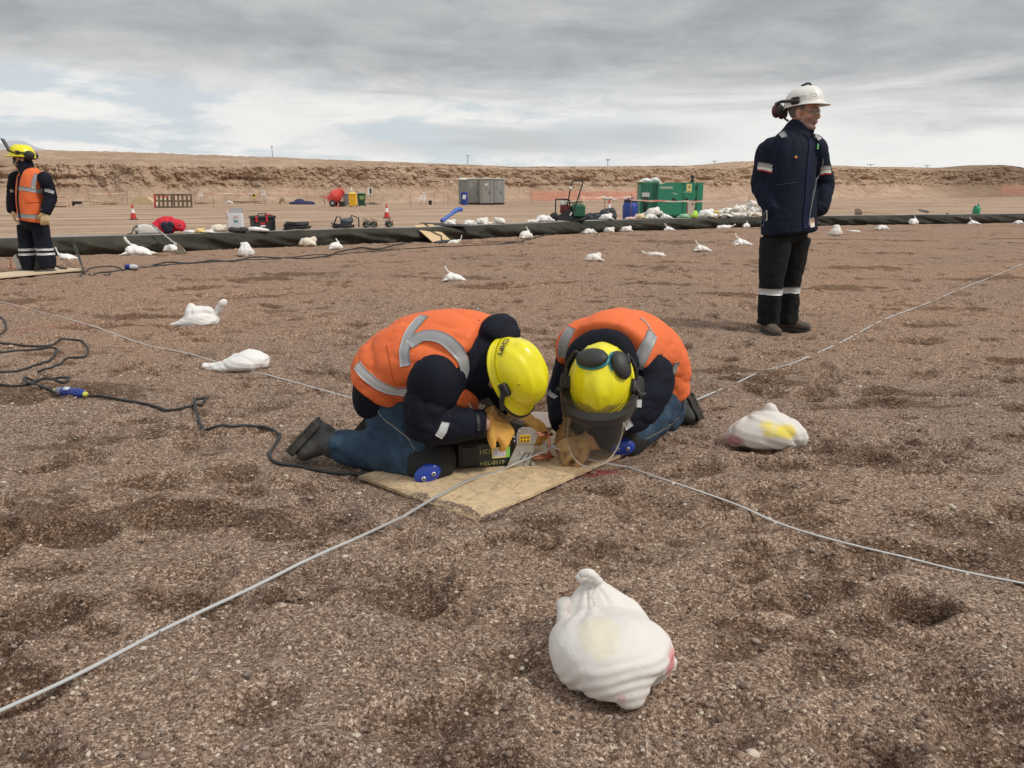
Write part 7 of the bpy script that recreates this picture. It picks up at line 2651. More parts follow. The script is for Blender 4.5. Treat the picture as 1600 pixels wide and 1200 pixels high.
    body(root, O, head_prims(head_c, R, 1.0, S[-1]), S[:6], [(shL, elL, wrL, wrL + unit(wrL - elL) * .02), (shR, elR, wrR, wrR + [0, -.0, -.01])], [(hipL, knL, anL), (hipR, knR, anR)], [M_SKIN, M_STUB, M_DHAIR, M_EYE, M_LIP], face_sel(head_c, R, 1.0, False))
    hl = helmet(root, O, hc, R, M_HELMY, 1, .004)
    loc = lambda x, y, z: np.array([x, y, z]) @ R.T + hc
    hb = bvh_of(hl)
    band = [loc(.124 * math.cos(t), .148 * math.sin(t), .014) for t in np.linspace(0, math.tau, 40)]
    ribbon('shell_band', hb, band, .018, M_HELMY, hl, O, .003, k=2, nw=3)
    for sx in (-1, 1):
        for k in range(5):
            h = hb.find_nearest(Vector(loc(sx * (.018 + .006 * k), .100 - .020 * k, .085 + .004 * k))); n = np.array(h[1]); s_, w_, _ = basis(n, (0, 0, 1))
            MB().lathe([(.0055, -.001), (.0045, .0025), (.002, .003)], np.array(h[0]) - O, 10, np.stack([s_, w_, n], 1)).build('vent_boss', M_HELMY, hl, True)
    # ear cups folded over the back of the shell
    e1 = earcup(hl, O, loc(.030, -.046, .130), R @ np.array([.20, -.38, .90]), R @ np.array([1, -.12, 0]), M_TEAL, .043, asp=1.45)
    e2 = earcup(hl, O, loc(-.078, -.030, .108), R @ np.array([-.66, -.12, .70]), R @ np.array([-.57, .82, 0]), M_TEAL, .043, asp=1.32)
    for sx, e in ((1, loc(.070, -.055, .128)), (-1, loc(-.108, -.035, .112))):
        MB().tube(catmull([loc(sx * .128, .020, .020) - O, loc(sx * .135, -.03, .05) - O, loc(sx * .10, -.075, .10) - O, e - O], 4), .006, 6).build('muff_arm', M_INK, hl, True)
        MB().box(loc(sx * .124, .022, .020) - O, (.022, .05, .04), R, bev=.008).build('accessory_slot', M_INK, hl, 'auto')
    ck = catmull([loc(.128, -.03, .03), loc(.14, .03, .0), loc(.12, .10, .0), loc(.06, .15, .012), loc(.0, .158, .004)], 6) - O
    MB().tube(ck, .003, 5).build('cord', M_INK, hl, True)
    # brow guard and visor
    rows = []
    for w, dz in ((.006, .010), (.030, -.010), (.042, -.060)):
        rows.append([((.124 + w) * math.cos(t) * 1.0, (.150 + w) * math.sin(t), dz) for t in np.linspace(-.15, math.pi + .15, 30)])
    A = np.array(rows)
    mk('brow_guard', A.reshape(-1, 3) @ R.T + hc - O, [tuple(f) for f in grid_faces(3, 30)], M_INK, hl, True)
    # the screen hangs from the guard in front of face and hands
    dv = unit([-.10, -.14, -.98]); bv = unit([-.16, -.96, .20]); sx_ = R[:, 0]
    rows = []
    for k, dd in enumerate(np.linspace(0, 1, 9)):
        row = []
        for t in np.linspace(-.15, math.pi + .15, 32):
            bu = max(0.0, math.sin(t))
            hw = .150 * (1 - .30 * dd ** 1.6)
            row.append(hc + sx_ * hw * math.cos(t) + bv * (.030 + .085 * bu) + dv * (.035 + .055 * bu + dd * (.12 + .115 * bu ** .7)) - O)
        rows.append(row)
    A = np.array(rows)
    vis = mk('visor', A.reshape(-1, 3), [tuple(f) for f in grid_faces(9, 32)], M_VISOR, hl, True)
    MB().tube(A[-1], .0025, 6).build('visor_rim', mat('pale edge', (.5, .45, .4), .4), vis, True)
    A2 = A[1:3] * 1.0
    mk('visor_band', A2.reshape(-1, 3) + bv * .002, [tuple(f) for f in grid_faces(2, 32)], mat('dark visor band', (.05, .05, .048), .4), vis, True)
    for sx in (-1, 1):
        MB().tube([loc(sx * .128, .02, .02) - O, loc(sx * .150, .05, -.01) - O, loc(sx * .168, .04, -.02) - O], .010, 8).build('visor_arm', M_INK, hl, True)
    MB().box(loc(-.150, .085, .0) - O, (.018, .030, .004), R).build('white_tag', M_REFLW, hl)
    # gloves
    g1 = hand(P(916, 690, 2.84), [-.80, -.10, -.30], [.10, -.55, .75], -1, (.85, 1.1, .8), .02, .98, (.6, .6), .04, 1.45)
    soft('glove', g1, M_GLOVED, root, .0045, 2, cloth(31, .004, (), .003), O)
    g2 = hand(P(880, 664, 2.985), [-.10, -.30, -.80], [-.75, -.35, .25], -1, (.45, .7, .5), .04, .95, (.7, .6), .03, 1.2)
    soft('glove', g2, M_GLOVED, root, .0045, 2, cloth(32, .004, (), .003), O)
    boot(root, O, anL + [.0, 0, 0], P(1060, 624, 3.42), P(1078, 664, 3.44), [.70, .35, .5], s=1.06)
    boot(root, O, anR, np.array([.63, 3.56, .14]), np.array([.66, 3.60, .02]), [.66, .75, .4], s=1.0)
    kp = soft('knee_pad', [loft([knL * .80 + anL * .20, knL + [0, -.004, -.006], P(968, 676, 3.06)], [(.082, .084), (.087, .087), (.080, .080)], HZU, 20, .5)], M_PAD, root, .008, 3, cloth(24, .004, (), .005), O)
    kneepad(kp, O, P(972, 698, 2.962), [.0, -.9, .05], [1, .12, .02])
    return root


worker_right()
# ------------------------------------------------------------------ the brazing tool
M_CASE = mat('black tool case', (.027, .029, .023), .5, 0, .25, 14, .2, 60, .002)
M_ALU = mat('scratched aluminium', (.50, .50, .47), .42, .65, .15, 30, .2, 60, .001)
M_COPPER = mat('copper rod', (.72, .30, .17), .28, .9, .15, 30, .1)
M_YLABEL = mat('orange yellow label', (.85, .50, .03), .5)
M_CHALK = mat('yellow paint pen', (.42, .40, .14), .7)


def tool(loc, rz, label, first=None):
    t = thing('electrode_tool', label, 'tool', loc, rz)
    L = lambda px, py: ((px - 718) / 419 / .97, (735 - .085 * (px - 718) - py) / 397)
    x1, _ = L(800, 728)
    MB().box((x1 / 2 + .005, .075, .053), (x1 + .02, .145, .104), bev=.010).build('case', M_CASE, t, 'auto')
    MB().prism([(.06, 0), (x1 + .04, 0), (x1 + .06, .045), (x1 + .02, .060), (.11, .032)], .03, .14, c=(0, 0, .104)).build('top_cover', M_CASE, t)
    MB().box((.038, -.001, .053), (.062, .006, .078), bev=.003).build('end_panel', mat('dull black panel', (.008, .008, .008), .5), t)
    MB().tube(catmull([(.03, .08, .10), (.035, .08, .135), (.10, .08, .150), (.16, .08, .145), (.17, .08, .11)], 5), .011, 8).build('handle', M_CASE, t, True)
    MB().tube(catmull([(-.002, .08, .05), (-.04, .08, .045), (-.075, .075, .02), (-.14, .07, .006)], 5), .010, 8).build('power_lead', M_RUBBER, t, True)
    MB().lathe([(.018, 0), (.016, .03)], (-.028, .08, .05), 12, roty(math.pi / 2)).build('strain_relief', M_INK, t, 'auto')
    poly = [L(*p) for p in ((790, 733), (829, 729), (833, 708), (838, 694), (828, 690), (809, 692))]
    MB().prism(poly, -.010, -.002).build('lower_plate', M_ALU, t)
    MB().prism([(x + .002, z) for x, z in poly], .085, .092).build('lower_plate', M_ALU, t)
    top = [L(*p) for p in ((808, 691), (808, 674), (811, 668), (818, 665), (832, 665), (839, 669), (842, 678), (838, 691))]
    MB().prism(top, -.014, -.004).build('upper_plate', M_ALU, t)
    MB().prism(top, .088, .096).build('upper_plate', M_ALU, t)
    xa, za = L(821, 682)
    MB().box((xa, -.0155, za), (.042, .002, .030)).build('warning_label', M_YLABEL, t)
    for i in range(3):
        for j in range(2):
            MB().prism([(-.005, -.004), (.005, -.004), (.0, .005)], -.0185, -.0165, c=(xa - .013 + i * .013, 0, za + .007 - j * .014)).build('warning_symbol', M_INK, t)
    xa, za = L(821, 713)
    MB().tube([(xa - .03, -.012, za - .025), (xa + .005, -.012, za + .018), (xa + .022, -.012, za + .018), (xa + .0, -.012, za - .022)], .0014, 5).build('embossed_line', M_INK, t)
    for px, py in ((812, 671), (834, 703), (822, 724), (815, 705)):
        xa, za = L(px, py)
        MB().lathe([(.004, 0), (.004, .004), (.002, .005)], (xa, -.012, za), 10, rotx(math.pi / 2)).build('screw', M_RIVET, t, True)
    xa, za = L(804, 683)
    MB().box((xa, -.008, za), (.014, .010, .030), bev=.002).build('hinge_block', M_INK, t)
    for dz in (-.008, .008):
        MB().lathe([(.0035, 0), (.0035, .003)], (xa, -.013, za + dz), 8, rotx(math.pi / 2)).build('screw', M_RIVET, t, True)
    for y in (.012, .036):
        xa, za = L(838, 681); xb, zb = L(870, 678)
        MB().tube([(xa - .01, y, za), (xb, y, zb)], .0062, 10).build('copper_electrode', M_COPPER, t, True)
        xa, za = L(831, 718); xb, zb = L(872, 715)
        MB().tube([(xa - .01, y, za), (xb, y, zb)], .0062, 10).build('copper_electrode', M_COPPER, t, True)
    xa, za = L(864, 674); xb, zb = L(864, 721)
    MB().tube([(xa, .012, za), (xb, .012, zb)], .0052, 10).build('copper_crossbar', M_COPPER, t, True)
    xa, za = L(834, 722)
    MB().lathe([(.008, -.01), (.008, .02)], (xa, -.005, za), 12, rotx(math.pi / 2)).build('clamp_knob', M_ALU, t, 'auto')
    return t, L


g = G(718, 735, BZ)
T1, L_ = tool(g, math.atan2(.051, .199), 'black electrode tool with copper rods, hand lettered, on the board')
xa, za = L_(783, 706)
MB().box((xa, -.0015, za), (.066, .002, .043)).build('sticker', mat('yellow sticker frame', (.82, .74, .28), .5), T1)
MB().box((xa + .030, -.003, za + .001), (.014, .002, .043)).build('sticker_edge', mat('green sticker edge', (.25, .62, .10), .5), T1)
MB().box((xa - .004, -.003, za), (.048, .002, .030)).build('sticker_print', mat('lilac print', (.66, .60, .68), .5), T1)
for k in range(3):
    MB().box((xa - .004, -.0045, za + .008 - k * .008), (.036, .001, .0015)).build('print_line', mat('lilac ink', (.40, .36, .5), .5), T1)
x2, z2 = L_(762, 705)
text_obj('lettering', 'HOR', .028, UPR, (x2, -.0016, z2), M_CHALK, T1, False)
x2, z2 = L_(771, 723)
text_obj('lettering', 'HEL-0119', .024, UPR, (x2 - .002, -.0016, z2), M_CHALK, T1, False)


def simple_legs(parts):
    return parts


# ------------------------------------------------------------------ standing man in the blue parka
def man_standing():
    O = np.array([2.04, 5.82, 0.0])
    root = thing('person', 'standing man in navy parka and white helmet, hands in pockets, looking right', 'person', O, 0)
    fC = unit([.50, -.87, 0]); rC = np.cross(fC, HZU)
    Q = lambda px, py, dy=0.0: P(px, py, 5.80 + dy)
    S = [Q(1233, 362), Q(1233, 335), Q(1234, 300), Q(1236, 262), Q(1238, 228), Q(1243, 208), Q(1250, 196)]
    rad = [(.235, .165), (.225, .162), (.205, .155), (.205, .150), (.185, .130), (.105, .095), (.085, .085)]
    shR, elR, wrR = Q(1203, 236, .0), Q(1190, 290, .03), Q(1209, 328, -.10)
    shL, elL, wrL = Q(1273, 232, .06), Q(1287, 288, .10), Q(1279, 326, .03)
    arm = lambda a, b, c: [loft([a + (S[4] - a) * .4, a, a * .5 + b * .5, b], [.085, .092, .084, .078], fC, 20, .8), loft([b, b * .45 + c * .55, c], [.078, .078, .072], fC, 20, .8)]
    jpr = [loft(S, rad, rC, 32, .15)] + arm(shR, elR, wrR) + arm(shL, elL, wrL) + [
        loft([Q(1234, 210, .04), Q(1248, 207, -.02), Q(1266, 208, -.02)], [(.05, .07), (.06, .09), (.04, .06)], (0, 1, 0), 16, .7)]
    jk = soft('parka', jpr, M_NAVYB, root, .010, 3, cloth(3.0, .010, ((elR, .15), (elL, .15), (wrR, .12)), .008, (6, 6, 2.4), (5, 5, 12)), O)
    soft('collar', [loft([Q(1244, 213, .0), Q(1249, 204, -.0), Q(1254, 197, -.02)], [(.100, .100), (.088, .094), (.080, .086)], rC, 24, .05)], M_NAVYB, jk, .008, 2, cloth(4.0, .004, (), .004), O)
    jb = bvh_of(jk)
    sj = lambda *pp: [shoot(jb, *p) for p in pp]
    # arm bands: white checked tape over grey with a red edge
    for c0, c1 in (((1174, 258), (1208, 262)), ((1282, 266), (1298, 264))):
        ptop = [(c0[0] + (c1[0] - c0[0]) * u + (.6 if u == 0 else (-.6 if u == 1 else 0)), c0[1] + (c1[1] - c0[1]) * u - 4 * 4 * u * (1 - u) * .5) for u in (.03, .3, .6, .97)]
        ribbon('reflective_tape', jb, sj(*ptop), .038, M_REFL, jk, O, .004)
        ribbon('reflective_tape', jb, sj(*[(x, y + 4.5) for x, y in ptop]), .020, mat('white green tape', (.66, .72, .60), .5, 0, .2, 60, 0), jk, O, .007)
        ribbon('red_edge', jb, sj(*[(x, y + 8) for x, y in ptop]), .009, mat('red edging', (.55, .03, .04), .6), jk, O, .006)
    ribbon('shoulder_tape', jb, sj((1218, 203), (1222, 208), (1226, 215)), .040, M_REFL, jk, O, .011)
    ribbon('shoulder_tape', jb, sj((1272, 212), (1277, 215), (1281, 219)), .032, M_REFL, jk, O, .011)
    ribbon('zip', jb, sj((1267, 212), (1266, 232), (1264, 262), (1262, 300), (1259, 330), (1259, 357)), .055, mat('zip flap', (.009, .015, .040), .8, spec=.2), jk, O, .007)
    ribbon('zip_edge', jb, sj((1286, 248), (1280, 275), (1271, 300), (1266, 325), (1263, 352)), .005, mat('pale piping', (.30, .31, .33), .6), jk, O, .008)
    ribbon('chest_seam', jb, sj((1212, 289), (1228, 287), (1246, 284)), .006, M_INK, jk, O, .003)
    ribbon('pocket_seam', jb, sj((1189, 352), (1193, 352), (1195, 338), (1196, 330)), .006, mat('pale stitching', (.20, .26, .33), .7), jk, O, .003)
    ribbon('pocket_edge', jb, sj((1197.5, 345), (1198.5, 335), (1198, 328)), .010, M_REFLW, jk, O, .004)
    ribbon('hem_label', jb, sj((1267.5, 341), (1268.5, 355)), .045, mat('white care label', (.72, .66, .58), .7), jk, O, .010)
    ribbon('hem_label_print', jb, sj((1265.5, 346), (1271, 346)), .009, mat('orange label print', (.6, .22, .10), .7), jk, O, .0125)
    # logos: small gold and red crest, green leaf mark
    c = shoot(jb, 1244, 246)
    if c is not None:
        s_, w_, n_ = basis(fC, rC)
        Rf = np.stack([-rC, HZU, fC], 1) * .62
        mg_ = mat('gold thread', (.70, .48, .14), .6); mr_ = mat('red thread', (.45, .05, .05), .6)
        for k in (-1, 0, 1):
            v = np.array([[-.006 + k * .012, 0, 0], [.006 + k * .012, 0, 0], [k * .014, .020 - abs(k) * .003, 0]])
            v = np.vstack([v, v - [0, 0, .012]])
            mk('crest_point', v @ Rf.T + c + fC * .003 - O, [(0, 1, 2), (5, 4, 3), (0, 3, 4, 1), (1, 4, 5, 2), (2, 5, 3, 0)], mg_, jk, False)
        v = np.array([[-.020, -.012, 0], [.020, -.012, 0], [.020, 0, 0], [-.020, 0, 0]]); v = np.vstack([v, v - [0, 0, .012]])
        mk('crest_base', v @ Rf.T + c + fC * .003 - O, [(0, 1, 2, 3), (7, 6, 5, 4), (0, 4, 5, 1), (1, 5, 6, 2), (2, 6, 7, 3), (3, 7, 4, 0)], mr_, jk, False)
    c = shoot(jb, 1278, 229)
    if c is not None:
        mgl = mat('green leaf logo', (.25, .75, .25), .6); Rf = np.stack([-rC, HZU, fC], 1) * .62
        for pts in ([(-.004, -.030), (.004, -.028), (.008, .0), (.004, .030), (-.008, .034), (-.010, .0)], [(.008, -.004), (.022, .004), (.024, .016), (.012, .014)], [(-.018, -.024), (.020, -.034), (.022, -.028), (-.014, -.020)]):
            v = np.array([[x, y, 0] for x, y in pts]); n = len(v); v = np.vstack([v, v - [0, 0, .012]])
            mk('leaf_logo', v @ Rf.T + c + fC * .003 - O, [tuple(range(n)), tuple(range(2 * n - 1, n - 1, -1))] + [(i, i + n, (i + 1) % n + n, (i + 1) % n) for i in range(n)], mgl, jk, False)
    # trousers
    hipR, knR, anR = Q(1212, 372, -.02), Q(1205, 440, -.06), P(1200, 503, 5.78)
    hipL, knL, anL = Q(1243, 372, .08), Q(1234, 440, .10), P(1229, 500, 5.93)
    tpr = [loft([Q(1228, 350, .03), Q(1228, 368, .03)], [(.185, .13), (.19, .135)], rC, 24, .5),
           loft([hipR, hipR * .5 + knR * .5, knR, knR * .45 + anR * .55, anR + [0, 0, -.015]], [(.112, .12), (.100, .11), (.088, .092), (.084, .090), (.078, .090)], rC, 22, .1),
           loft([hipL, hipL * .5 + knL * .5, knL, knL * .45 + anL * .55, anL + [0, 0, -.015]], [(.110, .12), (.098, .105), (.080, .088), (.084, .09), (.082, .095)], rC, 22, .1)]
    tr = soft('trousers', tpr, M_BLACKC, root, .010, 3, cloth(7.0, .010, ((knR, .14), (anR, .14), (knL, .14), (anL, .16), (hipR, .12)), .008, (7, 7, 2.4), (5, 5, 12)), O)
    tb = bvh_of(tr)
    st = lambda *pp: [shoot(tb, *p) for p in pp]
    for a_, b_, py_, e_ in ((knR, anR, 454.5, -.06), (knL, anL, 452.5, .10)):
        u_ = (py_ - 440) / 64.0
        ring_tape('reflective_tape', tb, a_ * (1 - u_) + b_ * u_, .085, .048, M_REFLW, tr, O)
    # head
    hf = unit([.76, -.65, -.03]); up = unit(np.array([.05, -.02, 1.0]))
    R = frame3(up, hf)
    hcen = Q(1256, 177)
    body(root, O, head_prims(hcen, R, 1.06, S[5]), [S[0], S[2], S[4], S[5]], [(shR, elR, wrR, wrR * .97 + elR * .03), (shL, elL, wrL, wrL * .97 + elL * .03)], [(hipR, knR, anR), (hipL, knL, anL)], [M_SKINR, M_STUB, M_HAIR, M_EYE, M_LIP], face_sel(hcen, R, 1.06, True), .0052)
    Rh = frame3(up + hf * -.16, hf)
    hc = hcen + up * .058 + hf * -.006
    hl = helmet(root, O, hc, Rh, M_HELMW, 2, .036, scale=.95)
    hb = bvh_of(hl)
    loc = lambda x, y, z: np.array([x, y, z]) @ Rh.T + hc
    # earmuffs folded to the back, muff arm and band
    MB().tube(catmull([loc(.120, .01, .010) - O, loc(.128, -.06, .022) - O, loc(.115, -.13, .030) - O, loc(.085, -.160, .014) - O], 4), .011, 8).build('muff_arm', M_INK, hl, True)
    MB().box(loc(.118, -.02, .020) - O, (.020, .060, .050), Rh, bev=.008).build('accessory_slot', M_INK, hl, 'auto')
    mm = mat('maroon ear cup', (.075, .012, .018), .45)
    for sx in (.080, -.02):
        o = MB(); v, f = ell((0, 0, 0), (.040, .030, .048)); o.add(v @ Rh.T + loc(sx, -.172, -.022) - O, f); o.build('ear_cup', mm, hl, True)
        o = MB(); v, f = ell((0, 0, 0), (.034, .020, .044)); o.add(v @ Rh.T + loc(sx, -.148, -.022) - O, f); o.build('cushion', M_INK, hl, True)
    MB().tube(catmull([loc(.085, -.175, .025) - O, loc(.03, -.185, .045) - O, loc(-.03, -.175, .025) - O], 4), .007, 6).build('head_band', M_INK, hl, True)
    MB().tube(catmull([loc(0, -.02, .130) - O, loc(0, .03, .140) - O, loc(0, .055, .118) - O], 4), .008, 6).build('lamp_strap', M_INK, hl, True)
    ribbon('helmet_sticker', hb, [shoot(hb, *p) for p in ((1266, 147), (1271, 147.5), (1276, 149))], .022, mat('pale sticker', (.66, .66, .58), .5, 0, .3, 90, 0), hl, O, .002)
    ribbon('helmet_sticker', hb, [shoot(hb, *p) for p in ((1249, 152), (1254, 151), (1259, 151))], .016, mat('grey white sticker', (.60, .59, .55), .5), hl, O, .002)
    # strap below the nape
    MB().tube(catmull([loc(.07, -.10, -.03) - O, loc(.05, -.125, -.07) - O, loc(.04, -.10, -.10) - O], 4), .008, 6).build('nape_strap', M_INK, hl, True)
    # glasses
    F = lambda x, y, z: np.array([x, y, z]) * 1.06 @ R.T + hcen - O
    gl = MB(); gl.tube([F(-.012, .101, .010), F(0, .104, .013), F(.012, .101, .010)], .0022, 6)
    g0 = gl.build('spectacles', mat('pale spectacle frame', (.55, .50, .38), .35), root, True)
    for q in (-1, 1):
        MB().tube([F(q * .012, .101, .016), F(q * .045, .090, .020), F(q * .070, .055, .016), F(q * .082, .0, .010)], .0026, 6).build('frame_arm', mat('spectacle arm', (.42, .38, .30), .4), g0, True)
        v = np.array([F(q * .012, .100, .016), F(q * .032, .099, .018), F(q * .052, .086, .016), F(q * .064, .066, .012), F(q * .062, .068, -.012), F(q * .050, .086, -.020), F(q * .030, .098, -.022), F(q * .012, .100, -.012)])
        v2 = v + R[:, 1] * .002
        n = 8
        mk('lens', np.vstack([v, v2]), [tuple(range(n)), tuple(range(2 * n - 1, n - 1, -1))] + [(i, i + n, (i + 1) % n + n, (i + 1) % n) for i in range(n)], M_LENS, g0, True)
    # hands go down into the pockets: the cuffs end at the pocket edge
    for w, e in ((wrR, elR), (wrL, elL)):
        soft('cuff', [loft([w - unit(w - e) * .02, w + unit(w - e) * .012], [.072, .068], fC, 18, .2)], M_NAVYB, jk, .009, 2, cloth(8, .004, (), .004), O)
    # boots
    def shoe(an, d, s=1.0):
        d = unit(d); g0 = np.array([an[0], an[1], .0])
        heel = g0 - d * .07 + [0, 0, .055]; toe = g0 + d * .20 + [0, 0, .052]
        return boot(root, O, g0 + [0, 0, .13], heel, toe, [0, 0, -1.], M_BOOTB, M_SOLE, s)
    shoe(anR, [.10, -1, 0]); shoe(anL, [.80, -.55, 0])
    return root


man_standing()


# ------------------------------------------------------------------ far worker at the left
def worker_far():
    Yd = 9.95
    O = P(57, 428, Yd); O[2] = 0
    root = thing('person', 'standing worker in orange vest with camouflage mask, leather gloves, yellow helmet', 'person', O, 0, VW)
    f = unit([-.72, -.70, 0]); r_ = np.cross(f, HZU)
    Q = lambda px, py, dy=0.0: P(px, py, Yd + dy)
    S = [Q(50, 350), Q(50, 340), Q(49, 315), Q(48, 295), Q(46, 275), Q(42, 264), Q(39, 256)]
    rad = [(.175, .13), (.190, .145), (.185, .145), (.180, .14), (.150, .105), (.085, .085), (.080, .080)]
    shR, elR, wrR = Q(26, 278, .10), Q(20, 304, .12), Q(20, 330, .02)
    shL, elL, wrL = Q(71, 280, -.08), Q(79, 310, -.08), Q(71, 333, -.20)
    jpr = [loft(S, rad, r_, 28, .2)]
    for a, b, c in ((shR, elR, wrR), (shL, elL, wrL)):
        jpr += [loft([a + (S[4] - a) * .2, a, b], [.070, .080, .076], f, 18, .8), loft([b, b * .5 + c * .5, c], [.078, .070, .060], f, 18, .4)]
    jpr.append(loft([Q(42, 268), Q(40, 257), Q(39.5, 252)], [.095, .088, .084], r_, 18, .3))
    jk = soft('jacket', jpr, M_NAVY, root, .012, 3, cloth(3.0, .009, ((elR, .13), (elL, .13)), .008, (6, 6, 3), (5, 5, 12)), O)
    vs = [Q(50, 344), Q(50, 340), Q(49, 315), Q(48, 295), Q(47, 275), Q(44, 266)]
    vr = [(.206, .162), (.208, .164), (.204, .162), (.204, .160), (.182, .135), (.125, .105)]
    ve = soft('vest', [loft(vs, vr, r_, 28, .1)], M_ORANGE, root, .011, 3, cloth(5.0, .006, (), .006), O)
    soft('arm_hole', [ell(shL + [.015, -.03, -.035], (.072, .080, .110), None, 24)], M_NAVY, jk, .011, 3, None, O)
    soft('arm_hole', [ell(shR + [-.02, -.02, -.03], (.07, .075, .10), None, 24)], M_NAVY, jk, .011, 3, None, O)
    vb = bvh_of(ve)
    sv = lambda *pp: [shoot(vb, *p) for p in pp]
    ribbon('reflective_tape', vb, sv((22, 295), (28, 294), (40, 295), (52, 297), (64, 299)), .050, M_REFL, ve, O, .006)
    ribbon('reflective_tape', vb, sv((27, 337), (34, 337), (45, 338), (60, 338), (76, 337)), .050, M_REFL, ve, O, .006)
    ribbon('reflective_tape', vb, sv((63, 265), (57, 272), (53, 283), (52, 294)), .048, M_REFL, ve, O, .006)
    ribbon('vest_opening', vb, sv((33, 264), (30, 275), (29, 292), (28, 315), (32, 341)), .030, M_NAVY, ve, O, .009)
    ribbon('pocket_flap', vb, sv((41, 314), (50, 315), (61, 314)), .020, M_ORANGE, ve, O, .010)
    # open neck of the vest over the dark jacket
    soft('jacket_front', [loft([Q(38, 260, -.07), Q(34.5, 272, -.115), Q(31, 288, -.135)], [(.062, .04), (.034, .03), (.008, .016)], r_, 16, .4)], M_NAVY, jk, .010, 2, None, O)
    jb = bvh_of(jk)
    sj = lambda *pp: [shoot(jb, *p) for p in pp]
    ribbon('reflective_tape', jb, sj((64, 299), (71, 297), (79, 299), (84, 301)), .042, M_REFL, jk, O, .005)
    ribbon('reflective_tape', jb, sj((16, 298), (18, 298), (21, 298)), .038, M_REFL, jk, O, .005)
    hipR, knR, anR = Q(40, 352, .04), Q(42, 388, .0), P(45, 418, Yd)
    hipL, knL, anL = Q(62, 352, -.02), Q(70, 388, -.05), P(75, 417, Yd - .1)
    tpr = [loft([Q(51, 340), Q(51, 352)], [(.165, .125), (.17, .13)], r_, 20, .5)]
    for a, b, c in ((hipR, knR, anR), (hipL, knL, anL)):
        tpr.append(loft([a, a * .5 + b * .5, b, b * .4 + c * .6, c + [0, 0, -.02]], [.105, .100, .098, .105, .085], r_, 20, .1))
    tr = soft('trousers', tpr, M_NAVYT, root, .012, 3, cloth(13.0, .009, ((knR, .15), (knL, .15), (anR, .15), (anL, .15)), .007), O)
    tb = bvh_of(tr)
    st = lambda *pp: [shoot(tb, *p) for p in pp]
    for a_, b_ in ((knR, anR), (knL, anL)):
        for u_ in (.05, .29):
            ring_tape('reflective_tape', tb, a_ * (1 - u_) + b_ * u_, .10, .030, M_REFLW, tr, O, off=.005)
    hf = unit([-.93, -.36, -.05]); R = frame3(HZU, hf); hcen = Q(36, 250)
    camo = mat('camouflage mask cloth', (.055, .045, .040), .8, 0, .2, 10, 0, col2=(.42, .40, .30), c2scale=15, c2lo=.52, c2hi=.56)
    body(root, O, head_prims(hcen, R, 1.0, S[5]), [S[0], S[2], S[4], S[5]], [(shR, elR, wrR, wrR + [0, 0, -.01]), (shL, elL, wrL, wrL + [0, -.0, -.01])], [(hipR, knR, anR), (hipL, knL, anL)], [M_SKIN, M_STUB, M_DHAIR, M_EYE, M_LIP], face_sel(hcen, R, 1.0, False), .0075)
    T_ = lambda p: np.asarray(p, float) @ R.T + hcen
    soft('face_mask', [ell(T_((0, .035, -.045)), (.070, .072, .070), R), ell(T_((0, .09, -.025)), (.022, .030, .028), R), loft([T_((0, .01, -.07)), T_((0, -.01, -.13))], [.066, .070], R[:, 0], 18, .6)], camo, root, .007, 2, None, O)
    MB().box(T_((0, .088, .014)) - O, (.13, .035, .034), R, bev=.012).build('dark_goggles', M_INK, root, 'auto')
    Rh = frame3(HZU + hf * -.10, hf); hc = hcen + HZU * .052
    hl = helmet(root, O, hc, Rh, M_HELMY, 1, .050)
    loc = lambda x, y, z: np.array([x, y, z]) @ Rh.T + hc
    for sx in (-1, 1):
        MB().box(loc(sx * .120, .03, .030) - O, (.024, .055, .045), Rh, bev=.01).build('accessory_slot', M_INK, hl, 'auto')
        o = MB(); v, ff = ell((0, 0, 0), (.028, .060, .050)); o.add(v @ Rh.T + loc(sx * .115, -.095, .015) - O, ff); o.build('ear_cup', M_MUFF, hl, True)
        MB().tube([loc(sx * .125, .03, .03) - O, loc(sx * .130, -.03, .035) - O, loc(sx * .125, -.08, .02) - O], .010, 6).build('muff_arm', M_INK, hl, True)
        MB().tube([loc(sx * .122, .07, .025) - O, loc(sx * .10, .135, .045) - O], .012, 6).build('visor_arm', M_INK, hl, True)
    # visor tipped up, seen edge on
    rows = []
    for k in np.linspace(0, 1, 5):
        row = []
        for t in np.linspace(.2, math.pi - .2, 18):
            row.append(loc(.075 * math.cos(t), .115 + .030 * math.sin(t) + .075 * k, .030 + .150 * k) - O)
        rows.append(row)
    A = np.array(rows)
    A = np.concatenate([A, A[::-1] + Rh[:, 1] * .006])
    mk('visor', A.reshape(-1, 3), [tuple(q) for q in grid_faces(10, 18)], mat('dark tipped visor', (.10, .115, .125), .3), hl, True)
    soft('glove', hand(wrL, [-.15, -.1, -1], [.45, -.85, .1], 1, (.45, .6, .5), .05, 1.1, (.5, .5), .04, 1.25), M_GLOVEL, root, .007, 2, cloth(3, .003, (), .002), O)
    soft('glove', hand(wrR, [.10, -.1, -1], [-.8, -.5, .1], -1, (.4, .6, .5), .05, 1.05, (.5, .5), .03, 1.25), M_GLOVEL, root, .007, 2, cloth(4, .003, (), .002), O)
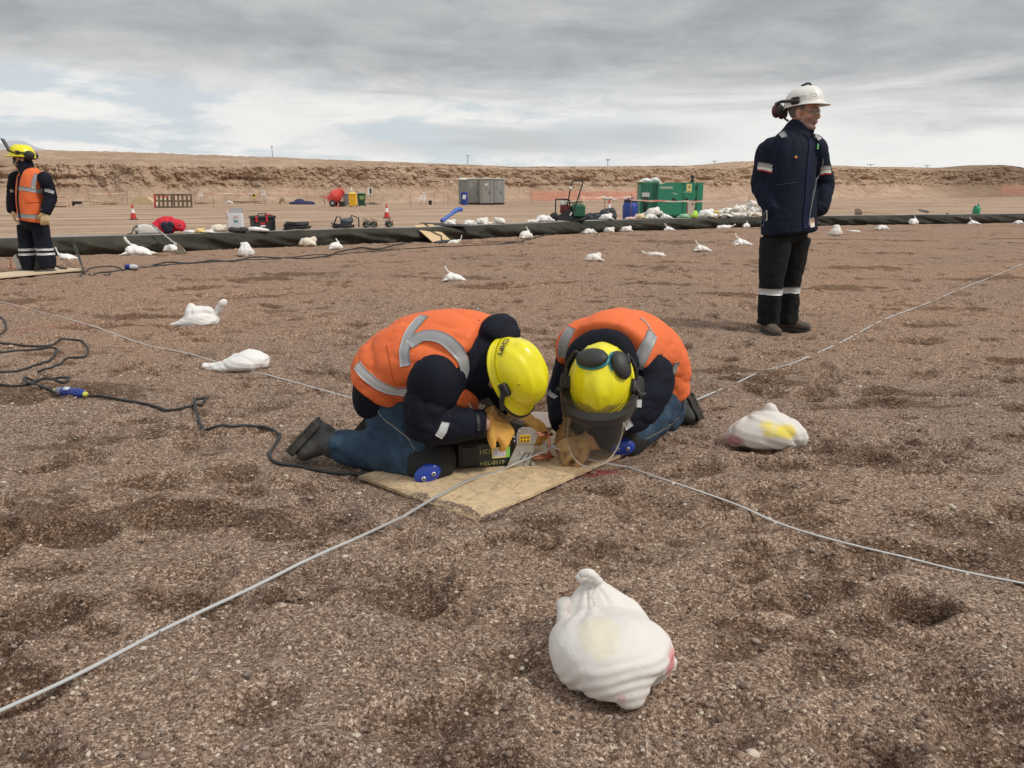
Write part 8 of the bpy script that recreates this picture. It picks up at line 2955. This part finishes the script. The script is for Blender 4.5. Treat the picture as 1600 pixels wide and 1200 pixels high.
    for an, d in ((anR, [-.9, -.45, 0]), (anL, [-.8, -.6, 0])):
        d = unit(d); g0 = np.array([an[0], an[1], 0.])
        boot(root, O, g0 + [0, 0, .13], g0 - d * .07 + [0, 0, .055], g0 + d * .19 + [0, 0, .052], [0, 0, -1.], M_BOOT, M_SOLE)
    return root


worker_far()
# his plank and tool
a_, b_ = G(-30, 444), G(128, 428)
V_, F_ = rough_sheet(float(np.linalg.norm((b_ - a_)[:2])), .50, .02, 5, 30)
o = mk('wooden_plank', V_, F_, mat('pale plywood plank', (.66, .53, .36), .75, 0, .12, 4, .1), None, False)
m_ = (a_ + b_) / 2; an_ = math.atan2(b_[1] - a_[1], b_[0] - a_[0])
o.location = (m_[0] - math.sin(an_) * .20, m_[1] + math.cos(an_) * .20, max(hz(m_[0], m_[1]), 0) + .012); o.rotation_euler = (0, 0, an_)
tag(o, 'pale plywood plank under the far left worker\'s feet', 'board')
t2 = copy_tree(T1)
for ch in list(t2.children):
    if ch.name.split('.')[0] in ('lettering', 'sticker', 'sticker_edge', 'sticker_print', 'print_line'):
        bpy.data.objects.remove(ch)
g = G(108, 424)
t2.location = (g[0], g[1] - .35, hz(g[0], g[1]) + .04); t2.rotation_euler = (0, 0, math.pi + .25); t2.scale = (1.35,) * 3
t2['label'] = 'grey and black electrode tool standing on the far left plank'
cable('power_cable', 'thin black lead with upright loop right of the far left worker', [(84, 421), (100, 427), (118, 430), (128, 429), (133, 431), (127, 424, .10), (121, 416, .20), (119, 412, .26), (122, 413, .25), (127, 421, .14), (133, 432, .0), (143, 436)], .008)
cable('power_cable', 'thin black lead curving to the small plug at far left', [(126, 438), (134, 430), (145, 424), (160, 421), (175, 420), (186, 423), (192, 427), (199, 426)], .008)
cable('power_cable', 'short black lead end lying below the far left plug', [(146, 433), (158, 430), (172, 430), (172, 434), (163, 437)], .008)
g = G(205, 425)
t = thing('plug_connector', 'small blue and white plug on gravel at the far left', 'connector', (g[0], g[1], hz(g[0], g[1]) + .04), .1)
MB().lathe([(.03, -.07), (.036, -.06), (.036, .0)], n=14, R=RX).build('plug', mb, t, 'auto')
MB().lathe([(.034, .0), (.034, .06), (.02, .09)], n=14, R=RX).build('socket', mat('pale blue grey plug', (.55, .58, .62), .4), t, 'auto')
